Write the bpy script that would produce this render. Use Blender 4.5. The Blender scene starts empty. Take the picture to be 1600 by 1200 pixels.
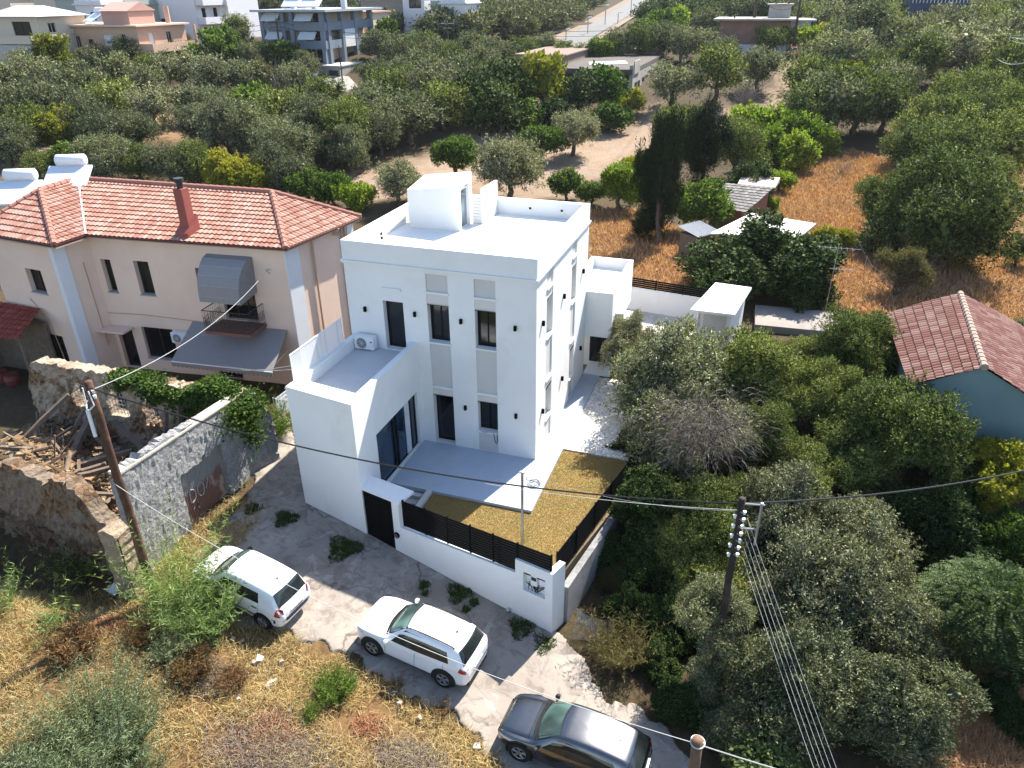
import bpy, math, random
import numpy as np
from mathutils import Vector, Matrix

# ------------------------------------------------------------------ camera, sky, sun, exposure
scene = bpy.context.scene
FPX = 1154.8; CAM = np.array([6.8365, -22.6845, 15.8843])
YAW, PITCH, ROLL = -0.3294, 0.4886, -0.0089
cy_, sy_ = math.cos(YAW), math.sin(YAW)
fw = np.array([sy_*math.cos(PITCH), cy_*math.cos(PITCH), -math.sin(PITCH)])
rt = np.array([cy_, -sy_, 0.0]); up = np.cross(rt, fw)
rt2 = math.cos(ROLL)*rt + math.sin(ROLL)*up; up2 = -math.sin(ROLL)*rt + math.cos(ROLL)*up
cam_d = bpy.data.cameras.new("camera"); cam = bpy.data.objects.new("camera", cam_d)
scene.collection.objects.link(cam); scene.camera = cam
cam_d.sensor_width = 36; cam_d.lens = FPX/1600*36; cam_d.clip_end = 3000; cam_d.clip_start = .2
cam.matrix_world = Matrix(((rt2[0], up2[0], -fw[0], CAM[0]), (rt2[1], up2[1], -fw[1], CAM[1]),
                           (rt2[2], up2[2], -fw[2], CAM[2]), (0, 0, 0, 1)))
SUN_AZ = math.atan2(.30, .954); SUN_EL = math.radians(48)
w = bpy.data.worlds.new("World"); scene.world = w; w.use_nodes = True
sk = w.node_tree.nodes.new("ShaderNodeTexSky"); sk.sky_type = 'NISHITA'; sk.sun_disc = False
sk.sun_elevation = SUN_EL; sk.sun_rotation = SUN_AZ; sk.air_density = 1.0; sk.dust_density = .6
bg = w.node_tree.nodes["Background"]; bg.inputs[1].default_value = .1
w.node_tree.links.new(sk.outputs[0], bg.inputs[0])
sd = bpy.data.lights.new("sun", 'SUN'); sd.energy = 4.6; sd.angle = math.radians(.5); sd.color = (1, .94, .84)
so = bpy.data.objects.new("sun", sd); scene.collection.objects.link(so)
sdir = Vector((math.sin(SUN_AZ)*math.cos(SUN_EL), math.cos(SUN_AZ)*math.cos(SUN_EL), math.sin(SUN_EL)))
so.rotation_euler = sdir.to_track_quat('Z', 'Y').to_euler()
scene.view_settings.view_transform = 'Standard'; scene.view_settings.look = 'None'
scene.view_settings.exposure = 1.65; scene.view_settings.gamma = 1
scene.cycles.max_bounces = 6; scene.cycles.diffuse_bounces = 3; scene.cycles.transparent_max_bounces = 6

rng = np.random.default_rng(7); random.seed(7)
C = scene.collection

# ------------------------------------------------------------------ terrain heights and ray to ground
def sstep(t):
    t = np.clip(t, 0, 1); return t*t*(3-2*t)
def street_z(x):
    return np.interp(x, [-40, -12, -7.35, -4.6, -3.4, 2.6, 8, 20], [-.5, -.3, -.55, -.98, -1.1, -1.7, -2.0, -2.3])
def T(x, y):
    x = np.asarray(x, float); y = np.asarray(y, float)
    zs = street_z(x)
    # the verge south of the street, and the hollow under the ruin's outer wall
    zs = zs + .25*sstep((-10.6-y)/2)*sstep((3-x)/3)
    zs = zs - 1.5*sstep((-9.6-x)/1.4)*np.exp(-((y+9.9)/1.5)**2)*sstep((x+26)/6)
    tgt = np.where(x < -7.4, -.3, -.12)
    z = zs + (tgt-zs)*sstep((y+6)/13)
    s = np.hypot(x-CAM[0], y-CAM[1])
    r = np.interp(s, [0, 58, 80, 97, 118, 130, 150, 200, 262, 330, 400, 520, 700, 1200],
                  [0, 0, 1.6, 3.8, 6.0, 7.4, 8.6, 10.2, 12.2, 16.5, 23, 38, 60, 80])
    n = .5*np.sin(x*.09+1.3)*np.sin(y*.075+.4)+.25*np.sin(x*.21)*np.cos(y*.19)
    far = sstep((s-45)/30)
    n = n*far - 1.9*np.exp(-((x+51)**2+(y-77)**2)/190) + 5*np.sin(x*.012+.5)*np.sin(y*.008)*sstep((s-260)/200)
    return z + r + n
def ray(px, py):
    return rt2*(px-800)/FPX + up2*(600-py)/FPX + fw
def at_depth(px, py, d):
    return CAM + ray(px, py)*d
def at_z(px, py, z):
    d = ray(px, py); return CAM + d*(z-CAM[2])/d[2]
def ground(px, py, dz=0.0, k=0.0):
    """first point along the sight line whose height over the terrain is dz + k*depth"""
    d = ray(px, py); t = np.geomspace(12, 900, 1500); p = CAM+t[:, None]*d
    g = p[:, 2]-T(p[:, 0], p[:, 1])-dz-k*t
    i = np.argmax(g < 0)
    return p[i], t[i]

# ------------------------------------------------------------------ materials
MATS = {}
def nd(nt, t, **kw):
    n = nt.nodes.new(t)
    for k, v in kw.items(): setattr(n, k, v)
    return n
def mixc(nt, fac, a, b, blend='MIX'):
    m = nt.nodes.new('ShaderNodeMix'); m.data_type = 'RGBA'; m.blend_type = blend
    for s, v in ((m.inputs[0], fac), (m.inputs[6], a), (m.inputs[7], b)):
        if isinstance(v, (int, float)): s.default_value = v
        elif isinstance(v, tuple): s.default_value = (v[0], v[1], v[2], 1)
        else: nt.links.new(v, s)
    return m.outputs[2]
def ramp(nt, fac, stops):
    r = nt.nodes.new('ShaderNodeValToRGB'); nt.links.new(fac, r.inputs[0])
    el = r.color_ramp.elements
    while len(el) < len(stops): el.new(.5)
    for e, (p, c) in zip(el, stops):
        e.position = p; e.color = (c, c, c, 1) if isinstance(c, (int, float)) else (c[0], c[1], c[2], 1)
    return r.outputs[0]
def noise(nt, scale, detail=5, rough=.6, coord=None, dist=0):
    n = nt.nodes.new('ShaderNodeTexNoise'); n.inputs['Scale'].default_value = scale
    n.inputs['Detail'].default_value = detail; n.inputs['Roughness'].default_value = rough
    n.inputs['Distortion'].default_value = dist
    if coord: nt.links.new(coord, n.inputs['Vector'])
    return n.outputs[0]
def base(name):
    m = bpy.data.materials.new(name); m.use_nodes = True; nt = m.node_tree
    b = nt.nodes['Principled BSDF']
    g = nt.nodes.new('ShaderNodeNewGeometry')
    return m, nt, b, g.outputs['Position'], g
def mat(name, col, rough=.8, var=.12, scale=2.5, bump=0.0, bscale=30, stain=None, stain_amt=.5, spec=.3, metal=0, coat=0, fine=60):
    if name in MATS: return MATS[name]
    m, nt, b, P, g = base(name)
    n1 = noise(nt, scale, 6, .65, P)
    c = mixc(nt, ramp(nt, n1, [(.3, 0), (.7, 1)]), tuple(v*(1-var) for v in col), tuple(min(1, v*(1+var)) for v in col))
    n2 = noise(nt, fine, 3, .6, P)
    c = mixc(nt, ramp(nt, n2, [(.35, 0), (.65, 1)]), c, mixc(nt, .5, c, tuple(v*(1-var*.9) for v in col)))
    if stain:
        n3 = noise(nt, scale*.45, 8, .7, P, .6)
        c = mixc(nt, ramp(nt, n3, [(.5, 0), (.62, stain_amt)]), c, stain)
    nt.links.new(c, b.inputs['Base Color'])
    b.inputs['Roughness'].default_value = rough; b.inputs['Specular IOR Level'].default_value = spec
    b.inputs['Metallic'].default_value = metal; b.inputs['Coat Weight'].default_value = coat
    if bump:
        bn = nt.nodes.new('ShaderNodeBump'); bn.inputs['Strength'].default_value = bump; bn.inputs['Distance'].default_value = .03
        nt.links.new(noise(nt, bscale, 6, .7, P), bn.inputs['Height']); nt.links.new(bn.outputs[0], b.inputs['Normal'])
    MATS[name] = m; return m
def glass(name, col=(.012, .016, .02), rough=.06):
    if name in MATS: return MATS[name]
    m, nt, b, P, g = base(name)
    n = noise(nt, .9, 2, .5, P)
    nt.links.new(mixc(nt, ramp(nt, n, [(.4, 0), (.6, 1)]), tuple(v*.5 for v in col), tuple(v*1.7 for v in col)), b.inputs['Base Color'])
    b.inputs['Roughness'].default_value = rough; b.inputs['Specular IOR Level'].default_value = .5
    MATS[name] = m; return m
def leafmat(name, c1, c2, c3, trans=.25, rough=.55, cl=1.0):
    """c1..c3: leaf tones picked per leaf; a slow noise drifts between clumps"""
    m, nt, b, P, g = base(name)
    r = g.outputs['Random Per Island']
    oi = nt.nodes.new('ShaderNodeObjectInfo')
    c = ramp(nt, r, [(0, c1), (.5, c2), (1, c3)])
    n = noise(nt, .7*cl, 3, .6, P)
    c = mixc(nt, ramp(nt, n, [(.35, 0), (.65, .6)]), c, mixc(nt, 1.0, c, (1.22, 1.12, .88), 'MULTIPLY'))
    hv = nt.nodes.new('ShaderNodeHueSaturation'); nt.links.new(c, hv.inputs['Color'])
    mr = nt.nodes.new('ShaderNodeMapRange'); nt.links.new(oi.outputs['Random'], mr.inputs[0])
    mr.inputs[3].default_value = .72; mr.inputs[4].default_value = 1.35
    nt.links.new(mr.outputs[0], hv.inputs['Value'])
    mh = nt.nodes.new('ShaderNodeMapRange'); nt.links.new(oi.outputs['Random'], mh.inputs[0])
    mh.inputs[3].default_value = .515; mh.inputs[4].default_value = .485
    nt.links.new(mh.outputs[0], hv.inputs['Hue'])
    nt.links.new(hv.outputs[0], b.inputs['Base Color'])
    b.inputs['Roughness'].default_value = max(rough, .65); b.inputs['Specular IOR Level'].default_value = .1
    tr = nt.nodes.new('ShaderNodeBsdfTranslucent'); nt.links.new(mixc(nt, 1.0, hv.outputs[0], (1.2, 1.3, .5), 'MULTIPLY'), tr.inputs[0])
    ms = nt.nodes.new('ShaderNodeMixShader'); ms.inputs[0].default_value = trans
    nt.links.new(b.outputs[0], ms.inputs[1]); nt.links.new(tr.outputs[0], ms.inputs[2])
    nt.links.new(ms.outputs[0], nt.nodes['Material Output'].inputs[0])
    MATS[name] = m; return m

white = mat('white_render', (.73, .73, .72), .85, .035, .9, .06, 45, stain=(.64, .63, .60), stain_amt=.5)
white_floor = mat('white_roof_coat', (.74, .74, .73), .8, .04, 1.2, .05, 40, stain=(.62, .61, .58), stain_amt=.35)
greypanel = mat('grey_panel_render', (.53, .52, .50), .85, .04, 1.5, .08, 80)
terrmat = mat('terrace_concrete', (.40, .45, .52), .5, .08, 1.6, .03, 40, stain=(.44, .45, .46), stain_amt=.5)
frame_dark = mat('dark_aluminium', (.006, .0065, .007), .5, .1, spec=.15)
frame_w = mat('white_frame', (.6, .6, .58), .5, .05)
winglass = glass('window_glass', (.006, .007, .009), .08)
blueglass = glass('sliding_glass', (.01, .025, .045), .04)
black = mat('black_paint', (.004, .004, .0045), .8, .1, spec=.08)
metal_w = mat('white_metal', (.72, .73, .74), .45, .03)
metal_g = mat('galvanised_metal', (.35, .36, .37), .4, .15, metal=.7)
wood_old = mat('weathered_wood', (.16, .12, .09), .9, .35, 6, .5, 40)
wood_pole = mat('creosoted_pole', (.085, .042, .026), .8, .4, 3, .6, 25, stain=(.2, .1, .06), stain_amt=.6)
peach = mat('peach_render', (.74, .56, .45), .9, .06, .6, .12, 50, stain=(.64, .46, .36), stain_amt=.4)
concrete = mat('raw_concrete', (.34, .32, .29), .9, .2, 1.1, .3, 20, stain=(.2, .18, .16), stain_amt=.7)
block_conc = mat('concrete_block', (.25, .25, .25), .95, .2, 1.3, .4, 20, stain=(.12, .12, .12), stain_amt=.6)
awn_grey = mat('grey_awning_cloth', (.24, .23, .23), .8, .06, 5)
iron = mat('rusty_iron', (.06, .045, .04), .7, .3)
rubber = mat('tyre_rubber', (.012, .012, .012), .85, .1)
alloy = mat('alloy_rim', (.32, .32, .33), .35, .1, metal=.8)
cable_m = mat('black_cable', (.012, .012, .013), .6, .1)
cable_w = mat('pale_cable', (.42, .42, .41), .5, .1)
bark = mat('olive_bark', (.11, .085, .065), .95, .35, 5, .7, 25)
twig = mat('dead_grey_twigs', (.22, .19, .175), .95, .3, 5)

# ------------------------------------------------------------------ mesh builder
def world_origin(o):
    p = np.zeros(3)
    while o is not None:
        p += np.array(o.location); o = o.parent
    return p
def mesh_np(name, V, F, m, smooth=False, nv=4):
    """V (n,3); F (k,nv)"""
    me = bpy.data.meshes.new(name)
    V = np.ascontiguousarray(V, np.float32); F = np.ascontiguousarray(F, np.int32)
    me.vertices.add(len(V)); me.vertices.foreach_set('co', V.ravel())
    me.loops.add(F.size); me.loops.foreach_set('vertex_index', F.ravel())
    me.polygons.add(len(F)); me.polygons.foreach_set('loop_start', np.arange(0, F.size, nv, dtype=np.int32))
    me.polygons.foreach_set('loop_total', np.full(len(F), nv, np.int32))
    me.update(calc_edges=True)
    me.polygons.foreach_set('use_smooth', np.full(len(F), bool(smooth)))
    me.materials.append(m); return me
def link(name, me, parent=None, loc=None):
    o = bpy.data.objects.new(name, me); C.objects.link(o)
    if parent is not None: o.parent = parent
    if loc is not None: o.location = loc
    return o
def tag(o, label=None, cat=None, group=None, kind=None):
    if label: o['label'] = label
    if cat: o['category'] = cat
    if group: o['group'] = group
    if kind: o['kind'] = kind
    return o
def thing(name, loc, label, cat, group=None, rz=0):
    o = bpy.data.objects.new(name, None); C.objects.link(o)
    o.location = [float(v) for v in loc]; o.rotation_euler = (0, 0, rz); o.empty_display_size = .3
    return tag(o, label, cat, group)
class MB:
    def __init__(s): s.v = []; s.f = []; s.mark = []
    def add(s, vs, fs):
        n = len(s.v); s.mark.append((n, len(s.f))); s.v += [tuple(float(c) for c in v) for v in vs]; s.f += [tuple(i+n for i in f) for f in fs]; return s
    def quad(s, *p): return s.add(p, [tuple(range(len(p)))])
    def box(s, a, b):
        x0, y0, z0 = [min(i, j) for i, j in zip(a, b)]; x1, y1, z1 = [max(i, j) for i, j in zip(a, b)]
        return s.add([(x0, y0, z0), (x1, y0, z0), (x1, y1, z0), (x0, y1, z0), (x0, y0, z1), (x1, y0, z1), (x1, y1, z1), (x0, y1, z1)],
                     [(0, 3, 2, 1), (4, 5, 6, 7), (0, 1, 5, 4), (1, 2, 6, 5), (2, 3, 7, 6), (3, 0, 4, 7)])
    def obox(s, O, U, N, u0, u1, n0, n1, z0, z1):
        """box in a wall frame: U along the wall, N outward"""
        O = np.array(O, float); U = np.array(U, float); N = np.array(N, float); Z = np.array([0, 0, 1.])
        P = [O+U*u+N*n+Z*z for z in (z0, z1) for (u, n) in ((u0, n0), (u1, n0), (u1, n1), (u0, n1))]
        return s.add(P, [(0, 3, 2, 1), (4, 5, 6, 7), (0, 1, 5, 4), (1, 2, 6, 5), (2, 3, 7, 6), (3, 0, 4, 7)])
    def prism(s, poly, z0, z1):
        n = len(poly); z0 = [z0]*n if np.isscalar(z0) else z0; z1 = [z1]*n if np.isscalar(z1) else z1
        return s.add([(p[0], p[1], z) for p, z in zip(poly, z0)]+[(p[0], p[1], z) for p, z in zip(poly, z1)],
                     [tuple(range(n))[::-1], tuple(range(n, 2*n))]+[(i, (i+1) % n, (i+1) % n+n, i+n) for i in range(n)])
    def tube(s, pts, r, n=6, caps=True):
        pts = [np.array(p, float) for p in pts]; R = [r]*len(pts) if np.isscalar(r) else r
        rings = []; ref = None
        for i, p in enumerate(pts):
            d = pts[min(i+1, len(pts)-1)]-pts[max(i-1, 0)]; d = d/(np.linalg.norm(d)+1e-9)
            if ref is None: ref = np.array([1., 0, 0]) if abs(d[0]) < .8 else np.array([0, 1., 0])
            a = np.cross(d, ref); a /= np.linalg.norm(a)+1e-9; b = np.cross(a, d); ref = b
            b = b/(np.linalg.norm(b)+1e-9)
            rings.append([p+R[i]*(a*math.cos(t)+b*math.sin(t)) for t in np.linspace(0, 2*math.pi, n, endpoint=False)])
        vs = [v for g in rings for v in g]; fs = []
        for i in range(len(pts)-1):
            for j in range(n):
                k = (j+1) % n; fs.append((i*n+j, i*n+k, (i+1)*n+k, (i+1)*n+j))
        if caps: fs += [tuple(range(n))[::-1], tuple(range((len(pts)-1)*n, len(pts)*n))]
        return s.add(vs, fs)
    def cyl(s, c, r, z0, z1, n=12, r2=None):
        return s.tube([(c[0], c[1], z0), (c[0], c[1], z1)], [r, r if r2 is None else r2], n)
    def build(s, name, m, parent=None, local=False, smooth=False, bevel=0):
        v = np.array(s.v)
        if not local and parent is not None: v = v-world_origin(parent)
        me = bpy.data.meshes.new(name); me.from_pydata(v.tolist(), [], s.f); me.materials.append(m); me.update()
        if smooth: me.polygons.foreach_set('use_smooth', [True]*len(me.polygons))
        o = link(name, me, parent)
        if bevel:
            b = o.modifiers.new('bevel', 'BEVEL'); b.width = bevel; b.segments = 2; b.limit_method = 'ANGLE'
        return o
def build_each(mb, name, m, parent=None, **kw):
    """every primitive of the builder becomes an object of its own"""
    mk = mb.mark+[(len(mb.v), len(mb.f))]; out = []
    for (v0, f0), (v1, f1) in zip(mk[:-1], mk[1:]):
        q = MB(); q.v = mb.v[v0:v1]; q.f = [tuple(i-v0 for i in f) for f in mb.f[f0:f1]]; out.append(q.build(name, m, parent, **kw))
    return out
def facade(mb, O, U, N, W, z0, z1, holes):
    """wall plane with real recesses; hole = (u0,u1,za,zb,depth)"""
    O = np.array(O, float); U = np.array(U, float); N = np.array(N, float); Z = np.array([0, 0, 1.])
    us = sorted({0, W, *[h[0] for h in holes], *[h[1] for h in holes]}); zs = sorted({z0, z1, *[h[2] for h in holes], *[h[3] for h in holes]})
    us = [u for u in us if 0 <= u <= W]; zs = [z for z in zs if z0 <= z <= z1]
    P = lambda u, z, n=0: O+U*u+Z*z+N*n
    for i in range(len(us)-1):
        for j in range(len(zs)-1):
            uc, zc = (us[i]+us[i+1])/2, (zs[j]+zs[j+1])/2
            if any(h[0] < uc < h[1] and h[2] < zc < h[3] for h in holes): continue
            mb.quad(P(us[i], zs[j]), P(us[i+1], zs[j]), P(us[i+1], zs[j+1]), P(us[i], zs[j+1]))
    for (a, b, c, d, dp) in holes:
        mb.quad(P(a, c), P(a, d), P(a, d, -dp), P(a, c, -dp)); mb.quad(P(b, d), P(b, c), P(b, c, -dp), P(b, d, -dp))
        mb.quad(P(a, d), P(b, d), P(b, d, -dp), P(a, d, -dp)); mb.quad(P(b, c), P(a, c), P(a, c, -dp), P(b, c, -dp))
def window(parent, O, U, N, u0, u1, z0, z1, depth, name='window', fm=None, pm=None, mull=1, fw_=.05, sill=None, rails=0, door=False):
    mb = MB(); d = -depth
    mb.obox(O, U, N, u0, u0+fw_, d, d+.05, z0, z1); mb.obox(O, U, N, u1-fw_, u1, d, d+.05, z0, z1)
    mb.obox(O, U, N, u0+fw_, u1-fw_, d, d+.05, z0, z0+fw_); mb.obox(O, U, N, u0+fw_, u1-fw_, d, d+.05, z1-fw_, z1)
    for k in range(mull):
        c = u0+(u1-u0)*(k+1)/(mull+1); mb.obox(O, U, N, c-fw_*.4, c+fw_*.4, d, d+.055, z0+fw_, z1-fw_)
    for k in range(rails):
        c = z0+(z1-z0)*(k+1)/(rails+1); mb.obox(O, U, N, u0+fw_, u1-fw_, d, d+.045, c-.02, c+.02)
    f = mb.build(name, fm or frame_dark, parent)
    p = MB(); p.obox(O, U, N, u0+.01, u1-.01, d-.02, d+.02, z0+.01, z1-.01)
    p.build('pane', pm or winglass, f)
    if sill:
        s_ = MB(); s_.obox(O, U, N, u0-.04, u1+.04, -depth+.05, .05, z0-.04, z0+.012); s_.build('sill', sill, f)
    return f
X_, Y_ = np.array([1., 0, 0]), np.array([0, 1., 0])
# ------------------------------------------------------------------ ground
def gp(pts, dz=0):
    return [tuple(ground(x, y, dz)[0][:2]) for x, y in pts]
def inside(poly, x, y):
    poly = np.array(poly); r = np.zeros(x.shape, bool); j = len(poly)-1
    for i in range(len(poly)):
        xi, yi = poly[i]; xj, yj = poly[j]
        r ^= ((yi > y) != (yj > y)) & (x < (xj-xi)*(y-yi)/(yj-yi+1e-12)+xi); j = i
    return r
def softmask(poly, x, y, soft, n=10, seed=3):
    g = np.random.default_rng(seed); m = np.zeros(x.shape)
    wx = np.sin(x*1.3+y*.7)*.4+np.sin(y*2.1-x*.5)*.3+np.sin(x*.37+2)*.8; wy = np.sin(y*1.1-x*.8)*.4+np.sin(x*1.9)*.3+np.sin(y*.31)*.8
    for k in range(n):
        dx, dy = g.normal(0, soft, 2); m += inside(poly, x+dx+wx*soft, y+dy+wy*soft)
    return m/n
u = np.linspace(-1, 1, 460); gx = 2+np.sinh(u*5.2)*620/np.sinh(5.2)
v = np.linspace(0, 1, 520); gy = -14+np.where(v < .12, (v-.12)*380, np.sinh((v-.12)*5.3)*1000/np.sinh(.88*5.3))
GX, GY = np.meshgrid(gx, gy); GZ = T(GX, GY)
rough_ = (np.sin(GX*2.3+GY*1.7)*np.sin(GY*2.9-GX*1.1))*.03
GZ = GZ+rough_*(GY < 30)*.6-.02*(GY < 2)
# the plot itself is filled and levelled
inplot = (GX > -7.2) & (GX < 3.9) & (GY > -5.0-.16*(GX+4)) & (GY < 16)
GZ = np.where(inplot, np.minimum(GZ, -.5), GZ)
nI, nJ = GX.shape; idx = np.arange(nI*nJ).reshape(nI, nJ)
F = np.stack([idx[:-1, :-1], idx[:-1, 1:], idx[1:, 1:], idx[1:, :-1]], -1).reshape(-1, 4)
gm, nt, b, P, g_ = base('dry_ground')
a1 = nd(nt, 'ShaderNodeAttribute', attribute_name='dirt').outputs['Fac']
a2 = nd(nt, 'ShaderNodeAttribute', attribute_name='orange').outputs['Fac']
a3 = nd(nt, 'ShaderNodeAttribute', attribute_name='straw').outputs['Fac']
nA = noise(nt, .5, 8, .7, P); nB = noise(nt, 3.5, 8, .75, P); nC = noise(nt, 22, 4, .7, P)
soil = mixc(nt, ramp(nt, nB, [(.3, 0), (.7, 1)]), (.035, .024, .014), (.10, .07, .04))
soil = mixc(nt, ramp(nt, nA, [(.45, 0), (.62, .55)]), soil, (.04, .045, .018))
org = mixc(nt, ramp(nt, nB, [(.3, 0), (.7, 1)]), (.17, .10, .05), (.30, .19, .105))
org = mixc(nt, ramp(nt, nA, [(.4, 0), (.6, .6)]), org, (.25, .175, .09))
org = mixc(nt, ramp(nt, noise(nt, .22, 7, .7, P, .6), [(.5, 0), (.6, .7)]), org, (.09, .045, .022))
dirt = mixc(nt, ramp(nt, nB, [(.3, 0), (.7, 1)]), (.22, .16, .115), (.34, .27, .205))
dirt = mixc(nt, ramp(nt, nA, [(.4, 0), (.62, .7)]), dirt, (.24, .15, .09))
stw = mixc(nt, ramp(nt, nB, [(.3, 0), (.7, 1)]), (.09, .05, .022), (.22, .14, .06))
c = mixc(nt, a1, mixc(nt, a3, mixc(nt, a2, soil, org), stw), dirt)
c = mixc(nt, ramp(nt, nC, [(.35, .35), (.6, 0)]), c, mixc(nt, 1.0, c, (.45, .42, .38), 'MULTIPLY'))
nt.links.new(c, b.inputs['Base Color']); b.inputs['Roughness'].default_value = .95; b.inputs['Specular IOR Level'].default_value = .15
bn = nd(nt, 'ShaderNodeBump'); bn.inputs['Strength'].default_value = .6; bn.inputs['Distance'].default_value = .12
nt.links.new(noise(nt, 5, 8, .75, P), bn.inputs['Height']); nt.links.new(bn.outputs[0], b.inputs['Normal'])
gme = mesh_np('ground', np.stack([GX, GY, GZ], -1).reshape(-1, 3), F, gm, True)
DIRT = [[(500, 285), (560, 262), (680, 235), (700, 198), (760, 186), (850, 200), (880, 215), (960, 205), (1000, 172), (1030, 165), (1075, 180), (1050, 220), (1010, 245), (960, 262), (905, 290), (880, 310), (600, 318), (520, 320)],
        [(1040, 190), (1180, 165), (1205, 130), (1212, 100), (1235, 84), (1262, 84), (1240, 110), (1232, 150), (1240, 185), (1200, 200), (1060, 230)],
        [(0, 250), (60, 225), (120, 235), (60, 262), (0, 285)]]
ORG = [[(1190, 330), (1235, 265), (1330, 235), (1400, 255), (1360, 330), (1330, 400), (1420, 400), (1800, 400), (1800, 620), (1600, 600), (1390, 500), (1290, 485), (1230, 470), (1180, 420), (1000, 470), (930, 470), (920, 330), (1000, 330), (1100, 380)],
       [(1420, 165), (1470, 135), (1700, 150), (1800, 240), (1800, 400), (1480, 440), (1390, 260), (1430, 180)],
       [(200, 150), (300, 145), (300, 220), (225, 225)], [(1440, 900), (1900, 900), (1900, 1250), (1430, 1250)], [(1260, 900), (1330, 880), (1370, 1000), (1290, 1010)]]
STRAW = [[(-150, 860), (60, 930), (180, 930), (280, 850), (360, 780), (420, 790), (350, 900), (440, 975), (560, 1042), (640, 1090), (740, 1150), (830, 1230), (850, 1500), (-400, 1500)]]
for nm, polys, soft in (('dirt', DIRT, .9), ('orange', ORG, .9), ('straw', STRAW, .25)):
    m_ = np.zeros(GX.shape)
    for p_ in polys: m_ = np.maximum(m_, softmask(gp(p_), GX, GY, soft))
    at_ = gme.attributes.new(nm, 'FLOAT', 'POINT'); at_.data.foreach_set('value', m_.ravel().astype(np.float32))
tag(link('ground', gme), kind='structure')

# ------------------------------------------------------------------ street: worn pale concrete draped on the slope
st_px = [(446, 630), (488, 780), (582, 828), (858, 975), (915, 1025), (950, 1080), (1010, 1120), (1120, 1215), (1150, 1330), (900, 1330), (800, 1205), (735, 1152), (640, 1092), (560, 1044), (500, 1006), (440, 990), (350, 985), (295, 930), (285, 880), (325, 835), (392, 775), (402, 700)]
st_poly = gp(st_px)
sx = np.arange(-12, 12, .05); sy = np.arange(-17, 1.5, .05); SX, SY = np.meshgrid(sx, sy)
wob = .16*np.sin(SX*2.1+SY*.9)+.1*np.sin(SX*5.3-SY*3.1)+.06*np.sin(SX*11+SY*9)
wob = wob*np.where(SY > -5.2-.234*(SX+3.4)-.9, .25, 1)+.03*np.sin(SX*31+SY*17)*np.sin(SY*37)
ins = inside(st_poly, SX+wob*.8, SY+wob)
cell = ins[:-1, :-1] & ins[1:, :-1] & ins[:-1, 1:] & ins[1:, 1:]
# never under the walls
SZ = T(SX, SY)+.045+.012*np.sin(SX*1.9+SY*1.3)
idx = np.arange(SX.size).reshape(SX.shape)
F = np.stack([idx[:-1, :-1], idx[:-1, 1:], idx[1:, 1:], idx[1:, :-1]], -1)[cell].reshape(-1, 4)
used, inv = np.unique(F, return_inverse=True)
sm, nt, b, P, g_ = base('street_concrete')
n1 = noise(nt, .35, 8, .7, P, .5); n2 = noise(nt, 1.7, 8, .75, P, .8); n3 = noise(nt, 45, 3, .6, P)
c = mixc(nt, ramp(nt, n1, [(.35, 0), (.65, 1)]), (.215, .185, .158), (.31, .272, .235))
c = mixc(nt, ramp(nt, n2, [(.5, 0), (.6, .75)]), c, (.155, .13, .11))
c = mixc(nt, ramp(nt, noise(nt, .9, 6, .7, P, 1.2), [(.58, 0), (.64, .8)]), c, (.35, .32, .285))
c = mixc(nt, ramp(nt, n3, [(.3, .4), (.5, 0)]), c, (.2, .17, .15))
vo = nd(nt, 'ShaderNodeTexVoronoi', feature='DISTANCE_TO_EDGE'); vo.inputs['Scale'].default_value = .42
mp = nd(nt, 'ShaderNodeVectorMath', operation='ADD'); nt.links.new(P, mp.inputs[0])
nz = nd(nt, 'ShaderNodeTexNoise'); nz.inputs['Scale'].default_value = 1.5; nz.inputs['Detail'].default_value = 6; nt.links.new(P, nz.inputs['Vector'])
nt.links.new(nz.outputs[1], mp.inputs[1]); nt.links.new(mp.outputs[0], vo.inputs['Vector'])
crk = ramp(nt, vo.outputs['Distance'], [(0, .85), (.012, .5), (.02, 0)])
crk2 = mixc(nt, ramp(nt, noise(nt, .6, 3, .5, P), [(.45, 0), (.6, 1)]), (0, 0, 0), crk)
c = mixc(nt, crk2, c, (.10, .08, .065))
nt.links.new(c, b.inputs['Base Color']); b.inputs['Roughness'].default_value = .9; b.inputs['Specular IOR Level'].default_value = .2
bn = nd(nt, 'ShaderNodeBump'); bn.inputs['Strength'].default_value = .5; bn.inputs['Distance'].default_value = .02
nt.links.new(n2, bn.inputs['Height']); nt.links.new(bn.outputs[0], b.inputs['Normal'])
full = np.zeros(SX.shape); full[:-1, :-1] += cell; full[1:, :-1] += cell; full[:-1, 1:] += cell; full[1:, 1:] += cell
SZ = np.where(full < 4, SZ-.12, SZ)
V = np.stack([SX, SY, SZ], -1).reshape(-1, 3)[used]
tag(link('street', mesh_np('street', V, inv.reshape(-1, 4), sm, True)), kind='structure')

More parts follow.
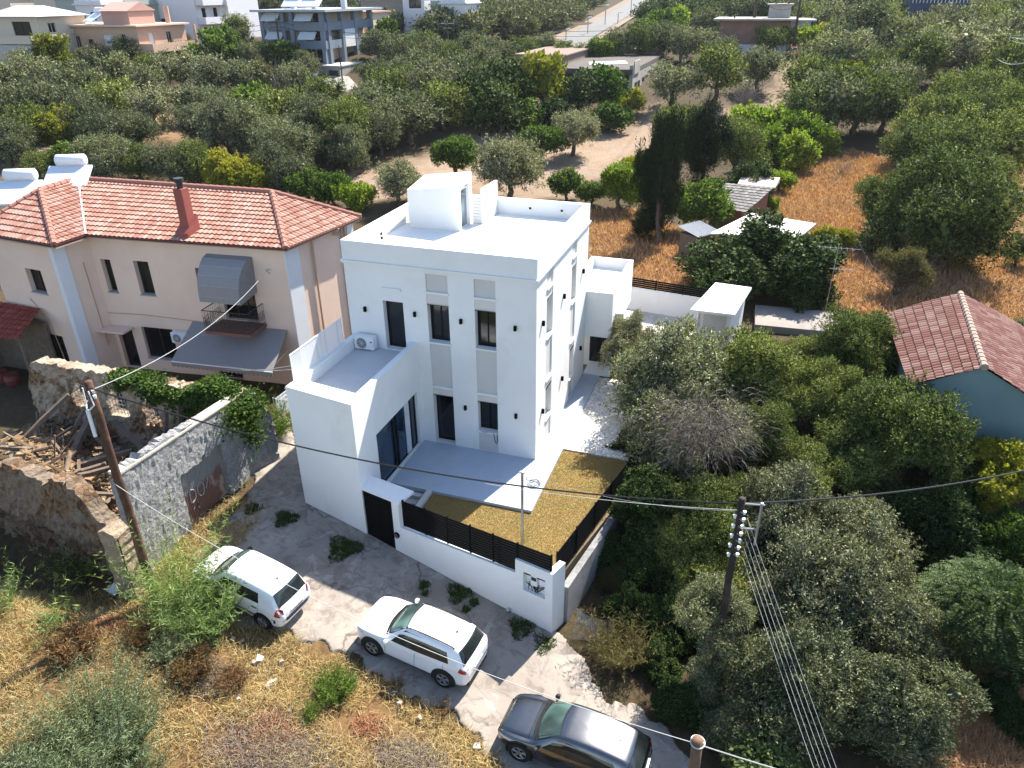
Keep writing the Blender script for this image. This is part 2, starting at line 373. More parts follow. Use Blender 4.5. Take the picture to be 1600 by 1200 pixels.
# far road climbing the hill
rd = [(870, 85), (905, 62), (935, 45), (960, 30), (985, 14), (1003, 3), (1016, -8)]
wd = [5, 5, 5, 5.5, 6, 6.5, 7]
asph = mat('far_asphalt', (.15, .148, .145), .9, .08, .3)
verge = mat('pale_verge', (.19, .145, .105), .95, .15, .4)
L_, R_, VL, VR = [], [], [], []
pts = [np.array(ground(x, y)[0]) for x, y in rd]
for i, p in enumerate(pts):
    d = pts[min(i+1, len(pts)-1)]-pts[max(i-1, 0)]; n_ = np.array([-d[1], d[0]])/np.hypot(d[0], d[1])
    for lst, k in ((L_, .5), (R_, -.5), (VL, .95), (VR, -.8)):
        q = p[:2]+n_*wd[i]*k; lst.append((q[0], q[1], float(T(q[0], q[1]))+(.35 if abs(k) > .6 else .45)))
mb = MB(); mv = MB()
for i in range(len(pts)-1):
    mb.quad(R_[i], R_[i+1], L_[i+1], L_[i]); mv.quad(VR[i], VR[i+1], VL[i+1], VL[i])
tag(mv.build('road_verge', verge), kind='structure'); tag(mb.build('road', asph), kind='structure')

# ------------------------------------------------------------------ plot: terrace, path, gravel, lawn
mb = MB(); mb.prism([(-7.3, 0), (-7.3, 16.4), (3.6, 16.0), (3.6, 1.2), (3.75, -.5), (2.4, -6.4), (-3.3, -5.1), (-3.3, -3.1), (-7.3, -3.1)], -2.2, -.17)
tag(mb.build('plot_ground', mat('plot_earth', (.16, .12, .08), .95, .2)), kind='structure')
mb = MB(); mb.box((-4.62, -3.06, -.9), (.8, -.002, 0)); mb.box((.004, -.002, -.16), (.8, 7.62, 0))
tag(mb.build('terrace', terrmat), kind='structure')
mb = MB()
mb.prism([(.8, 7.62), (3.7, 7.62), (4.6, 16.1), (-1.2, 16.6), (-1.2, 12.55), (1.5, 12.55), (1.5, 7.62)], -.17, -.01)
tag(mb.build('yard', mat('yard_concrete', (.50, .47, .43), .9, .15, 1.2, .2, 20, stain=(.33, .27, .21), stain_amt=.8)), kind='structure')
gr, nt, b, P, g_ = base('white_gravel')
vo = nd(nt, 'ShaderNodeTexVoronoi'); vo.inputs['Scale'].default_value = 16; nt.links.new(P, vo.inputs['Vector'])
c = mixc(nt, ramp(nt, vo.outputs['Color'], [(.2, 0), (.8, 1)]), (.40, .385, .36), (.80, .79, .77))
nt.links.new(mixc(nt, ramp(nt, noise(nt, 1.2, 5, .7, P), [(.5, 0), (.62, .6)]), c, (.46, .38, .30)), b.inputs['Base Color']); b.inputs['Roughness'].default_value = .9
bn = nd(nt, 'ShaderNodeBump'); bn.inputs['Strength'].default_value = .8; bn.inputs['Distance'].default_value = .03
nt.links.new(vo.outputs['Distance'], bn.inputs['Height']); nt.links.new(bn.outputs[0], b.inputs['Normal'])
mb = MB(); mb.prism([(.803, 1.17), (3.35, 1.17), (3.5, 7.6), (.803, 7.6)], -.168, -.06)
tag(mb.build('gravel_bed', gr), kind='structure')
lawn_poly = [(-2.95, -3.06), (.803, -3.06), (.803, 1.17), (3.3, 1.17), (3.62, -.5), (2.42, -6.3), (-2.95, -5.05)]
lm, nt, b, P, g_ = base('lawn_turf')
c = mixc(nt, ramp(nt, noise(nt, 1.1, 6, .7, P), [(.35, 0), (.65, 1)]), (.34, .225, .09), (.20, .18, .06))
c = mixc(nt, ramp(nt, noise(nt, 30, 4, .7, P), [(.35, .4), (.6, 0)]), c, (.12, .095, .03))
nt.links.new(c, b.inputs['Base Color']); b.inputs['Roughness'].default_value = .95
mb = MB(); mb.prism(lawn_poly, -.168, -.12); tag(mb.build('lawn_base', lm), kind='structure')

def blades(name, P, L, W, lean, m, seg=1, down=0.0, seed=0):
    """grass: one bent blade per point, P (n,3), L,W (n,)"""
    g = np.random.default_rng(seed); n = len(P); a = g.uniform(0, 2*np.pi, n); ln = np.abs(g.normal(lean, lean*.5, n))
    D = np.stack([np.cos(a), np.sin(a), np.zeros(n)], -1); S = np.stack([-np.sin(a), np.cos(a), np.zeros(n)], -1)
    Zv = np.array([0, 0, 1.])
    h = L[:, None]*np.cos(ln)[:, None]; o = L[:, None]*np.sin(ln)[:, None]
    m1 = P+D*o*.35+Zv*h*.6; m2 = P+D*o*1.15+Zv*h*(1-down)
    w_ = W[:, None]*.5
    V = np.stack([P-S*w_, P+S*w_, m1-S*w_*.8, m1+S*w_*.8, m2-S*w_*.15, m2+S*w_*.15], 1).reshape(-1, 3)
    i = np.arange(n)[:, None]*6
    F = np.concatenate([i+np.array([[0, 1, 3, 2]]), i+np.array([[2, 3, 5, 4]])], 0)
    return mesh_np(name, V, F, m)
def scatter(poly, n, seed=0):
    g = np.random.default_rng(seed); p = np.array(poly); lo, hi = p.min(0), p.max(0)
    q = g.uniform(lo, hi, (n*4, 2)); q = q[inside(poly, q[:, 0], q[:, 1])][:n]; return q
q = scatter(lawn_poly, 110000, 5)
lawnleaf = leafmat('lawn_blades', (.38, .25, .10), (.30, .205, .08), (.20, .175, .06), .2)
P3 = np.c_[q, np.full(len(q), -.125)]
tag(link('lawn_grass', blades('lawn_grass', P3, rng.uniform(.018, .04, len(q)), rng.uniform(.010, .016, len(q)), .5, lawnleaf)), 'short yellowing grass on the small lawn beside the white house', 'grass', kind='stuff')

# ------------------------------------------------------------------ the white house
HX0, HX1, HD = -7.42, 0.0, 7.62
H = thing('white_house', (-3.7, 3.8, 0), 'flat-roofed white two-storey house with tall grey-panelled windows and a roof cabin', 'house')
strip1 = (3.27, 4.12); strip2 = (5.12, 5.92)   # u from the left corner
hf = [(1.47, 2.30, 3.87, 5.83, .30)]
for (a, b_) in (strip1, strip2):
    hf += [(a, b_, 5.88, 7.06, .05), (a, b_, 4.40, 5.88, .32)]
hf += [(strip1[0], strip1[1], 2.16, 4.40, .05), (strip1[0], strip1[1], 0.0, 2.16, .35),
       (strip2[0], strip2[1], 2.17, 4.40, .05), (strip2[0], strip2[1], .88, 2.17, .32), (strip2[0], strip2[1], 0.0, .88, .05)]
hs = []
for (a, b_) in ((1.28, 2.10), (4.88, 5.62)):
    hs += [(a, b_, 6.05, 7.06, .05), (a, b_, 4.52, 6.05, .34), (a, b_, 2.35, 4.52, .05), (a, b_, 1.02, 2.35, .34), (a, b_, 0.0, 1.02, .05)]
wl = MB(); O1 = (HX0, 0, 0); facade(wl, O1, X_, -Y_, HX1-HX0, -.3, 7.2, hf); facade(wl, (0, 0, 0), Y_, X_, HD, -.3, 7.2, hs)
wl.quad((HX0, HD, -.6), (HX0, HD, 7.2), (HX1, HD, 7.2), (HX1, HD, -.6)); wl.quad((HX0, 0, -.6), (HX0, 0, 7.2), (HX0, HD, 7.2), (HX0, HD, -.6))
wl.build('wall', white, H)
pn = MB()
for O, U, N, hh in ((O1, X_, -Y_, hf), ((0, 0, 0), Y_, X_, hs)):
    for (a, b_, c_, d_, dp) in hh:
        if dp < .1: pn.obox(O, U, N, a, b_, -.12, -.049, c_, d_)
build_each(pn, 'recessed_panel', greypanel, H)
ld = MB(); li = MB()
for O, U, N, ss, zz in ((O1, X_, -Y_, (strip1, strip2), (6.32, 2.50)), ((0, 0, 0), Y_, X_, ((1.28, 2.10), (4.88, 5.62)), (6.42, 2.70))):
    for (a, b_) in ss:
        for z_ in zz:
            ld.obox(O, U, N, a-.02, b_+.02, -.04, .05, z_, z_+.075)
            li.obox(O, U, N, a+.002, b_-.002, -.049, -.02, z_-.38 if z_ > 5 else z_-.3, z_)
ld.obox(O1, X_, -Y_, 1.5, 2.26, -.02, .07, 6.26, 6.36)
build_each(ld, 'ledge', white, H); build_each(li, 'lintel', mat('lintel_render', (.60, .585, .56), .85, .04, 1.5, .08, 80), H)
cr = MB(); e = .05
for (z0_, z1_, e) in ((7.14, 7.2, .045), (7.20, 7.27, .08)):
    cr.box((HX0-e, -e, z0_), (HX1+e, 0.001, z1_)); cr.box((HX1-.001, .001, z0_), (HX1+e, HD+e, z1_)); cr.box((HX0-e, .001, z0_), (HX0+.001, HD+e, z1_)); cr.box((HX0+.001, HD-.001, z0_), (HX1-.001, HD+e, z1_))
cr.build('cornice', white, H)
pp = MB(); t_ = .22
pp.box((HX0-.02, -.02, 7.27), (HX1+.02, t_, 8.0)); pp.box((HX0-.02, HD-t_, 7.27), (HX1+.02, HD+.02, 8.0))
pp.box((HX0-.02, t_, 7.27), (HX0+t_, HD-t_, 7.998)); pp.box((HX1-t_, t_, 7.27), (HX1+.02, HD-t_, 7.998))
pp.build('parapet', white, H, bevel=.012)
rf = MB(); rf.box((HX0+t_, t_, 7.0), (HX1-t_, HD-t_, 7.33)); rf.build('roof', white_floor, H)
dm = MB()
for x_, y_, ax in ((-6.9, 2.1, 0), (-7.19, 2.6, 0)): dm.box((x_-.03, y_-.05, 7.45), (x_+.03, y_+.05, 7.55))
dm.box((-2.6, 7.38, 7.62), (-2.5, 7.4, 7.7)); dm.box((-1.2, 7.38, 7.62), (-1.1, 7.4, 7.7)); build_each(dm, 'roof_drain', frame_dark, H)
window(H, O1, X_, -Y_, 1.47+.01, 2.29, 3.88, 5.83, .29, 'door', mull=0, sill=white)
for s_ in (strip1, strip2): window(H, O1, X_, -Y_, s_[0], s_[1], 4.40, 5.88, .31, mull=1, sill=white)
window(H, O1, X_, -Y_, strip1[0], strip1[1], .02, 2.15, .34, 'door', mull=0)
window(H, O1, X_, -Y_, strip2[0], strip2[1], .88, 2.17, .31, mull=1, sill=white)
for (a, b_) in ((1.28, 2.10), (4.88, 5.62)):
    window(H, (0, 0, 0), Y_, X_, a, b_, 4.52, 6.05, .33, mull=1, sill=white); window(H, (0, 0, 0), Y_, X_, a, b_, 1.02, 2.35, .33, mull=1, sill=white)
for (x_, z_) in ((-6.7, 5.4), (-4.65, 5.45), (-2.83, 5.4), (-.77, 5.4), (-2.8, 1.82), (-.76, 1.82)):
    mb = MB(); mb.box((x_-.045, -.1, z_-.09), (x_+.045, .001, z_+.09)); mb.box((x_-.03, -.085, z_-.1), (x_+.03, -.02, z_+.1)); mb.build('wall_lamp', black, H)
for (y_, z_) in ((6.73, 5.33), (3.6, 5.35), (.71, 5.39), (3.6, 1.73), (.79, 1.72), (6.75, 1.7)):
    mb = MB(); mb.box((-.001, y_-.045, z_-.09), (.1, y_+.045, z_+.09)); mb.box((.02, y_-.03, z_-.1), (.085, y_+.03, z_+.1)); mb.build('wall_lamp', black, H)
# annex with a roof terrace
A0, A1 = (-7.35, -4.54), (-4.65, -4.97)
an = MB()
# right wall with the big sliding window: hole cut out
facade(an, (-4.65, -4.97, 0), Y_, X_, 4.97, -1.4, 4.3, [(1.33, 4.62, .04, 2.38, .18)])
an.quad((A0[0], A0[1], -1.2), (A1[0], A1[1], -1.2), (A1[0], A1[1], 4.3), (A0[0], A0[1], 4.3))
an.quad((A0[0], -.001, -1.2), (A0[0], A0[1], -1.2), (A0[0], A0[1], 4.3), (A0[0], -.001, 4.3))
# parapet tops and inner faces
an.add([(A0[0], A0[1], 4.3), (A1[0], A1[1], 4.3), (-4.65, -.001, 4.3), (-4.88, -.001, 4.3), (-4.88, A1[1]+.72, 4.3), (-7.13, A0[1]+.62, 4.3), (-7.13, -.001, 4.3), (A0[0], -.001, 4.3),
        (-4.88, -.001, 3.8), (-4.88, A1[1]+.72, 3.8), (-7.13, A0[1]+.62, 3.8), (-7.13, -.001, 3.8)],
       [(0, 1, 4, 5), (1, 2, 3, 4), (7, 0, 5, 6), (3, 8, 9, 4), (4, 9, 10, 5), (5, 10, 11, 6)])
ann = an.build('annex_wall', white, H)
mb = MB(); mb.prism([(-7.13, A0[1]+.62), (-4.88, A1[1]+.72), (-4.88, -.002), (-7.13, -.002)], 3.6, 3.86); mb.build('annex_terrace', mat('grey_screed', (.50, .51, .52), .6, .08, 1.3), H)
sl = window(H, (-4.65, -4.97, 0), Y_, X_, 1.33, 4.62, .04, 2.38, .17, 'sliding_window', mull=0, pm=blueglass)
mb = MB()
for a in (2.75, 3.0, 4.15): mb.obox((-4.65, -4.97, 0), Y_, X_, a-.035, a+.035, -.16, -.09, .09, 2.33)
mb.build('sash_bar', frame_dark, sl)
mb = MB(); mb.obox((-4.65, -4.97, 0), Y_, X_, 3.7, 4.05, -.13, -.10, .1, 2.3); mb.build('curtain', mat('pale_curtain', (.55, .57, .6), .9), sl)
# perforated screen on the annex
sc = MB(); br = MB(); xs_ = -7.31
ys = [(-4.12, -2.4), (-2.36, -1.15), (-1.12, -.80)]
for (a, b_) in ys:
    for (c0, c1, d0, d1) in ((a, b_, 4.27, 4.31), (a, b_, 5.24, 5.28), (a, a+.03, 4.31, 5.24), (b_-.03, b_, 4.31, 5.24)):
        sc.box((xs_-.015, c0, d0), (xs_+.015, c1, d1))
    for y_ in np.arange(a+.05, b_-.04, .05): br.box((xs_-.004, y_, 4.31), (xs_+.004, y_+.02, 5.24))
    for z_ in np.arange(4.34, 5.22, .05): br.box((xs_-.0075, a+.03, z_), (xs_+.0005, b_-.03, z_+.02))
s1 = sc.build('privacy_screen', metal_w, H); br.build('perforated_sheet', metal_w, s1)
# roof cabin
cb = MB(); x0, x1, y0, y1 = -6.8, -4.53, 4.33, 6.1
tz = lambda x, y: 8.86+(x-x0)*.115+(y-y0)*.13
cb.prism([(x0, y0), (x1, y0), (x1, 4.47), (x0, 4.47)], 7.33, [tz(x0, y0), tz(x1, y0), tz(x1, 4.47), tz(x0, 4.47)])
cb.prism([(x0, 4.47), (x1-.16, 4.47), (x1-.16, y1), (x0, y1)], 7.33, [tz(x0, 4.47)-.005, tz(x1-.16, 4.47)-.005, tz(x1, y1)-.005, tz(x0, y1)-.005])
cb.prism([(x1-.16, 4.47), (x1, 4.47), (x1, 5.42), (x1-.16, 5.42)], [tz(x1, 4.47)-.16]*2+[tz(x1, 5.42)-.16]*2, [tz(x1, 4.47)-.002]*2+[tz(x1, 5.42)-.002]*2)
cb.prism([(x1-.16, 5.36), (x1, 5.36), (x1, 5.42), (x1-.16, 5.42)], 7.33, tz(x1, 5.4)-.16)
cbo = cb.build('roof_cabin', white, H)
window(H, (x1, 4.47, 0), Y_, X_, .02, .87, 7.35, 8.95, .12, 'cabin_door', fm=metal_w, pm=glass('grey_glass', (.10, .13, .15), .1), mull=0)
lv = MB()
for z_ in np.arange(7.36, 8.5, .13): lv.box((-4.52, 5.62, z_), (-4.14, 5.72, z_+.115))
lv.build('louvre_panel', white, H)
mb = MB(); mb.box((-4.135, 5.6, 7.33), (-4.02, 7.38, 8.76)); mb.build('roof_wing_wall', white, H)
# rear wing
rw = MB(); rw.box((-.9, 7.63, 1.95), (1.22, 12.5, 3.62))
for a, b_ in (((-.9, 7.63, 3.62), (1.22, 7.83, 4.1)), ((-.9, 12.3, 3.62), (1.22, 12.5, 4.1)), ((1.02, 7.83, 3.62), (1.22, 12.3, 4.098)), ((-.9, 7.83, 3.62), (-.7, 12.3, 4.098))): rw.box(a, b_)
rw.box((-.9, 8.9, -.3), (1.0, 12.45, 1.95)); rw.box((0.004, 7.62, -.3), (1.21, 8.9, .02)); rw.box((1.05, 8.4, -.1), (1.6, 8.65, 2.9)); rw.box((1.22, 8.65, -.1), (1.75, 10.2, 2.35)); rw.box((1.75, 8.65, -.1), (2.1, 10.0, 1.2))
rw.build('rear_wing', white, H)
window(H, (-.1, 8.9, 0), X_, -Y_, .1, .9, .1, 1.8, -.01, 'door', mull=1)
st = MB()
for k in range(5): st.box((-4.3, -3.06-.26*(k+1), -1.1), (-3.15, -3.06-.26*k, -.17*(k+1)))
st.box((-3.15, -4.3, -1.1), (-2.95, -3.06, .02))
st.box((-4.62, -4.9, -1.2), (-3.15, -4.36, -1.0))
st.build('entrance_steps', mat('pale_step', (.5, .48, .45), .8, .06), H)

# air conditioner on the terrace
ac = thing('air_conditioner', (-6.75, -.35, 3.86), 'white air conditioning unit standing on the annex terrace of the white house', 'air conditioner')
def ac_unit(root, O, U, N, w_=.82, h_=.56, d_=.3):
    mb = MB(); mb.obox(O, U, N, 0, w_, 0, d_, .05, h_); mb.obox(O, U, N, .08, .14, .02, d_-.02, 0, .05); mb.obox(O, U, N, w_-.14, w_-.08, .02, d_-.02, 0, .05); mb.build('casing', metal_w, root, bevel=.012)
    O = np.array(O, float); c_ = O+U*w_*.38+N*(d_+.004)+np.array([0, 0, h_*.53])
    rr = MB(); n = 28; ring = [c_+(U*math.cos(a)+np.array([0, 0, 1])*math.sin(a))*h_*.38 for a in np.linspace(0, 2*math.pi, n, endpoint=False)]
    rr.quad(*ring); g = rr.build('fan_opening', mat('fan_dark', (.05, .052, .055), .6), root)
    gg = MB()
    for k in (.12, .2, .28, .36):
        pts_ = [c_+N*.006+(U*math.cos(a)+np.array([0, 0, 1])*math.sin(a))*h_*k for a in np.linspace(0, 2*math.pi, 21)]
        gg.tube(pts_, .005, 4, False)
    for a in np.linspace(0, math.pi, 7)[:-1]:
        dv = (U*math.cos(a)+np.array([0, 0, 1])*math.sin(a))*h_*.37; gg.tube([c_+N*.007-dv, c_+N*.007+dv], .004, 4, False)
    gg.build('fan_grille', metal_w, root)
    mb = MB(); mb.obox(O, U, N, w_*.82, w_*.93, d_, d_+.004, h_*.62, h_*.72); mb.build('badge', mat('red_badge', (.35, .03, .05), .5), root)
ac_unit(ac, (-7.1, -.12, 3.86), X_, -Y_)
# solar water heater behind the cabin
def solar(loc, rz, label, s=1.0, group=None, n=1):
    r = thing('solar_water_heater', loc, label, 'solar heater', group, rz)
    mb = MB(); mb.tube([(-.65*s, .35*s, 1.15*s), (-.6*s, .35*s, 1.15*s), (.6*s, .35*s, 1.15*s), (.65*s, .35*s, 1.15*s)], [.2*s, .27*s, .27*s, .2*s], 14); mb.build('tank', metal_w, r, True, True)
    mb = MB(); mb.add([(-.95*s, -1.1*s, .25*s), (.95*s, -1.1*s, .25*s), (.95*s, .2*s, .95*s), (-.95*s, .2*s, .95*s)]+[(-.95*s, -1.1*s, .18*s), (.95*s, -1.1*s, .18*s), (.95*s, .2*s, .88*s), (-.95*s, .2*s, .88*s)], [(0, 1, 2, 3), (4, 7, 6, 5), (0, 4, 5, 1), (1, 5, 6, 2), (2, 6, 7, 3), (3, 7, 4, 0)])
    mb.build('collector', mat('collector_glass', (.55, .6, .66), .15, .04, spec=.9), r, True)
    mb = MB()
    for x_ in (-.6*s, .6*s):
        mb.tube([(x_, .5*s, 0), (x_, .4*s, .9*s)], .025*s, 5); mb.tube([(x_, -1.05*s, 0), (x_, -1.05*s, .2*s)], .025*s, 5); mb.tube([(x_, -1.05*s, .03), (x_, .5*s, .03)], .02*s, 5)
    mb.build('stand', metal_g, r, True); return r
solar((-6.0, 6.75, 7.6), 0, 'small white solar water heater half hidden behind the roof cabin of the white house', .85)
# book left on the window sill, strap hanging
bk = MB(); bk.obox((-7.42+5.3, -.05, .885), X_, -Y_, 0, .22, -.02, .1, .01, .03)
tag(bk.build('book', mat('book_cover', (.6, .6, .66), .7, .1)), 'book left lying on the ground floor window sill of the white house', 'book')
mb = MB(); mb.tube([(-1.66, -.06, .9), (-1.62, -.09, .75), (-1.6, -.05, .5), (-1.55, -.06, .45), (-1.5, -.06, .6), (-1.52, -.07, .9)], .013, 5)
tag(mb.build('strap', black), 'black strap hanging from the ground floor window sill', 'strap')

# ------------------------------------------------------------------ gate, boundary wall, fences
WU = np.array([.9736, -.2282, 0]); WN = np.array([-.2282, -.9736, 0]); WO = np.array([-3.4, -5.25, 0])
bw = MB(); L2 = 6.13; uP = 4.83
z_at = lambda u_: float(street_z(WO[0]+WU[0]*u_))-.25
def wallseg(mb, u0, u1, n0, n1, zb0, zb1, zt0, zt1):
    P = lambda u_, n_, z_: WO+WU*u_+WN*n_+np.array([0, 0, z_])
    mb.add([P(u0, n0, zb0), P(u1, n0, zb1), P(u1, n1, zb1), P(u0, n1, zb0), P(u0, n0, zt0), P(u1, n0, zt1), P(u1, n1, zt1), P(u0, n1, zt0)],
           [(0, 3, 2, 1), (4, 5, 6, 7), (0, 1, 5, 4), (1, 2, 6, 5), (2, 3, 7, 6), (3, 0, 4, 7)])
BW = thing('boundary_wall', (-.4, -5.95, -1.4), 'white rendered boundary wall along the street with a meter niche at its end', 'wall')
wallseg(bw, .30, uP, -.2, 0, -1.8, -2.2, .03, .19)
facade(bw, WO+WU*uP, WU, WN, L2-uP, -2.2, .72, [(.28, 1.05, -.38, .36, .17)])
P = lambda u_, n_, z_: tuple(WO+WU*u_+WN*n_+np.array([0, 0, z_]))
bw.quad(P(uP, 0, .72), P(L2, 0, .72), P(L2, -.2, .72), P(uP, -.2, .72)); bw.quad(P(uP, 0, -2.2), P(uP, 0, .72), P(uP, -.2, .72), P(uP, -.2, -2.2))
bw.quad(P(L2, -.2, -2.2), P(uP, -.2, -2.2), P(uP, -.2, .72), P(L2, -.2, .72))
bw.obox(WO+WU*uP, WU, WN, .28, 1.05, -.19, -.171, -.38, .36)
# return wall at the end
bw.prism([tuple(WO[:2]+WU[:2]*(L2-.2)+WN[:2]*-.2), tuple(WO[:2]+WU[:2]*L2+WN[:2]*0), (2.79, -6.03), (2.6, -5.98)], -2.2, .718)
bw.build('wall', white, BW)
gp_ = MB(); gp_.obox(WO, WU, WN, .003, .30, -.2, .0, -1.7, 1.0); gp_.build('gate_pier', white, BW)
gs = MB(); gs.prism([(-4.648, -4.25), (-4.648, -4.99), (-3.03, -5.36), (-2.86, -4.62)], 1.0, 1.09); gs.build('gate_canopy', white, BW)
# hairline panel joints in the render of the wall
mt = MB(); mt.obox(WO+WU*uP, WU, WN, .50, .72, -.165, -.08, -.12, .28); mt.build('meter_box', metal_w, BW, bevel=.008)
mt = MB(); mt.obox(WO+WU*uP, WU, WN, .52, .70, -.079, -.075, .08, .22); mt.build('meter_window', glass('meter_glass', (.05, .06, .06)), BW)
mt = MB(); mt.obox(WO+WU*uP, WU, WN, .80, 1.0, -.165, -.1, -.02, .24); mt.build('meter_box', metal_w, BW, bevel=.008)
cbm = MB()
for k in range(9):
    a = rng.uniform(.32, 1.0); b2 = rng.uniform(.32, 1.0); z_ = -.36+rng.uniform(0, .2)
    cbm.tube([np.array(P(uP+a, -.12, -.05)), np.array(P(uP+a*.6+b2*.4, -.08, z_)), np.array(P(uP+b2, -.1, -.1))], .012, 5)
cbm.build('loose_cable', cable_m, BW)
vl = MB(); vp = np.array(P(4.62, .06, -1.35)); vl.tube([vp+[0, 0, -.35], vp], .025, 8); vl.tube([vp+[0, 0, -.06], vp+WN*.06+[0, 0, -.0]], .055, 10); vl.build('water_valve', metal_g, BW)
vv = np.array(P(.14, .04, -.35)); mb = MB(); mb.tube([vv-WN*.03, vv+WN*.03], .11, 18); mb.build('house_number_disc', black, BW)
mb = MB(); mb.tube([vv+WN*.035+WU*.06*math.cos(a)+np.array([0, 0, .06*math.sin(a)]) for a in np.linspace(0, 2*math.pi, 15)], .012, 5); mb.build('disc_ring', metal_g, BW)
# slatted gate
GO = np.array([-4.62, -4.968, 0]); GL = 1.235
GT = thing('slatted_gate', (-4.0, -5.1, -1.1), 'tall black slatted pedestrian gate under a white canopy', 'gate')
mb = MB()
for (a, b_) in ((0, .05), (GL-.05, GL), (.60, .64)): mb.obox(GO, WU, WN, a, b_, -.07, -.02, -1.04, .98)
mb.obox(GO, WU, WN, .05, GL-.05, -.07, -.02, -1.04, -1.0); mb.obox(GO, WU, WN, .05, GL-.05, -.07, -.02, .94, .98); mb.build('gate_frame', black, GT)
mb = MB()
for z_ in np.arange(-.98, .92, .094): mb.obox(GO, WU, WN, .05, GL-.05, -.055, -.035, z_, z_+.082)
mb.build('slats', black, GT)
mb = MB(); mb.obox(GO, WU, WN, .03, GL-.03, -.12, -.10, -1.02, .96); mb.build('backing_sheet', mat('grey_backing', (.06, .058, .055), .8), GT)
def slat_fence(label, O, U, N, L, posts, zb0, zb1, zt0, zt1, ns, cat='fence', group=None):
    r = thing('slat_fence', (O[0]+U[0]*L/2, O[1]+U[1]*L/2, (zb0+zb1)/2), label, cat, group)
    zl = lambda z0_, z1_, u_: z0_+(z1_-z0_)*u_/L
    for pu in posts:
        mb = MB(); zb, zt = zl(zb0, zb1, pu), zl(zt0, zt1, pu); mb.obox(O, U, N, pu-.025, pu+.025, -.03, .03, zb, zt+.03); mb.build('post', black, r)
    mb = MB(); O = np.array(O, float)
    for k in range(ns):
        f0, f1 = (k+.12)/ns, (k+.88)/ns
        for i in range(len(posts)-1):
            a, b_ = posts[i]+.025, posts[i+1]-.025; vs = []
            for n_ in (-.012, .012):
                for (u_, f_) in ((a, f0), (b_, f0), (b_, f1), (a, f1)):
                    zb, zt = zl(zb0, zb1, u_), zl(zt0, zt1, u_); vs.append(O+U*u_+N*n_+np.array([0, 0, zb+(zt-zb)*f_]))
            mb.add(vs, [(0, 1, 2, 3), (4, 7, 6, 5), (0, 4, 5, 1), (2, 6, 7, 3), (1, 5, 6, 2), (0, 3, 7, 4)])
    mb.build('slats', black, r); return r
slat_fence('black slatted fence on top of the white street wall of the house', WO+WN*-.1, WU, WN, 6.05, [.42, 1.33, 2.22, 3.12, 3.98, 4.86, 6.02], .06, .22, 1.10, 1.31, 11)
# the two leaves that pass the pier stand behind it
dv = np.array([3.72-2.62, -.45+5.95, 0]); Lf = np.linalg.norm(dv); dv /= Lf
nvv = np.array([dv[1], -dv[0], 0])
slat_fence('black slatted fence on the block wall along the right side of the lawn', np.array([2.5, -5.95, 0]), dv, nvv, Lf+1.6, [0.03, 1.4, 2.8, 4.2, 5.6, Lf+1.57], -.1, -.05, .95, .95, 11)
cw = MB(); pw = [(2.78, -6.02), (2.98, -6.02), (4.25, .6), (4.9, 3.5), (4.7, 3.5), (4.05, .6)]
cw.prism([(2.68, -5.97), (2.90, -6.0), (3.95, -.5), (3.75, -.5)], -2.3, [-.28, -.28, -.12, -.12]); cw.prism([(3.75, -.497), (3.95, -.497), (4.35, 3.2), (4.15, 3.2)], -2, [.05, .05, .1, .1])
tag(cw.build('block_wall', block_conc), 'grey concrete block retaining wall running back from the street wall', 'wall')
# rear yard wall and fence
yw = MB(); yw.prism([(-1.0, 16.42), (4.9, 15.55), (4.93, 15.75), (-.97, 16.62)], -.3, 1.28)
tag(yw.build('yard_wall', white), 'low white wall closing the rear yard of the white house', 'wall')
yU = np.array([5.9, -.87, 0]); yL = np.linalg.norm(yU); yU /= yL; yN = np.array([yU[1], -yU[0], 0])
slat_fence('black slatted fence on the white rear yard wall', np.array([-1.0, 16.52, 0]), yU, yN, yL, [.03, 1.5, 3.0, 4.5, 5.93], 1.28, 1.28, 1.85, 1.85, 5)
# garden shed: white flat roofed
SH = thing('garden_shed', (5.4, 13.4, 0), 'small white garden shed with a flat overhanging roof behind the house', 'shed')
q = [(4.28, 11.5), (6.36, 11.5), (6.95, 15.5), (5.1, 15.7)]
mb = MB(); mb.prism([(4.62, 11.9), (6.2, 11.9), (6.72, 15.3), (5.22, 15.3)], -.3, 2.1); mb.build('wall', white, SH)
mb = MB(); mb.prism(q, 2.1, 2.24); mb.build('roof', white_floor, SH, bevel=.01)
mb = MB(); mb.obox((4.62, 11.9, 0), X_, -Y_, .3, 1.35, -.0, .03, 0, 1.95); mb.build('door', mat('door_pale', (.5, .5, .49), .7), SH)
mb = MB(); mb.tube([(4.66, 11.84, 0), (4.66, 11.84, 2.1)], .035, 8); mb.build('downpipe', metal_w, SH)
# steel pole on the lawn, coil of cable
mp_ = MB(); mp_.tube([(1.08, -4.96, -.15), (1.08, -4.96, 2.92)], .045, 12); mp_.box((1.0, -5.0, 2.9), (1.16, -4.92, 2.95))
tag(mp_.build('steel_pole', metal_g), 'slim grey steel pole standing on the lawn behind the fence', 'pole')
mb = MB(); cx, cy = at_z(835, 757, 0)[:2]
mb.tube([(cx+(.2+.03*math.sin(3*a))*math.cos(a)+.03*math.sin(a*.37), cy+(.2+.03*math.cos(2.3*a))*math.sin(a), .03+.004*a) for a in np.linspace(0, 6*math.pi, 80)]+[(cx-.35, cy+.2, .02), (cx-.45, cy+.45, .02)], .012, 5)
tag(mb.build('cable_coil', mat('cable_grey', (.25, .25, .25), .6)), 'loose coil of grey cable lying on the terrace strip', 'cable')
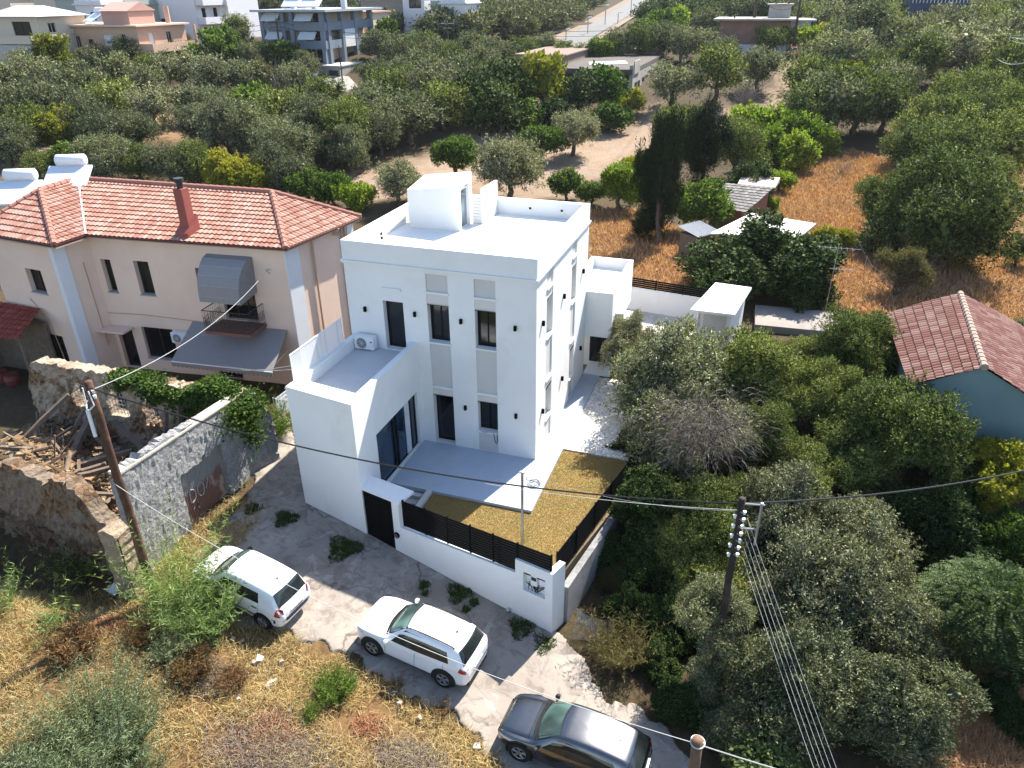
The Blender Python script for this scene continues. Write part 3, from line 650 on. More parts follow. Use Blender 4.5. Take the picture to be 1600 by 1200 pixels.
# ------------------------------------------------------------------ tiled roofs
def tile_mat(name, c1, c2, c3):
    m, nt, b, P, g = base(name)
    at_ = nd(nt, 'ShaderNodeAttribute', attribute_name='tile'); fl = nd(nt, 'ShaderNodeVectorMath', operation='FLOOR'); nt.links.new(at_.outputs['Vector'], fl.inputs[0])
    wn = nd(nt, 'ShaderNodeTexWhiteNoise', noise_dimensions='3D'); nt.links.new(fl.outputs[0], wn.inputs['Vector'])
    sx_ = nd(nt, 'ShaderNodeSeparateColor'); nt.links.new(wn.outputs['Color'], sx_.inputs[0])
    c = ramp(nt, sx_.outputs[0], [(0, c1), (.5, c2), (1, c3)])
    c = mixc(nt, ramp(nt, noise(nt, .8, 6, .7, P), [(.45, 0), (.65, .25)]), c, tuple(v*.85 for v in c1))
    c = mixc(nt, ramp(nt, noise(nt, 14, 5, .7, P), [(.35, .25), (.5, 0)]), c, (.14, .07, .05))
    nt.links.new(c, b.inputs['Base Color']); b.inputs['Roughness'].default_value = .85; b.inputs['Specular IOR Level'].default_value = .2
    return m
def tile_roof(parent, A, B, Cc, D, m, tile=.235, row=.36, amp=.05, step=.05, name='roof_slope'):
    A, B, Cc, D = [np.array(p, float) for p in (A, B, Cc, D)]; name_seed = int(abs(A[0]*7+B[1]*3)) % 50
    U = (B-A); U /= np.linalg.norm(U); W_ = ((D+Cc)/2-(A+B)/2); W_ -= U*(W_@U); Ls = np.linalg.norm(W_); W_ /= Ls
    N = np.cross(U, W_); N = N if N[2] > 0 else -N
    nr = max(2, int(round(Ls/row))); lines = []; tv = []
    us = [((p-A)@U) for p in (A, B, Cc, D)]
    lo, hi = min(us), max(us); ug = np.arange(lo, hi+tile/6, tile/6)
    for i in range(nr):
        for vv_, h in ((i/nr, step), (min(1, (i+1)/nr+.09/Ls), 0)):
            l = A+(D-A)*vv_; r = B+(Cc-B)*vv_; ul, ur = (l-A)@U, (r-A)@U
            uu = np.clip(ug, ul, ur); f = (uu-ul)/max(ur-ul, 1e-6)
            prof = np.abs(np.sin(np.pi*uu/tile))**.8*amp
            if vv_ >= .999: prof = prof*.6
            lines.append(l+(r-l)*f[:, None]+N*(h+prof[:, None])); tv.append(np.stack([uu/tile+.001, np.full(len(uu), i+.5), np.full(len(uu), name_seed+.5)], -1))
    V = np.concatenate(lines); n = len(ug)
    idx = np.arange(len(lines)*n).reshape(len(lines), n)
    F = np.stack([idx[:-1, :-1], idx[:-1, 1:], idx[1:, 1:], idx[1:, :-1]], -1).reshape(-1, 4)
    V = V-world_origin(parent); me = mesh_np(name, V, F, m)
    at_ = me.attributes.new('tile', 'FLOAT_VECTOR', 'POINT'); at_.data.foreach_set('vector', np.concatenate(tv).ravel().astype(np.float32))
    return link(name, me, parent)
def ridge_tiles(parent, a, b, m, r=.13, seg=.36):
    a, b = np.array(a, float), np.array(b, float); n = max(2, int(np.linalg.norm(b-a)/seg)); mb = MB()
    for i in range(n):
        p, q = a+(b-a)*i/n, a+(b-a)*(i+1.08)/n; mb.tube([p, q], [r*1.12, r*.9], 8)
    return mb.build('ridge_tiles', m, parent)
terra = tile_mat('terracotta_tiles', (.28, .125, .09), (.355, .19, .145), (.42, .26, .21))
# ---- peach house
PH = thing('peach_house', (-17, 4, -.3), 'two-storey peach rendered house with terracotta tiled roof and white corner strips', 'house')
E1, E2, E3, E4 = (-21.57, 1.77, 6.4), (-11.78, 2.67, 6.4), (-11.2, 8.04, 6.4), (-21.2, 7.7, 6.4)
W1 = (-21.65, .17, 6.4); R0, R1, R2 = [tuple(at_z(px_, py_, 7.68)) for px_, py_ in ((122, 280), (425, 301), (63, 298))]
W0, W9 = (-27.0, .65, 6.4), (-27.0, 7.4, 6.4)
tile_roof(PH, E1, E2, R1, R0, terra); tile_roof(PH, E2, E3, R1, R1, terra); tile_roof(PH, W1, E1, R0, R2, terra); tile_roof(PH, W0, W1, R2, R2, terra)
tile_roof(PH, E3, E4, R0, R1, terra); tile_roof(PH, W9, W0, R2, R0, terra)
rt_ = mat('ridge_terracotta', (.31, .145, .11), .85, .15, 5)
for a, b_ in ((E2, R1), (E3, R1), (R0, R1), (W1, R2), (R2, R0), (W0, R2)):
    ridge_tiles(PH, np.array(a)+[0, 0, .05], np.array(b_)+[0, 0, .05], rt_)
vm = MB(); vm.tube([np.array(E1)+[0, 0, .04], np.array(R0)+[0, 0, .02]], .07, 6); vm.build('valley_gutter', mat('zinc', (.45, .45, .46), .5, .15), PH)
so_ = MB(); so_.prism([p[:2] for p in (E1, E2, E3, E4)], 6.30, 6.36); so_.prism([p[:2] for p in (W0, W1, E1, E4, W9)], 6.24, 6.298); so_.build('soffit', mat('soffit_peach', (.42, .3, .23), .9), PH)
gt = MB(); gt.tube([W0, W1, E1, E2, E3], .06, 8); gt.build('gutter', mat('maroon_gutter', (.10, .035, .03), .5), PH)
PA, PB, PC = np.array([-21.85, 2.05, 0]), np.array([-12.1, 2.95, 0]), np.array([-11.6, 7.8, 0])
PW = np.array([-22.3, .53, 0]); PW0 = np.array([-26.8, .93, 0])
def fr(a, b):
    U = (b-a); L = np.linalg.norm(U[:2]); U = U/L; return U, np.array([U[1], -U[0], 0]), L
U1, N1, L1 = fr(PA, PB); U2, N2, L2_ = fr(PB, PC); U3, N3, L3 = fr(PW, PA); U4, N4, L4 = fr(PW0, PW)
wl = MB()
facade(wl, PA, U1, N1, L1, -.6, 6.3, [(.36, .88, 3.63, 5.22, .3), (2.1, 2.88, 3.63, 5.26, .3), (5.25, 5.8, 4.0, 5.15, .25), (6.35, 8.0, 2.8, 5.0, .25), (.22, 1.05, -.3, 1.75, .25), (1.6, 3.3, .35, 1.98, .22), (5.3, 6.6, -.3, 1.9, .2)])
facade(wl, PB, U2, N2, L2_, -.6, 6.3, []); facade(wl, PW, U3, N3, L3, -.6, 6.3, [])
facade(wl, PW0, U4, N4, L4, -.6, 6.3, [(2.2, 3.25, 3.78, 4.92, .28), (2.2, 3.3, -.3, 1.68, .2)])
wl.quad(tuple(PC+[0, 0, -.6]), (-21.5, 7.4, -.6), (-21.5, 7.4, 6.3), tuple(PC+[0, 0, 6.3])); wl.quad((-26.8, 7, -.6), (-26.8, .93, -.6), (-26.8, .93, 6.3), (-26.8, 7, 6.3))
wl.build('wall', peach, PH)
brn = mat('dark_brown_frame', (.045, .03, .022), .6)
sg = mat('grey_sill', (.35, .34, .34), .7)
for (a, b_, c_, d_, dp) in ((.36, .88, 3.63, 5.22, .29), (2.1, 2.88, 3.63, 5.26, .29), (5.25, 5.8, 4.0, 5.15, .24)): window(PH, PA, U1, N1, a, b_, c_, d_, dp, fm=brn, mull=0, sill=sg)
window(PH, PA, U1, N1, 6.35, 8.0, 2.8, 5.0, .24, 'balcony_door', fm=brn, mull=2)
window(PH, PA, U1, N1, .22, 1.05, -.3, 1.75, .24, 'door', fm=brn, mull=0); window(PH, PA, U1, N1, 1.6, 3.3, .35, 1.98, .21, fm=brn, mull=1, sill=sg)
window(PH, PA, U1, N1, 5.3, 6.6, -.3, 1.9, .19, 'door', fm=brn, mull=1)
window(PH, PW0, U4, N4, 2.2, 3.25, 3.78, 4.92, .27, fm=brn, mull=1, sill=sg); window(PH, PW0, U4, N4, 2.2, 3.3, -.3, 1.68, .19, 'door', fm=brn, mull=1, rails=3)
mb = MB(); mb.obox(PB, U2, N2, 0, .85, 0, .05, -.6, 6.25); mb.obox(PB, U2, N2, 0, -.04, 0, .05, -.6, 6.25); mb.obox(PW, U3, N3, -.03, .5, .0, .05, -.6, 6.2); mb.obox(PW0, U4, N4, L4-.22, L4, 0, .04, -.6, 6.2)
mb.obox(PB, U2, N2, L2_-.5, L2_, 0, .05, -.6, 6.25); build_each(mb, 'corner_strip', mat('white_strip', (.66, .67, .69), .85, .04), PH)
pc2 = mat('pipe_peach', (.48, .32, .22), .7)
pd = MB()
for u_ in (1.75, 3.9, 4.15): pd.tube([PB+U2*u_+N2*.08+[0, 0, 6.2], PB+U2*u_+N2*.08+[0, 0, .3]], .05, 8)
pd.tube([PB+U2*3.3+N2*.4+[0, 0, 6.38], PB+U2*3.3+N2*.1+[0, 0, 6.1], PB+U2*3.9+N2*.08+[0, 0, 5.9]], .05, 8)
build_each(pd, 'downpipe', pc2, PH)
pw_ = MB(); pw_.tube([PW+U3*1.1+N3*.03+[0, 0, 5.2], PW+U3*1.15+N3*.03+[0, 0, 1.0]], .018, 5); pw_.tube([PA+N1*.02+[0, 0, 2.55], PA+U1*2+N1*.02+[0, 0, 2.62], PA+U1*6+N1*.02+[0, 0, 2.5]], .018, 5)
pw_.tube([PW0+U4*1.9+N4*.03+[0, 0, 3.4], PW0+U4*2.8+N4*.03+[0, 0, 2.4], PW0+U4*3.0+N4*.03+[0, 0, .4]], .02, 5); build_each(pw_, 'conduit', pc2, PH)
mb = MB(); mb.obox(PA, U1, N1, -.45, 1.2, .0, .75, 1.84, 1.93); mb.build('door_canopy', peach, PH)
# balcony with iron railing
bl = MB(); u0, u1, oo = 6.1, 8.35, 1.35; bl.obox(PA, U1, N1, u0, u1, 0.0, oo, 2.62, 2.76); blo = bl.build('balcony', mat('balcony_red_tile', (.20, .09, .065), .8), PH)
rl = MB(); QQ = lambda u_, n_, z_: PA+U1*u_+N1*n_+np.array([0, 0, z_])
path = [(u0+.03, .02), (u0+.03, oo-.03), (u1-.03, oo-.03), (u1-.03, .02)]
for z_ in (2.84, 3.2, 3.72): rl.tube([QQ(a, b_, z_) for a, b_ in path], .014 if z_ < 3.5 else .022, 5)
for (a, b_), (c_, d_) in zip(path[:-1], path[1:]):
    n = int(max(2, np.hypot(c_-a, d_-b_)/.13))
    for i in range(n+1):
        s_, t_ = a+(c_-a)*i/n, b_+(d_-b_)*i/n; rl.tube([QQ(s_, t_, 2.76), QQ(s_, t_, 3.72)], .009, 4, False)
        if i < n:
            s2, t2 = a+(c_-a)*(i+.5)/n, b_+(d_-b_)*(i+.5)/n
            rl.tube([QQ(s_, t_, 3.2), QQ(s2, t2, 3.42), QQ(a+(c_-a)*(i+1)/n, b_+(d_-b_)*(i+1)/n, 3.2)], .008, 4, False)
            rl.tube([QQ(s_, t_, 3.2), QQ(s2, t2, 2.98), QQ(a+(c_-a)*(i+1)/n, b_+(d_-b_)*(i+1)/n, 3.2)], .008, 4, False)
rl.build('railing', iron, blo)
# barrel awning over the balcony door
aw = MB(); n = 6; u0, u1 = 6.0, 8.2; pr = [(math.sin(t)*1.25, 5.85-(1-math.cos(t))*1.5) for t in np.linspace(0, math.pi/2, n)]+[(1.25, 4.1)]
for (o0, z0_), (o1, z1_) in zip(pr[:-1], pr[1:]):
    aw.quad(QQ(u0+.1*o0, o0, z0_), QQ(u1-.1*o0, o0, z0_), QQ(u1-.1*o1, o1, z1_), QQ(u0+.1*o1, o1, z1_))
    for uu_, sg_ in ((u0, .1), (u1, -.1)): aw.quad(QQ(uu_+sg_*o0, o0, z0_), QQ(uu_+sg_*o1, o1, z1_), QQ(uu_+sg_*.3, .02, 4.25))
awo = aw.build('barrel_awning', awn_grey, PH)
md = awo.modifiers.new('thick', 'SOLIDIFY'); md.thickness = .015
rb = MB()
for (o1, z1_) in pr:
    rb.tube([QQ(u0+.1*o1, o1+.01, z1_+.01), QQ(u1-.1*o1, o1+.01, z1_+.01)], .011, 4)
    for uu_, sg_ in ((u0, .1), (u1, -.1)): rb.tube([QQ(uu_+sg_*o1-sg_*.15, o1, z1_), QQ(uu_+sg_*.3, .02, 4.25)], .01, 4)
rb.build('awning_ribs', mat('rib_grey', (.34, .33, .33), .6), awo)
lowp = [QQ(4.55, .03, 2.52), QQ(9.35, .03, 2.52), QQ(9.45, 1.9, 1.35), QQ(4.45, 1.9, 1.35)]
aw = MB(); aw.quad(*lowp); nsc = 24
a_, b_ = lowp[3], lowp[2]
for i in range(nsc):
    p, q = a_+(b_-a_)*i/nsc, a_+(b_-a_)*(i+1)/nsc; aw.quad(p, q, q-[0, 0, .2], (p+q)/2-[0, 0, .26], p-[0, 0, .2])
awl = aw.build('drop_awning', awn_grey, PH); md = awl.modifiers.new('thick', 'SOLIDIFY'); md.thickness = .015
mb = MB(); mb.tube([a_, b_], .03, 6)
mb.tube([QQ(4.7, .03, 1.5), a_+U1*.2], .02, 5); mb.tube([QQ(9.2, .03, 1.5), b_-U1*.2], .02, 5); build_each(mb, 'awning_arm', metal_w, awl)
# chimney
ch = MB(); bx, by = -16.85, 2.95
ch.prism([(bx-.22, by-.22), (bx+.22, by-.22), (bx+.22, by+.22), (bx-.22, by+.22)], 6.5, 8.55)
ch.prism([(bx-.34, by-.5), (bx+.34, by-.5), (bx+.34, by+.3), (bx-.34, by+.3)], 6.5, [6.72, 6.72, 7.32, 7.32])
cho = ch.build('chimney', mat('red_chimney', (.27, .075, .06), .6, .1), PH)
mb = MB(); mb.cyl((bx, by), .13, 8.55, 8.85, 14); mb.cyl((bx, by), .2, 8.8, 8.98, 14, .2); mb.build('chimney_cap', mat('dark_cowl', (.03, .03, .032), .5, .1), cho)
ac2 = thing('air_conditioner', tuple(PA+U1*3.45+N1*.1+[0, 0, 1.45]), 'white air conditioning unit on the front wall of the peach house', 'air conditioner')
ac_unit(ac2, PA+U1*3.42+N1*.04+[0, 0, 1.42], U1, N1)
solar((-27.0, 3.6, 7.0), math.radians(25), 'front solar water heater at the left end of the peach house roof', 1.1, 'solar heaters on the peach house')
solar((-26.4, 6.1, 7.25), math.radians(25), 'rear solar water heater at the left end of the peach house roof', 1.1, 'solar heaters on the peach house')
# low lean-to with red tiles and clay pots at the left edge
LT = thing('lean_to', (-25, -.5, -.3), 'low lean-to with dark red tiles beside the peach house at the left picture edge', 'lean-to')
darkt = tile_mat('dark_red_tiles', (.18, .035, .025), (.24, .05, .035), (.30, .08, .05))
tile_roof(LT, (-28, -1.9, 2.3), (-23.7, -1.35, 2.3), (-24.2, .6, 3.0), (-28, .75, 3.0), darkt)
mb = MB(); mb.box((-27.9, -1.5, -.5), (-27.7, .5, 2.4)); mb.box((-24.0, -1.15, -.5), (-23.85, -1.0, 2.3)); mb.box((-27.7, .4, -.5), (-24.1, .5, 2.4)); build_each(mb, 'post', wood_old, LT)
for k, (px_, py_) in enumerate(((4, 592), (20, 596))):
    p = at_z(px_, py_, -.2); mb = MB()
    mb.tube([(p[0], p[1], -.45+z_) for z_ in (0, .15, .4, .6, .66)], [.2, .3, .34, .26, .3], 14)
    tag(mb.build('clay_pot', mat('dark_red_pot', (.14, .03, .025), .6), smooth=False), ('dark red clay pot at the left picture edge under the lean-to', 'dark red clay pot beside another one, nearer the ruined wall')[k], 'pot', 'clay pots by the lean-to')
# clothes rack under the awning by the annex
cr_ = thing('drying_rack', (-10.9, .2, -.4), 'drying rack hung with pale laundry between the ivy and the white annex', 'drying rack')
mb = MB()
for k in range(4): mb.box((-11.3+.22*k, -.3, .25), (-11.28+.22*k, .6, .9))
mb.build('laundry', mat('laundry', (.5, .53, .58), .9), cr_); mb = MB()
for x_, y_ in ((-11.4, -.3), (-10.5, -.3), (-11.4, .6), (-10.5, .6)): mb.tube([(x_, y_, -.4), (x_, y_, .95)], .015, 5)
mb.tube([(-11.4, -.3, .93), (-10.5, -.3, .93)], .015, 5); mb.tube([(-11.4, .6, .93), (-10.5, .6, .93)], .015, 5); mb.build('rack_frame', metal_w, cr_)

# ------------------------------------------------------------------ the ruin
def stone_mat(name, plaster, stone, amount, sc=5.5, dark=(.06, .04, .03)):
    m, nt, b, P, g = base(name)
    vo = nd(nt, 'ShaderNodeTexVoronoi'); vo.inputs['Scale'].default_value = sc; nt.links.new(P, vo.inputs['Vector'])
    ve = nd(nt, 'ShaderNodeTexVoronoi', feature='DISTANCE_TO_EDGE'); ve.inputs['Scale'].default_value = sc; nt.links.new(P, ve.inputs['Vector'])
    s = mixc(nt, ramp(nt, vo.outputs['Color'], [(.2, 0), (.8, 1)]), tuple(v*.6 for v in stone), tuple(v*1.35 for v in stone))
    s = mixc(nt, ramp(nt, ve.outputs['Distance'], [(0, 1), (.06, 0)]), s, dark)
    p = mixc(nt, ramp(nt, noise(nt, 3, 8, .75, P), [(.35, 0), (.65, 1)]), tuple(v*.75 for v in plaster), tuple(v*1.15 for v in plaster))
    p = mixc(nt, ramp(nt, noise(nt, 18, 4, .7, P), [(.5, 0), (.6, .55)]), p, tuple(v*.35 for v in plaster))
    c = mixc(nt, ramp(nt, noise(nt, .75, 7, .65, P, .4), [(amount-.03, 0), (amount+.03, 1)]), s, p)
    nt.links.new(c, b.inputs['Base Color']); b.inputs['Roughness'].default_value = .95; b.inputs['Specular IOR Level'].default_value = .15
    bn = nd(nt, 'ShaderNodeBump'); bn.inputs['Strength'].default_value = .9; bn.inputs['Distance'].default_value = .06
    mm = nd(nt, 'ShaderNodeMath', operation='ADD'); nt.links.new(ve.outputs['Distance'], mm.inputs[0]); nt.links.new(noise(nt, 9, 8, .8, P), mm.inputs[1])
    nt.links.new(mm.outputs[0], bn.inputs['Height']); nt.links.new(bn.outputs[0], b.inputs['Normal'])
    return m
grey_pl = stone_mat('grey_roughcast', (.31, .305, .30), (.27, .245, .21), .30)
ochre_pl = stone_mat('ochre_plaster_rubble', (.42, .345, .26), (.24, .155, .095), .50)
near_st = stone_mat('rubble_masonry', (.25, .195, .145), (.19, .12, .07), .50)
def rough_wall(name, p0, p1, th, zb, top, m, label, holes=(), parent=None, step=.14, amp=.035, seed=1):
    """masonry wall with an uneven top; top = [(u, z)...]"""
    g = np.random.default_rng(seed); p0 = np.array(p0, float); p1 = np.array(p1, float); L = np.linalg.norm(p1-p0); U = (p1-p0)/L; N = np.array([U[1], -U[0]])
    nu = int(L/step)+1; us = np.linspace(0, L, nu); zt = np.interp(us, [t[0] for t in top], [t[1] for t in top])+g.normal(0, .035, nu)
    nz = 22; V = []; idx = {}; mb = MB()
    def vid(i, j, s):
        k = (i, j, s)
        if k not in idx:
            z = zb+(zt[i]-zb)*j/nz; dn = g.normal(0, amp) if 0 < j else 0
            q = p0+U*(us[i]+g.normal(0, .02))+N*((th/2 if s == 0 else -th/2)+dn); idx[k] = len(mb.v); mb.v.append((q[0], q[1], z+(g.normal(0, .03) if j == nz else 0)))
        return idx[k]
    solid = np.ones((nu-1, nz), bool)
    for i in range(nu-1):
        for j in range(nz):
            uc = (us[i]+us[i+1])/2; zc = zb+(zt[i]-zb)*(j+.5)/nz
            for (a, b_, c_, d_) in holes:
                if a < uc < b_ and c_ < zc < d_: solid[i, j] = False
    for i in range(nu-1):
        for j in range(nz):
            if not solid[i, j]: continue
            mb.f.append((vid(i, j, 0), vid(i+1, j, 0), vid(i+1, j+1, 0), vid(i, j+1, 0))); mb.f.append((vid(i+1, j, 1), vid(i, j, 1), vid(i, j+1, 1), vid(i+1, j+1, 1)))
            if j == nz-1 or not solid[i, j+1]: mb.f.append((vid(i, j+1, 0), vid(i+1, j+1, 0), vid(i+1, j+1, 1), vid(i, j+1, 1)))
            if j > 0 and not solid[i, j-1]: mb.f.append((vid(i, j, 0), vid(i, j, 1), vid(i+1, j, 1), vid(i+1, j, 0)))
            if i == 0 or not solid[i-1, j]: mb.f.append((vid(i, j, 0), vid(i, j+1, 0), vid(i, j+1, 1), vid(i, j, 1)))
            if i == nu-2 or not solid[i+1, j]: mb.f.append((vid(i+1, j, 0), vid(i+1, j, 1), vid(i+1, j+1, 1), vid(i+1, j+1, 0)))
    return mb.build(name, m, parent)
RU = thing('ruined_house', (-15, -6, -.5), 'roofless ruined stone house with crumbling walls and a painted garage shutter', 'ruin')
# street side wall (outer face at x=-10.15), garage opening y -7.1..-5.05
rough_wall('street_wall', (-10.33, -9.35), (-10.33, -3.35), .36, -.9, [(0, 3.0), (.4, 3.35), (2, 3.3), (4, 3.12), (5.2, 2.95), (6, 2.95)], grey_pl, '', [(2.22, 4.3, -1, 1.78)], RU, .11, .012, 3)
rough_wall('end_pier', (-10.35, -3.4), (-9.95, -2.45), .45, -.9, [(0, 2.95), (.5, 2.8), (1.05, 1.5)], grey_pl, '', (), RU, .12, .02, 5)
rough_wall('rear_wall', (-20.6, -3.5), (-10.2, -3.35), .5, -.5, [(0, 1.6), (.25, 2.3), (.6, 2.95), (2.5, 3.0), (4, 3.0), (6, 2.95), (7.6, 2.9), (10.4, 2.95)], ochre_pl, '', [(2.15, 3.0, 1.2, 2.35), (4.0, 4.9, 1.1, 2.3), (5.7, 6.5, 1.0, 2.35), (7.5, 8.2, -.4, 2.1)], RU, .13, .03, 7)
rough_wall('near_wall', (-18.5, -8.3), (-10.9, -8.95), .5, -2.6, [(0, .5), (1.2, 1.2), (2.1, 1.9), (3.0, 2.2), (4.0, 2.0), (4.6, 1.85), (5.0, 2.2), (6.0, 2.1), (6.4, 1.7), (6.6, 1.1), (7.2, .7), (7.7, .6)], near_st, '', (), RU, .12, .05, 9)
cap = MB(); cap.prism([(-10.52, -9.3), (-10.12, -9.3), (-10.12, -3.4), (-10.52, -3.4)], [3.22, 3.22, 2.93, 2.93], [3.34, 3.34, 3.03, 3.03]); cap.build('wall_coping', mat('pale_lime_coping', (.50, .44, .36), .95, .15, 3, .6, 14), RU, bevel=.03)
# corrugated shutter, faded red with pale graffiti strokes
sh = MB(); ys_ = np.arange(-7.14, -5.03, .0125)
for i in range(len(ys_)-1): sh.quad((-10.36+.012*math.sin(ys_[i]*70), ys_[i], -.9), (-10.36+.012*math.sin(ys_[i+1]*70), ys_[i+1], -.9), (-10.36+.012*math.sin(ys_[i+1]*70), ys_[i+1], 1.8), (-10.36+.012*math.sin(ys_[i]*70), ys_[i], 1.8))
shm, nt, b, P, g_ = base('shutter_paint')
sp = nd(nt, 'ShaderNodeSeparateXYZ'); nt.links.new(P, sp.inputs[0])
mr = nd(nt, 'ShaderNodeMapRange'); nt.links.new(sp.outputs[2], mr.inputs[0]); mr.inputs[1].default_value = .35; mr.inputs[2].default_value = 1.1
nn = nd(nt, 'ShaderNodeMath', operation='ADD'); nt.links.new(mr.outputs[0], nn.inputs[0])
n0 = nd(nt, 'ShaderNodeMapRange'); nt.links.new(noise(nt, 2.2, 5, .6, P), n0.inputs[0]); n0.inputs[3].default_value = -.9; n0.inputs[4].default_value = .9; nt.links.new(n0.outputs[0], nn.inputs[1])
c = mixc(nt, ramp(nt, nn.outputs[0], [(.4, 0), (.6, 1)]), (.17, .085, .06), (.20, .195, .19))
c = mixc(nt, ramp(nt, noise(nt, 1.3, 4, .5, P), [(.55, 0), (.62, .7)]), c, (.45, .33, .27))
nt.links.new(c, b.inputs['Base Color']); b.inputs['Roughness'].default_value = .6
shutter = sh.build('garage_shutter', shm, RU)
gf = MB()
def stroke(pts, r=.022): gf.tube([(-10.335, y_, z_) for y_, z_ in pts], [r]*len(pts), 5)
arc = lambda cy_, cz_, ry_, rz_, a0, a1: [(cy_+ry_*math.cos(t), cz_+rz_*math.sin(t)) for t in np.linspace(a0, a1, 12)]
stroke([(-6.75, .35), (-6.72, .85)]); stroke(arc(-6.72, .6, .26, .26, -1.5, 1.5)); stroke(arc(-6.2, .6, .16, .27, 0, 6.3)); stroke([(-5.95, .45), (-5.8, .8), (-5.7, .5)])
gf.build('graffiti', mat('pale_spray_paint', (.30, .29, .29), .7), shutter)
for (a, b_, c_, d_) in ((-18.42, -17.62, 1.25, 2.3), (-16.55, -15.75, 1.15, 2.25), (-14.85, -14.15, 1.05, 2.3)):
    mb = MB()
    for x_ in np.linspace(a, b_, 6): mb.tube([(x_, -3.62, c_), (x_, -3.62, d_)], .013, 5)
    for z_ in np.linspace(c_+.1, d_-.1, 6): mb.tube([(a, -3.63, z_), (b_, -3.63, z_)], .013, 5)
    mb.build('window_grille', mat('white_iron', (.42, .41, .39), .6), RU)
# broken concrete pillar
PL = thing('gate_pillar', (-9.95, -10.25, -.6), 'broken square plastered pillar standing next to the wooden utility pole', 'pillar')
rough_wall('shaft', (-10.1, -10.2), (-9.5, -10.2), .6, -1.4, [(0, 2.05), (.3, 2.15), (.6, 2.0)], stone_mat('worn_pillar', (.36, .28, .20), (.30, .2, .13), .34), '', (), PL, .1, .015, 11)
mb = MB(); mb.tube([(-9.47, -10.48, -1.2), (-9.46, -10.46, 1.95)], .02, 5); mb.build('conduit', cable_m, PL)
# rubble: mound and stones
rub = stone_mat('rubble_soil', (.17, .11, .07), (.17, .10, .06), .5, 8)
rx = np.arange(-20.4, -10.4, .12); ry = np.arange(-9.0, -3.6, .12); RX, RY = np.meshgrid(rx, ry)
def mound(x, y):
    h = 1.2*np.exp(-(((x+18.3)/2.2)**2+((y+6.6)/1.6)**2))+.75*np.exp(-(((x+15.8)/1.6)**2+((y+7.3)/1.1)**2))+.6*np.exp(-(((x+12.3)/1.5)**2+((y+6.3)/1.3)**2))+.5*np.exp(-(((x+20)/1.4)**2+((y+4.6)/1.2)**2))
    return -.3+h+.12*np.sin(x*3.1+y*2)*np.sin(y*4.3)
RZ = mound(RX, RY)+np.random.default_rng(2).normal(0, .045, RX.shape)
idx = np.arange(RX.size).reshape(RX.shape); F = np.stack([idx[:-1, :-1], idx[:-1, 1:], idx[1:, 1:], idx[1:, :-1]], -1).reshape(-1, 4)
tag(link('rubble_mound', mesh_np('rubble_mound', np.stack([RX, RY, RZ], -1).reshape(-1, 3), F, rub)), 'heap of earth and broken masonry filling the roofless ruin', 'rubble', kind='stuff')
def rocks(name, P, S, m, seed=0):
    g = np.random.default_rng(seed)
    o = np.array([(1, 1, 1), (-1, 1, 1), (-1, -1, 1), (1, -1, 1), (1, 1, -1), (-1, 1, -1), (-1, -1, -1), (1, -1, -1)], float)*.5
    f = np.array([(0, 1, 2, 3), (7, 6, 5, 4), (0, 3, 7, 4), (1, 0, 4, 5), (2, 1, 5, 6), (3, 2, 6, 7)])
    n = len(P); V = o[None]*g.uniform(.5, 1.2, (n, 1, 3))+g.uniform(-.16, .16, (n, 8, 3))
    a, b_ = g.uniform(0, 6.28, n), g.uniform(-.6, .6, n)
    ca, sa, cb, sb = np.cos(a), np.sin(a), np.cos(b_), np.sin(b_)
    R = np.zeros((n, 3, 3)); R[:, 0, 0] = ca; R[:, 0, 1] = -sa*cb; R[:, 0, 2] = sa*sb; R[:, 1, 0] = sa; R[:, 1, 1] = ca*cb; R[:, 1, 2] = -ca*sb; R[:, 2, 1] = sb; R[:, 2, 2] = cb
    V = np.einsum('nij,nkj->nki', R, V)*S[:, None, None]+P[:, None, :]
    F = (np.arange(n)*8)[:, None, None]+f[None]
    return mesh_np(name, V.reshape(-1, 3), F.reshape(-1, 4), m)
stone_l = leafmat('rubble_stone', (.11, .065, .04), (.21, .13, .08), (.36, .27, .19), 0.0, .95)
g = np.random.default_rng(4); n = 9000
q = np.c_[g.uniform(-20.3, -10.6, n), g.uniform(-8.7, -3.75, n)]
q[:3500] = g.normal((-18.0, -6.3), (1.5, 1.1), (3500, 2)); q[:, 0] = np.clip(q[:, 0], -20.3, -10.7); q[:, 1] = np.clip(q[:, 1], -8.3, -3.9)
tag(link('rubble_stones', rocks('rubble_stones', np.c_[q, mound(q[:, 0], q[:, 1])+.02], np.clip(g.lognormal(-2.35, .45, n), .04, .3), stone_l)), 'loose tan stones and broken bricks covering the floor of the ruin', 'stones', kind='stuff')
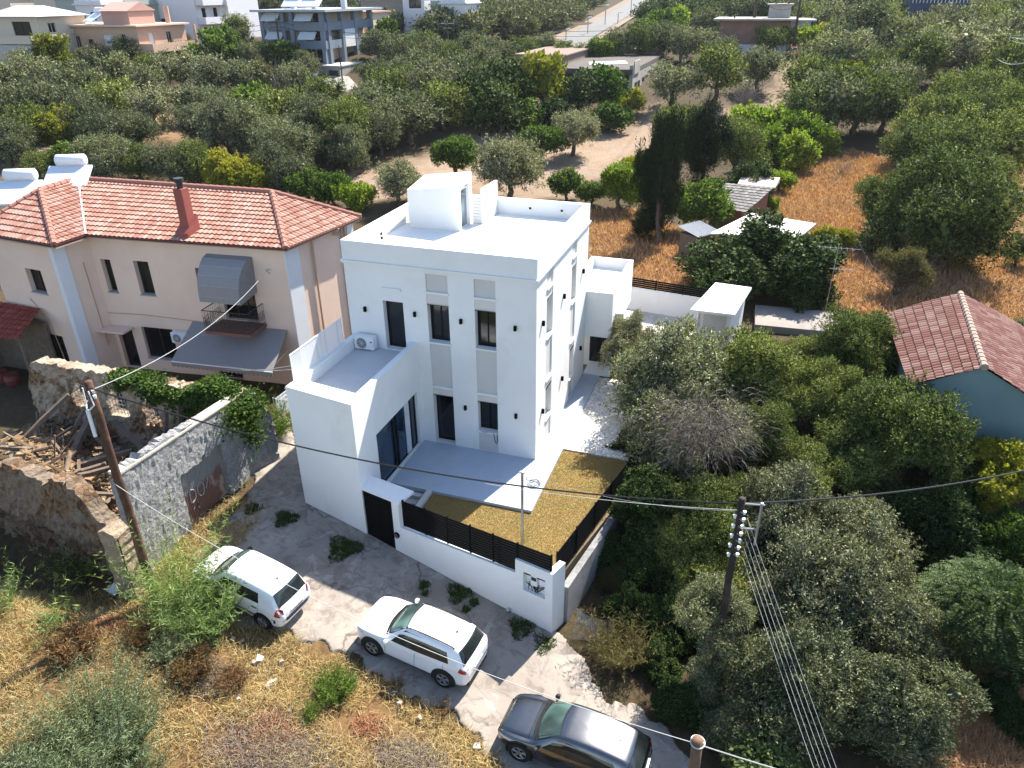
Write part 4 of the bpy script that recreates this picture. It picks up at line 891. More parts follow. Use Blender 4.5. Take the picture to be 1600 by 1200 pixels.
# fallen timbers
BM = [(215, 620, 195, 680, .7, 1.5, 'grey timber propped upright against the pale rear wall of the ruin, left end'), (165, 675, 215, 618, 0.1, .0, None)]
beams = [((-18.9, -6.2, .6), (-17.6, -4.4, 2.2), .075, 'long grey timber leaning against the rear wall of the ruin, near its pale plaster'),
         ((-17.6, -5.0, .4), (-16.9, -4.1, 1.9), .06, 'short dark timber leaning beside the first barred window of the ruin'),
         ((-16.6, -6.0, .3), (-16.9, -4.0, 1.5), .085, 'upright dark timber standing below the barred windows of the ruin'),
         ((-17.6, -4.3, .9), (-15.8, -5.0, .5), .05, 'thin timber lying below the first barred window of the ruin'),
         ((-15.9, -4.2, 1.2), (-13.4, -5.2, .7), .07, 'long grey roof timber lying along the rear wall of the ruin'),
         ((-16.2, -6.6, .4), (-14.2, -5.2, .8), .08, 'thick dark beam in the middle of the rubble behind the utility pole'),
         ((-15.7, -7.0, .6), (-14.6, -6.1, .7), .06, 'first of two parallel timbers in the rubble behind the utility pole'),
         ((-15.3, -7.3, .7), (-14.0, -6.2, .8), .06, 'second of two parallel timbers in the rubble behind the utility pole'),
         ((-13.6, -6.4, .3), (-13.0, -5.0, 1.6), .065, 'timber leaning up at the right end of the rubble'),
         ((-12.2, -6.6, .8), (-11.6, -5.6, 1.9), .035, 'pale bent branch sticking out of the rubble near the street wall'),
         ((-18.3, -7.1, 1.3), (-17.5, -6.5, 1.0), .06, 'broken plank end on top of the rubble heap'),
         ((-20.0, -7.0, 1.0), (-18.6, -7.6, 1.2), .07, 'pale timber lying on the rubble at the left picture edge'),
         ((-12.9, -4.2, .2), (-12.8, -3.9, 2.3), .09, 'dark door post standing in the right opening of the rear wall'),
         ((-13.7, -4.3, .2), (-13.4, -3.95, 1.9), .07, 'weathered post leaning beside the door post in the ruin'),
         ((-17.0, -7.2, 1.0), (-16.0, -6.2, .5), .045, 'thin splintered lath on the rubble slope'),
         ((-14.5, -8.0, .9), (-13.0, -7.4, .6), .05, 'plank lying behind the broken top of the near wall')]
for a, b_, r, lab in beams:
    r *= 1.35; mb = MB(); a, b_ = np.array(a), np.array(b_); mid = (a+b_)/2+g.normal(0, .04, 3); d = b_-a; d /= np.linalg.norm(d); s_ = np.cross(d, (0, 0, 1)); s_ /= np.linalg.norm(s_); t_ = np.cross(s_, d)
    vs = []
    for p, k in ((a, 1), (mid, 1.05), (b_, .85)):
        for i, j in ((1, .7), (-1, .7), (-1, -.7), (1, -.7)): vs.append(p+(s_*i+t_*j)*r*k*(1+g.normal(0, .08)))
    mb.add(vs, [(3, 2, 1, 0), (8, 9, 10, 11)]+[(4*l+i, 4*l+(i+1) % 4, 4*l+4+(i+1) % 4, 4*l+4+i) for l in (0, 1) for i in range(4)])
    tag(mb.build('timber_beam', mat('grey_timber', (.15, .115, .09), .95, .3, 7, .5, 40)), lab, 'beam', 'fallen timbers in the ruin')
gd = np.random.default_rng(17); mb = MB()
for k in range(190):
    c_ = np.array([gd.uniform(-19.5, -10.9), gd.uniform(-8.2, -3.9)]); z_ = float(mound(c_[0], c_[1])); d = gd.normal(size=3)*[1, 1, .35]; d /= np.linalg.norm(d); d[2] = abs(d[2]); L_ = gd.uniform(.3, 1.3)
    s_ = np.cross(d, gd.normal(size=3)); s_ /= np.linalg.norm(s_); t_ = np.cross(s_, d); r_ = gd.uniform(.015, .05); a0_ = np.array([c_[0], c_[1], z_+.03]); e0_ = a0_+d*L_
    vs = [p_+(s_*i*1.6+t_*j*.7)*r_ for p_ in (a0_, e0_) for i, j in ((1, 1), (-1, 1), (-1, -1), (1, -1))]
    mb.add(vs, [(3, 2, 1, 0), (4, 5, 6, 7)]+[(i, (i+1) % 4, (i+1) % 4+4, i+4) for i in range(4)])
tag(mb.build('splintered_wood', mat('splinter_wood', (.17, .12, .085), .95, .4, 3)), 'splintered laths and broken boards strewn over the rubble in the ruin', 'wood debris', kind='stuff')
mb = MB(); p = ground(186, 918, .05)[0]; mb.add([p+[-.3, -.25, 0], p+[.15, -.35, 0], p+[.35, .3, .35], p+[-.05, .4, .35]]+[p+[-.3, -.25, -.02], p+[.15, -.35, -.02], p+[.35, .3, .33], p+[-.05, .4, .33]], [(0, 1, 2, 3), (7, 6, 5, 4), (0, 4, 5, 1), (1, 5, 6, 2), (2, 6, 7, 3), (3, 7, 4, 0)])
tag(mb.build('white_board', mat('board_white', (.7, .72, .75), .6)), 'white board leaning in the shadow at the foot of the broken pillar', 'board')

# ------------------------------------------------------------------ teal house right, sheds
TH = thing('teal_house', (15, 8, 0), 'low house with a worn red tiled gable roof and a teal end wall', 'house')
worn = tile_mat('worn_tiles', (.13, .048, .038), (.18, .085, .068), (.24, .15, .125))
a0, a1, r0, r1 = (12.9, 4.5, 3.0), (12.75, 11.6, 3.0), (15.0, 4.35, 4.15), (15.5, 11.9, 4.2)
b0, b1 = (18.2, 3.7, 2.6), (19.0, 11.9, 2.6)
tile_roof(TH, a1, a0, r0, r1, worn, .22, .34, .06, .04); tile_roof(TH, b0, b1, r1, r0, worn, .22, .34, .06, .04)
ridge_tiles(TH, np.array(r0)+[0, 0, .03], np.array(r1)+[0, 0, .03], mat('pale_ridge', (.30, .22, .18), .9, .2, 5), .12, .33)
mb = MB(); mb.add([(13.15, 4.75, -1.5), (17.9, 4.1, -1.5), (17.9, 4.1, 2.66), (15.02, 4.55, 4.08), (13.15, 4.75, 3.0)], [(0, 1, 2, 3, 4)])
mb.quad((13.15, 11.4, -1.5), (13.15, 4.75, -1.5), (13.15, 4.75, 3.0), (13.15, 11.4, 3.0)); mb.add([(13.15, 11.4, -1.5), (18.6, 11.6, -1.5), (18.6, 11.6, 2.7), (15.45, 11.5, 4.1), (13.15, 11.4, 3.0)], [(0, 1, 2, 3, 4)]); mb.quad((17.9, 4.1, -1.5), (18.6, 11.6, -1.5), (18.6, 11.6, 2.7), (17.9, 4.1, 2.66))
mb.build('wall', mat('teal_render', (.15, .225, .235), .9, .1, .7, .1, 30, stain=(.11, .17, .18), stain_amt=.5), TH)
grey_t = tile_mat('grey_tiles', (.10, .10, .10), (.15, .148, .145), (.21, .20, .19))
S1 = thing('tiled_shed', (5.3, 35.5, 0), 'small shed with a grey tiled roof beside the dry field', 'shed')
tile_roof(S1, (3.3, 33.2, 1.75), (5.8, 32.2, 1.75), (7.6, 38.2, 2.35), (3.9, 38.6, 2.35), grey_t, .35, .55, .05, .05)
mb = MB(); mb.prism([(3.7, 33.7), (5.6, 32.9), (7.2, 37.9), (4.2, 38.2)], -.2, [1.7, 1.7, 2.2, 2.2]); mb.build('wall', mat('reddish_block', (.25, .13, .10), .9, .2, 2), S1)
mb = MB(); mb.box((5.9, 33.6, -.2), (6.25, 34.2, 1.5)); mb.build('doorway', black, S1)
mb = MB(); mb.prism([(4.8, 38.4), (7.6, 38.0), (7.9, 40.2), (5.0, 40.6)], 2.3, [2.4, 2.4, 2.7, 2.7]); mb.build('rear_roof', mat('pale_pink_sheet', (.5, .38, .33), .8, .15, 2), S1)
S2 = thing('white_shed', (7.6, 28.8, 0), 'flat shed with a bright white sheet roof behind the dark green tree', 'shed')
mb = MB(); q = [(3.9, 26.2), (9.3, 26.6), (10.5, 30.6), (6.2, 32.1)]; mb.prism(q, 1.72, 1.82); mb.build('roof', mat('white_sheet', (.72, .71, .70), .6, .06, .8), S2)
mb = MB(); mb.prism([(4.3, 26.6), (9.0, 26.9), (10.1, 30.4), (6.3, 31.6)], -.2, 1.715); mb.build('wall', mat('pink_block', (.38, .22, .18), .9, .2, 2), S2)
S3 = thing('lean_shed', (3, 27.5, 0), 'small plank shed with a corrugated grey roof under the cypress', 'shed')
mb = MB(); A_, B_, D_ = np.array((1.7, 26.9, 1.9)), np.array((3.4, 25.8, 1.55)), np.array((3.1, 28.8, 1.9))
n = 60
for i in range(n):
    f0, f1 = i/n, (i+1)/n; h0, h1 = .04*math.sin(i*1.05), .04*math.sin((i+1)*1.05); O_ = np.array((1.7, 26.9, 1.9)); Q0 = np.array((4.3, 28.2, 1.9)); Z0 = np.array((0, 0, 1.))
    lo0, lo1 = A_+(np.array((3.0, 28.6, 1.95))-A_)*f0, A_+(np.array((3.0, 28.6, 1.95))-A_)*f1; sh_ = np.array((1.5, -1.0, -.35)); mb.quad(lo0+Z0*h0, lo0+sh_+Z0*h0, lo1+sh_+Z0*h1, lo1+Z0*h1)
mb.build('roof', mat('corrugated_grey', (.42, .43, .44), .5, .15, 3), S3)
mb = MB(); mb.prism([(1.9, 26.9), (3.1, 26.0), (4.2, 27.6), (3.0, 28.5)], -.2, 1.5); mb.build('wall', wood_old, S3)
SL = MB(); SL.prism([(7.3, 18.3), (11.8, 18.5), (11.3, 15.6), (7.4, 15.4)], -.6, .25)
tag(SL.build('concrete_slab', mat('cracked_slab', (.24, .215, .195), .9, .2, 1.5, .4, 14, stain=(.25, .2, .17))), 'low cracked concrete roof slab behind the white garden shed', 'slab')
# antenna mast
AN = thing('antenna_mast', (10.9, 17.8, 0), 'thin television antenna mast rising in front of the dry field', 'antenna')
mb = MB(); mb.tube([(10.9, 17.8, 0), (10.9, 17.8, 4.2)], .015, 6); mb.build('mast', metal_g, AN)
mb = MB(); mb.tube([(9.9, 17.8, 4.0), (12.0, 17.9, 4.0)], .01, 5)
for x_ in np.linspace(10.0, 11.6, 7): mb.tube([(x_, 17.5, 4.0), (x_, 18.1, 4.0)], .008, 4)
mb.build('aerial', metal_g, AN); mb = MB(); mb.tube([(10.7, 17.8, 2.9), (11.9, 17.9, 2.9)], .012, 5)
for x_ in np.linspace(10.9, 11.9, 9): mb.tube([(x_, 17.6, 2.9), (x_, 18.1, 2.9)], .007, 4)
mb.build('aerial', metal_g, AN)

# ------------------------------------------------------------------ utility poles and wires
def pole(name, base_, top, r0, r1, label, m=wood_pole, group=None):
    r = thing(name, base_, label, 'utility pole', group)
    mb = MB(); b_, t_ = np.array(base_, float), np.array(top, float); n = 8
    mb.tube([b_+(t_-b_)*k/n+np.array([.012*math.sin(k*2.1), .012*math.cos(k*1.7), 0]) for k in range(n+1)], [r0+(r1-r0)*k/n for k in range(n+1)], 12); mb.build('pole_shaft', m, r, smooth=True); return r
pz = 7.1; P1 = pole('utility_pole', (-8.95, -10.25, -.9), (-8.95, -10.25, pz), .14, .10, 'tall reddish wooden utility pole standing in front of the ruin')
def insul(parent, c, n=4, dz=.16, dx=.14, big=False):
    mb = MB()
    for k in range(n): mb.tube([(c[0]+dx, c[1]-.05, c[2]-dz*k), (c[0]+dx, c[1]-.05, c[2]-dz*k-.09)], [.07 if big else .045, .05 if big else .03], 8)
    build_each(mb, 'insulator', metal_w, parent); mb = MB()
    for k in range(n): mb.tube([(c[0], c[1], c[2]-dz*k-.08), (c[0]+dx, c[1]-.05, c[2]-dz*k-.08)], .012, 5)
    build_each(mb, 'bracket', metal_g, parent)
insul(P1, (-8.95, -10.25, 6.9), 2)
mb = MB(); mb.tube([(-9.15, -10.3, 6.9), (-9.2, -10.3, 6.4), (-9.0, -10.5, 6.3), (-8.8, -10.4, 6.5), (-8.85, -10.4, 6.9)], .02, 5); mb.tube([(-9.09, -10.4, 6.3), (-9.1, -10.4, 5.5)], .05, 8); mb.build('cable_joint', metal_w, P1)
P2b = (7.42, -7.2, -1.9); P2t = (7.42, -7.2, 5.0)
P2 = pole('utility_pole', P2b, P2t, .105, .085, 'utility pole with stacked white insulators rising out of the big olive tree', mat('dark_pole', (.03, .022, .02), .8, .3, 3, .5, 25, stain=(.10, .06, .045)))
insul(P2, (7.42, -7.3, 4.75), 7, .22, .09)
insul(P2, (7.32, -7.32, 4.6), 5, .3, -.02)
mb = MB(); mb.tube([(7.42, -7.2, 4.85), (7.95, -7.1, 4.85)], .03, 6); mb.tube([(7.42, -7.2, 4.1), (7.9, -7.1, 4.1)], .03, 6); mb.tube([(7.88, -7.1, 4.9), (7.88, -7.1, 3.6)], .035, 6); mb.build('cross_arm', metal_g, P2)
P3t = at_depth(1091, 1156, 13.6); P3 = pole('utility_pole', (P3t[0], P3t[1], -2.1), tuple(P3t), .115, .10, 'wooden pole top with a pale cable tied round it at the bottom edge', mat('pale_pole_wood', (.17, .10, .065), .9, .3, 6, .5, 30))
def wire(name, a, b_, sag, r, m, label, n=26, group=None):
    a, b_ = np.array(a, float), np.array(b_, float); mb = MB()
    mb.tube([a+(b_-a)*t-np.array([0, 0, sag*4*t*(1-t)]) for t in np.linspace(0, 1, n)], r, 5); return tag(mb.build(name, m), label, 'cable', group)
p1t, p2t = np.array([-8.95, -10.3, 6.95]), np.array([7.42, -7.2, 4.85])
wire('overhead_cable', p1t, p2t, .75, .022, cable_m, 'thick black overhead cable crossing in front of the white house between two poles')
wire('overhead_cable', p2t-[0, 0, .2], p1t+(p2t-p1t)*.62-[0, 0, .78], .12, .006, cable_w, 'thin pale wire spliced to the black cable left of the insulator pole')
e2 = at_depth(1680, 716, 24.5)
wire('overhead_cable', p2t, e2, .35, .026, cable_m, 'black overhead cable running right from the insulator pole over the trees')
wire('overhead_cable', p1t-[0, 0, .1], tuple(PA+U1*8.95+N1*.25+[0, 0, 5.35]), .55, .009, cable_w, 'pale service wire from the tall pole up to the peach house wall')
mb = MB(); q0 = PA+U1*8.95; mb.tube([q0+[0, 0, 5.35], q0+N1*.3+[0, 0, 5.4]], .02, 5); mb.tube([q0+[0, 0, 5.15], q0+N1*.3+[0, 0, 5.4]], .015, 5); mb.build('wire_bracket', metal_g, PH)
wire('overhead_cable', tuple(P3t-[0, 0, .12]), (-9.0, -10.4, 4.0), .9, .008, cable_w, 'long pale wire hanging low over the parked cars')
wire('overhead_cable', tuple(P3t-[0, 0, .12]), at_depth(1260, 1215, 13.0), .02, .012, cable_w, 'short pale wire leaving the bottom pole to the right')
mb = MB(); mb.tube([P3t+[.125*math.cos(a), .125*math.sin(a), -.14+.012*a] for a in np.linspace(0, 9.4, 30)], .016, 5); mb.build('cable_tie', cable_w, P3)
for k in range(5):
    a = np.array([7.58+.02*k, -7.3, 4.55-.32*k]); wire('overhead_cable', a, at_depth(1318-k*9, 1230, 15.5-.1*k), .05, .0045, cable_w, 'thin wire from the insulator pole to the bottom edge, %s from left of five' % ['first', 'second', 'third', 'fourth', 'fifth'][k], group='parallel wires at the insulator pole')
wire('overhead_cable', (7.3, -7.2, 4.6), (1.08, -4.96, 2.9), .3, .0035, cable_w, 'thin pale wire from the insulator pole to the steel pole on the lawn')
for k in range(2): wire('overhead_cable', (-7.35, -3.8+.5*k, 4.6), tuple(PA+U1*7.2+N1*1.9+[0, 0, 1.45-.2*k]), .15, .014, cable_w, ('pale wire from the white balcony screen down to the grey awning, upper one', 'pale wire from the white balcony screen down to the grey awning, lower one')[k], group='wires behind the annex')
# ------------------------------------------------------------------ cars
def paint(name, col, metal=0.0, rough=.25):
    m, nt, b, P, g = base(name)
    b.inputs['Base Color'].default_value = (*col, 1); b.inputs['Metallic'].default_value = metal; b.inputs['Roughness'].default_value = rough
    nt.links.new(mixc(nt, ramp(nt, noise(nt, 1.5, 6, .7, P), [(.45, 0), (.7, .12)]), col, (.35, .31, .27)), b.inputs['Base Color'])
    b.inputs['Coat Weight'].default_value = .7; b.inputs['Coat Roughness'].default_value = .05; return m
def cr(xs, ys, q):
    """smooth interpolation through knots"""
    xs = np.array(xs, float); ys = np.array(ys, float); m = np.gradient(ys, xs, axis=0)
    # monotone limit
    d = np.diff(ys)/np.diff(xs)
    for i in range(1, len(xs)-1): m[i] = 0 if d[i-1]*d[i] <= 0 else 2*d[i-1]*d[i]/(d[i-1]+d[i])
    m[0], m[-1] = d[0], d[-1]
    q = np.clip(q, xs[0], xs[-1]); i = np.clip(np.searchsorted(xs, q)-1, 0, len(xs)-2); h = xs[i+1]-xs[i]; t = (q-xs[i])/h
    return (2*t**3-3*t**2+1)*ys[i]+(t**3-2*t**2+t)*h*m[i]+(-2*t**3+3*t**2)*ys[i+1]+(t**3-t**2)*h*m[i+1]
carglass = glass('car_glass', (.012, .015, .016), .04)
screenglass = glass('windscreen_glass', (.05, .085, .075), .05)
trim = mat('black_plastic', (.015, .015, .016), .6, .1)
redl = mat('red_lamp', (.35, .012, .01), .2, .1, coat=.8); clearl = mat('clear_lamp', (.55, .56, .58), .12, .1, coat=1)
def car(name, loc, head, label, S, pm, slope=0.0):
    L, W, Hh = S['L'], S['W']/2, S['H']
    r = thing(name, loc, label, 'car'); r.rotation_euler = (0, slope, head)
    X = lambda f: L*(.5-f)            # f: 0 front, 1 rear
    top = S['top']; fs, zs = zip(*top)
    wf = lambda f: W*cr([0, .02, .07, .18, .5, .85, .95, .985, 1], S.get('plan', [.66, .80, .91, .985, 1, .98, .93, .86, .74]), f)
    zt = lambda f: cr(fs, [z*Hh for z in zs], f)
    belt = lambda f: cr([0, .3, .6, 1], [v*Hh for v in S['belt']], f)
    zb = lambda f: cr([0, .02, .1, .9, .98, 1], [.30, .22, .19, .19, .24, .34], f)
    wr = S['roofw']
    def sec(f):
        w_, t_, bl, b0 = float(wf(f)), float(zt(f)), float(belt(f)), float(zb(f))
        bl2 = min(bl, t_-.05*Hh/1.5); cab = float(sstep((t_-bl)/(.30*Hh)))
        yr = w_*(.80*(1-cab)+wr*cab)
        k = [(.78*w_, b0), (.955*w_, b0+.07), (.995*w_, b0+.22), (w_, (b0+bl2)*.55), (.985*w_, bl2-.06), (.955*w_, bl2)]
        k += [((.955*w_+yr)/2+.015*cab, (bl2+t_-.055)/2+.01), (yr, t_-.05-.01*cab), (yr*.88, t_-.016), (yr*.5, t_-.001), (0, t_+.006)]
        k = np.array(k); s_ = np.r_[0, np.cumsum(np.hypot(*np.diff(k, axis=0).T)+1e-4)]
        q = np.linspace(0, s_[-1], 34)
        return np.c_[np.interp(q, s_, k[:, 0])*.5+cr(s_, k[:, 0], q)*.5, cr(s_, k[:, 1], q)], k
    F_ = np.r_[0, .004, .01, .018, .028, np.linspace(.04, .96, 74), .97, .978, .986, .993, .997, 1.0]
    secs = [sec(f) for f in F_]; n = 34; V = []
    for f, (p, _) in zip(F_, secs):
        for y, z in p: V.append((X(f), y, z))
        for y, z in p[-2::-1]: V.append((X(f), -y, z))
    m_ = 2*n-1; V = np.array(V); idx = np.arange(len(F_)*m_).reshape(len(F_), m_)
    Fc = np.stack([idx[:-1, :-1], idx[1:, :-1], idx[1:, 1:], idx[:-1, 1:]], -1).reshape(-1, 4)
    # close the ends and the floor
    me = bpy.data.meshes.new('body'); cf = [tuple(idx[0]), tuple(idx[-1][::-1])]+[(idx[i, 0], idx[i, -1], idx[i+1, -1], idx[i+1, 0]) for i in range(len(F_)-1)]
    me.from_pydata(V.tolist(), [], [tuple(int(a) for a in q) for q in Fc]+[tuple(int(a) for a in q) for q in cf]); me.materials.append(pm); me.update()
    me.polygons.foreach_set('use_smooth', [True]*len(Fc)+[False]*len(cf)); link('body', me, r)
    def ys(f, z):
        k = sec(f)[1][:8]; return float(np.interp(z, k[:, 1], k[:, 0]))
    def ztop(f, y):
        k = sec(f)[1][5:]; return float(np.interp(-abs(y), -k[:, 0], k[:, 1]))
    def side(pts, m, nm, sgn, off=.006, par=r, n_=9):
        """pts: 4 corners (f,z) -> patch on the flank"""
        mb = MB(); P4 = [np.array(p, float) for p in pts]
        for i in range(n_):
            for j in range(n_): 
                a, b_ = i/(n_-1), j/(n_-1); q = P4[0]*(1-a)*(1-b_)+P4[1]*a*(1-b_)+P4[2]*a*b_+P4[3]*(1-a)*b_
                mb.v.append((X(q[0]), sgn*(ys(q[0], q[1])+off), q[1]))
        for i in range(n_-1):
            for j in range(n_-1): mb.f.append((i*n_+j, i*n_+j+1, (i+1)*n_+j+1, (i+1)*n_+j))
        return mb.build(nm, m, par, True, True)
    def toppatch(f0, f1, w0, w1, m, nm, off=.008, bow=0.0, n_=15, par=r):
        mb = MB()
        for i in range(n_):
            a = i/(n_-1)
            for j in range(n_):
                b_ = j/(n_-1)*2-1; f = f0+(f1-f0)*a+bow*(b_*b_)*(1-a*.4); y = (w0+(w1-w0)*a)*b_
                mb.v.append((X(f)+(.004 if f0 < .5 else -.004), y, ztop(f, y)+off))
        for i in range(n_-1):
            for j in range(n_-1): mb.f.append((i*n_+j, i*n_+j+1, (i+1)*n_+j+1, (i+1)*n_+j))
        return mb.build(nm, m, par, True, True)
    f0, f1 = S['screen']
    toppatch(f0-.022, f0+.006, W*.80, W*.80, trim, 'scuttle', .006, .035)
    toppatch(f0, f1, W*.80, W*(wr-.05), trim, 'windscreen_surround', .006, .035)
    toppatch(f0+.012, f1-.008, W*.755, W*(wr-.10), screenglass, 'windscreen', .011, .034)
    g0, g1 = S['rear']; toppatch(g0, g1, W*(wr-.04), W*S.get('rearw', .74), carglass, 'rear_window', .010, -.012)
    for sgn in (-1, 1):
        for pts in S['side']: side([(f, z*Hh) for f, z in pts], carglass, 'side_window', sgn)
        side([(f, z*Hh) for f, z in S['head']], clearl, 'headlight', sgn, .008)
        tl = side([(f, z*Hh) for f, z in S['tail']], redl, 'tail_light', sgn, .008)
        for f in S['doors']:
            mb = MB(); pts = [(X(f+dz*.0), sgn*(ys(f, z)+.001), z) for dz, z in ((0, z_) for z_ in np.linspace(.28, float(belt(f))-.02, 8))]
            mb.tube(pts, .006, 4); mb.build('door_gap', trim, r, True)
            hz = float(belt(f))-.13; fh = f-.035; mb = MB(); yy = ys(fh, hz); mb.box((X(fh)-.09, sgn*(yy-.02), hz-.014), (X(fh)+.09, sgn*(yy+.022), hz+.014)); mb.build('door_handle', trim if S.get('dark_trim') else pm, r, True, bevel=.006)
        if S.get('dark_trim'): side([(.24, .42), (.74, .42), (.74, .47), (.24, .47)], trim, 'side_moulding', sgn, .012)
        if S.get('clad'): side([(.2, .21), (.8, .21), (.8, .30), (.2, .30)], trim, 'sill_cladding', sgn, .008)
        fm = S['screen'][0]+.045; zm = float(belt(fm))+.03; ym = ys(fm, zm-.03)
        mb = MB(); c = np.array([X(fm), sgn*(ym+.12), zm])
        for k, (dx, rr) in enumerate(((-.05, .055), (0, .085), (.06, .07), (.09, .02))): pass
        mb.tube([c+[-.05, 0, 0], c+[-.03, 0, 0], c+[.03, 0, 0], c+[.07, 0, 0]], [.07, .085, .075, .03], 12)
        mb.tube([c+[0, 0, -.03], (X(fm), sgn*(ym-.03), zm-.06)], .02, 6); mb.build('door_mirror', S.get('mirror', pm), r, True, True)
        if S.get('rails'):
            mb = MB(); a, b_ = S['rails']; yy = W*(wr-.06); pts = [(X(f), sgn*yy, ztop(f, yy)+.035) for f in np.linspace(a, b_, 12)]
            pts = [(pts[0][0]+.06, pts[0][1], pts[0][2]-.035)]+pts+[(pts[-1][0]-.06, pts[-1][1], pts[-1][2]-.035)]; mb.tube(pts, .018, 6); mb.build('roof_rail', trim, r, True, True)
        for f in S['axles']:
            R_ = S['R']; mb = MB(); n_ = 30; cx = X(f); y0_, y1_ = sgn*(W*.72), sgn*(W*1.0+.004)
            mb.add([(cx+(R_+.055)*math.cos(a), y0_, R_+.01+(R_+.055)*math.sin(a)) for a in np.linspace(-.35, math.pi+.35, n_)]+[(cx+(R_+.055)*math.cos(a), y1_, R_+.01+(R_+.055)*math.sin(a)) for a in np.linspace(-.35, math.pi+.35, n_)],
                   [tuple(range(n_)), tuple(range(n_, 2*n_))[::-1]]+[(i, i+1, i+1+n_, i+n_) for i in range(n_-1)])
            mb.build('wheel_arch', trim if S.get('clad') else mat('arch_dark', (.004, .004, .004), .9), r, True)
            wh = bpy.data.objects.new('wheel', None); C.objects.link(wh); wh.parent = r; wh.location = (cx, sgn*(W-.09), R_)
            mb = MB(); pr = [(R_*.62, -.1), (R_*.93, -.105), (R_, -.08), (R_, .08), (R_*.93, .112), (R_*.64, .108)]
            n_ = 32; 
            for (rr, yy) in pr:
                for a in np.linspace(0, 2*math.pi, n_, endpoint=False): mb.v.append((rr*math.cos(a), sgn*yy, rr*math.sin(a)))
            for i in range(len(pr)-1):
                for j in range(n_): mb.f.append((i*n_+j, i*n_+(j+1) % n_, (i+1)*n_+(j+1) % n_, (i+1)*n_+j))
            mb.build('tyre', rubber, wh, True, True)
            mb = MB(); mb.tube([(0, sgn*-.05, 0), (0, sgn*.06, 0)], R_*.64, 28); mb.build('rim_barrel', mat('rim_dark', (.02, .02, .022), .5), wh, True)
            mb = MB(); ns = S.get('spokes', 5)
            for k in range(ns):
                a = 2*math.pi*k/ns+.3
                for da in (-.16, .16): mb.tube([(R_*.12*math.cos(a), sgn*.085, R_*.12*math.sin(a)), (R_*.60*math.cos(a+da), sgn*.095, R_*.60*math.sin(a+da))], [.028, .018], 6)
            mb.tube([(R_*.61*math.cos(a), sgn*.095, R_*.61*math.sin(a)) for a in np.linspace(0, 2*math.pi, 25)], .014, 5); mb.tube([(0, sgn*.06, 0), (0, sgn*.10, 0)], R_*.14, 12); mb.build('rim', alloy, wh, True)
    # bonnet line, bumper, plates, lamps on the tail face
    mb = MB(); mb.tube([(X(f0-.03), y, ztop(f0-.03+.04*(y/W)**2, y)+.001) for y in np.linspace(-W*.78, W*.78, 13)], .006, 4)
    for sgn in (-1, 1): mb.tube([(X(f), sgn*W*.78*(.9+.1*f/.27), ztop(f, W*.72)+.001) for f in np.linspace(.05, f0-.04, 8)], .005, 4)
    mb.build('bonnet_gap', trim, r, True)
    xr = X(1.0)
    if S.get('rear_strip'):
        z0_, z1_ = S['rear_strip']; mb = MB(); 
        for i, yy in enumerate(np.linspace(-1, 1, 25)):
            f = 1.0-.055*abs(yy)**5; y = yy*(W*.97); x = X(f)-.02+.25*max(0, abs(yy)-.86)*2
            mb.v += [(x, y, z0_), (x, y, z1_), (x+.1, y, z1_+.0)]
            if i: k = 3*i; mb.f += [(k-3, k, k+1, k-2), (k-2, k+1, k+2, k-1)]
        mb.build('bumper_strip', trim, r, True, True)
    mb = MB(); zp = S['plate'][1]; fp = S['plate'][0]
    mb.box((X(fp)-.03, -.25, zp-.055), (X(fp)+.03, .25, zp+.055)); pl_ = mb.build('number_plate', mat('plate_white', (.62, .63, .62), .5, .03), r, True)
    if S.get('plate_text'):
        cu = bpy.data.curves.new('plate_text', 'FONT'); cu.body = S['plate_text']; cu.size = .105; cu.align_x = 'CENTER'; cu.align_y = 'CENTER'; cu.extrude = .001; cu.materials.append(black)
        t0 = bpy.data.objects.new('plate_characters', cu); me_t = bpy.data.meshes.new_from_object(t0); bpy.data.objects.remove(t0); t = link('plate_characters', me_t, pl_); t.location = (X(fp)-.032, 0, zp); t.rotation_euler = (math.radians(90), 0, math.radians(-90))
    if S.get('exhaust_dark'):
        mb = MB(); mb.box((xr-.005, -W*.7, .2), (xr+.1, W*.7, .36)); mb.build('diffuser', trim, r, True)
    if S.get('wiper', True):
        mb = MB()
        for y0_ in (-.1, .42): mb.tube([(X(f0-.008+.02*(y/W)**2), y, ztop(f0+.0, y)+.03) for y in np.linspace(y0_, y0_-.5, 6)], .009, 4)
        build_each(mb, 'wiper', trim, r, local=True)
    mb = MB(); fa = S.get('aerial', .8); mb.tube([(X(fa), 0, ztop(fa, 0)), (X(fa)-.07, 0, ztop(fa, 0)+.06)], [.03, .008], 6); mb.build('aerial', trim, r, True)
    # seats and dash seen through the windscreen are left to the glass tint
    return r
whitep = paint('white_car_paint', (.74, .75, .76)); silverp = paint('silver_car_paint', (.13, .132, .14), 1.0, .26)
SUV = dict(L=3.72, W=1.6, H=1.44, roofw=.70, screen=(.275, .435), rear=(.905, .965), belt=[.56, .61, .625, .65],
    top=[(0, .42), (.012, .50), (.04, .56), (.1, .60), (.2, .635), (.27, .66), (.34, .80), (.42, .945), (.5, .99), (.62, 1.0), (.78, .985), (.88, .95), (.93, .84), (.965, .70), (.985, .62), (.995, .52), (1, .42)],
    side=[[(.345, .63), (.562, .635), (.562, .935), (.445, .925)], [(.562, .635), (.84, .665), (.80, .915), (.562, .935)]],
    head=[(.012, .44), (.075, .46), (.10, .52), (.03, .50)], tail=[(.925, .56), (.985, .53), (.988, .60), (.935, .66)], doors=[.30, .56, .80],
    axles=(.185, .81), R=.325, rails=(.46, .84), clad=True, plate=(.996, .62), spokes=5, rearw=.80, exhaust_dark=True)
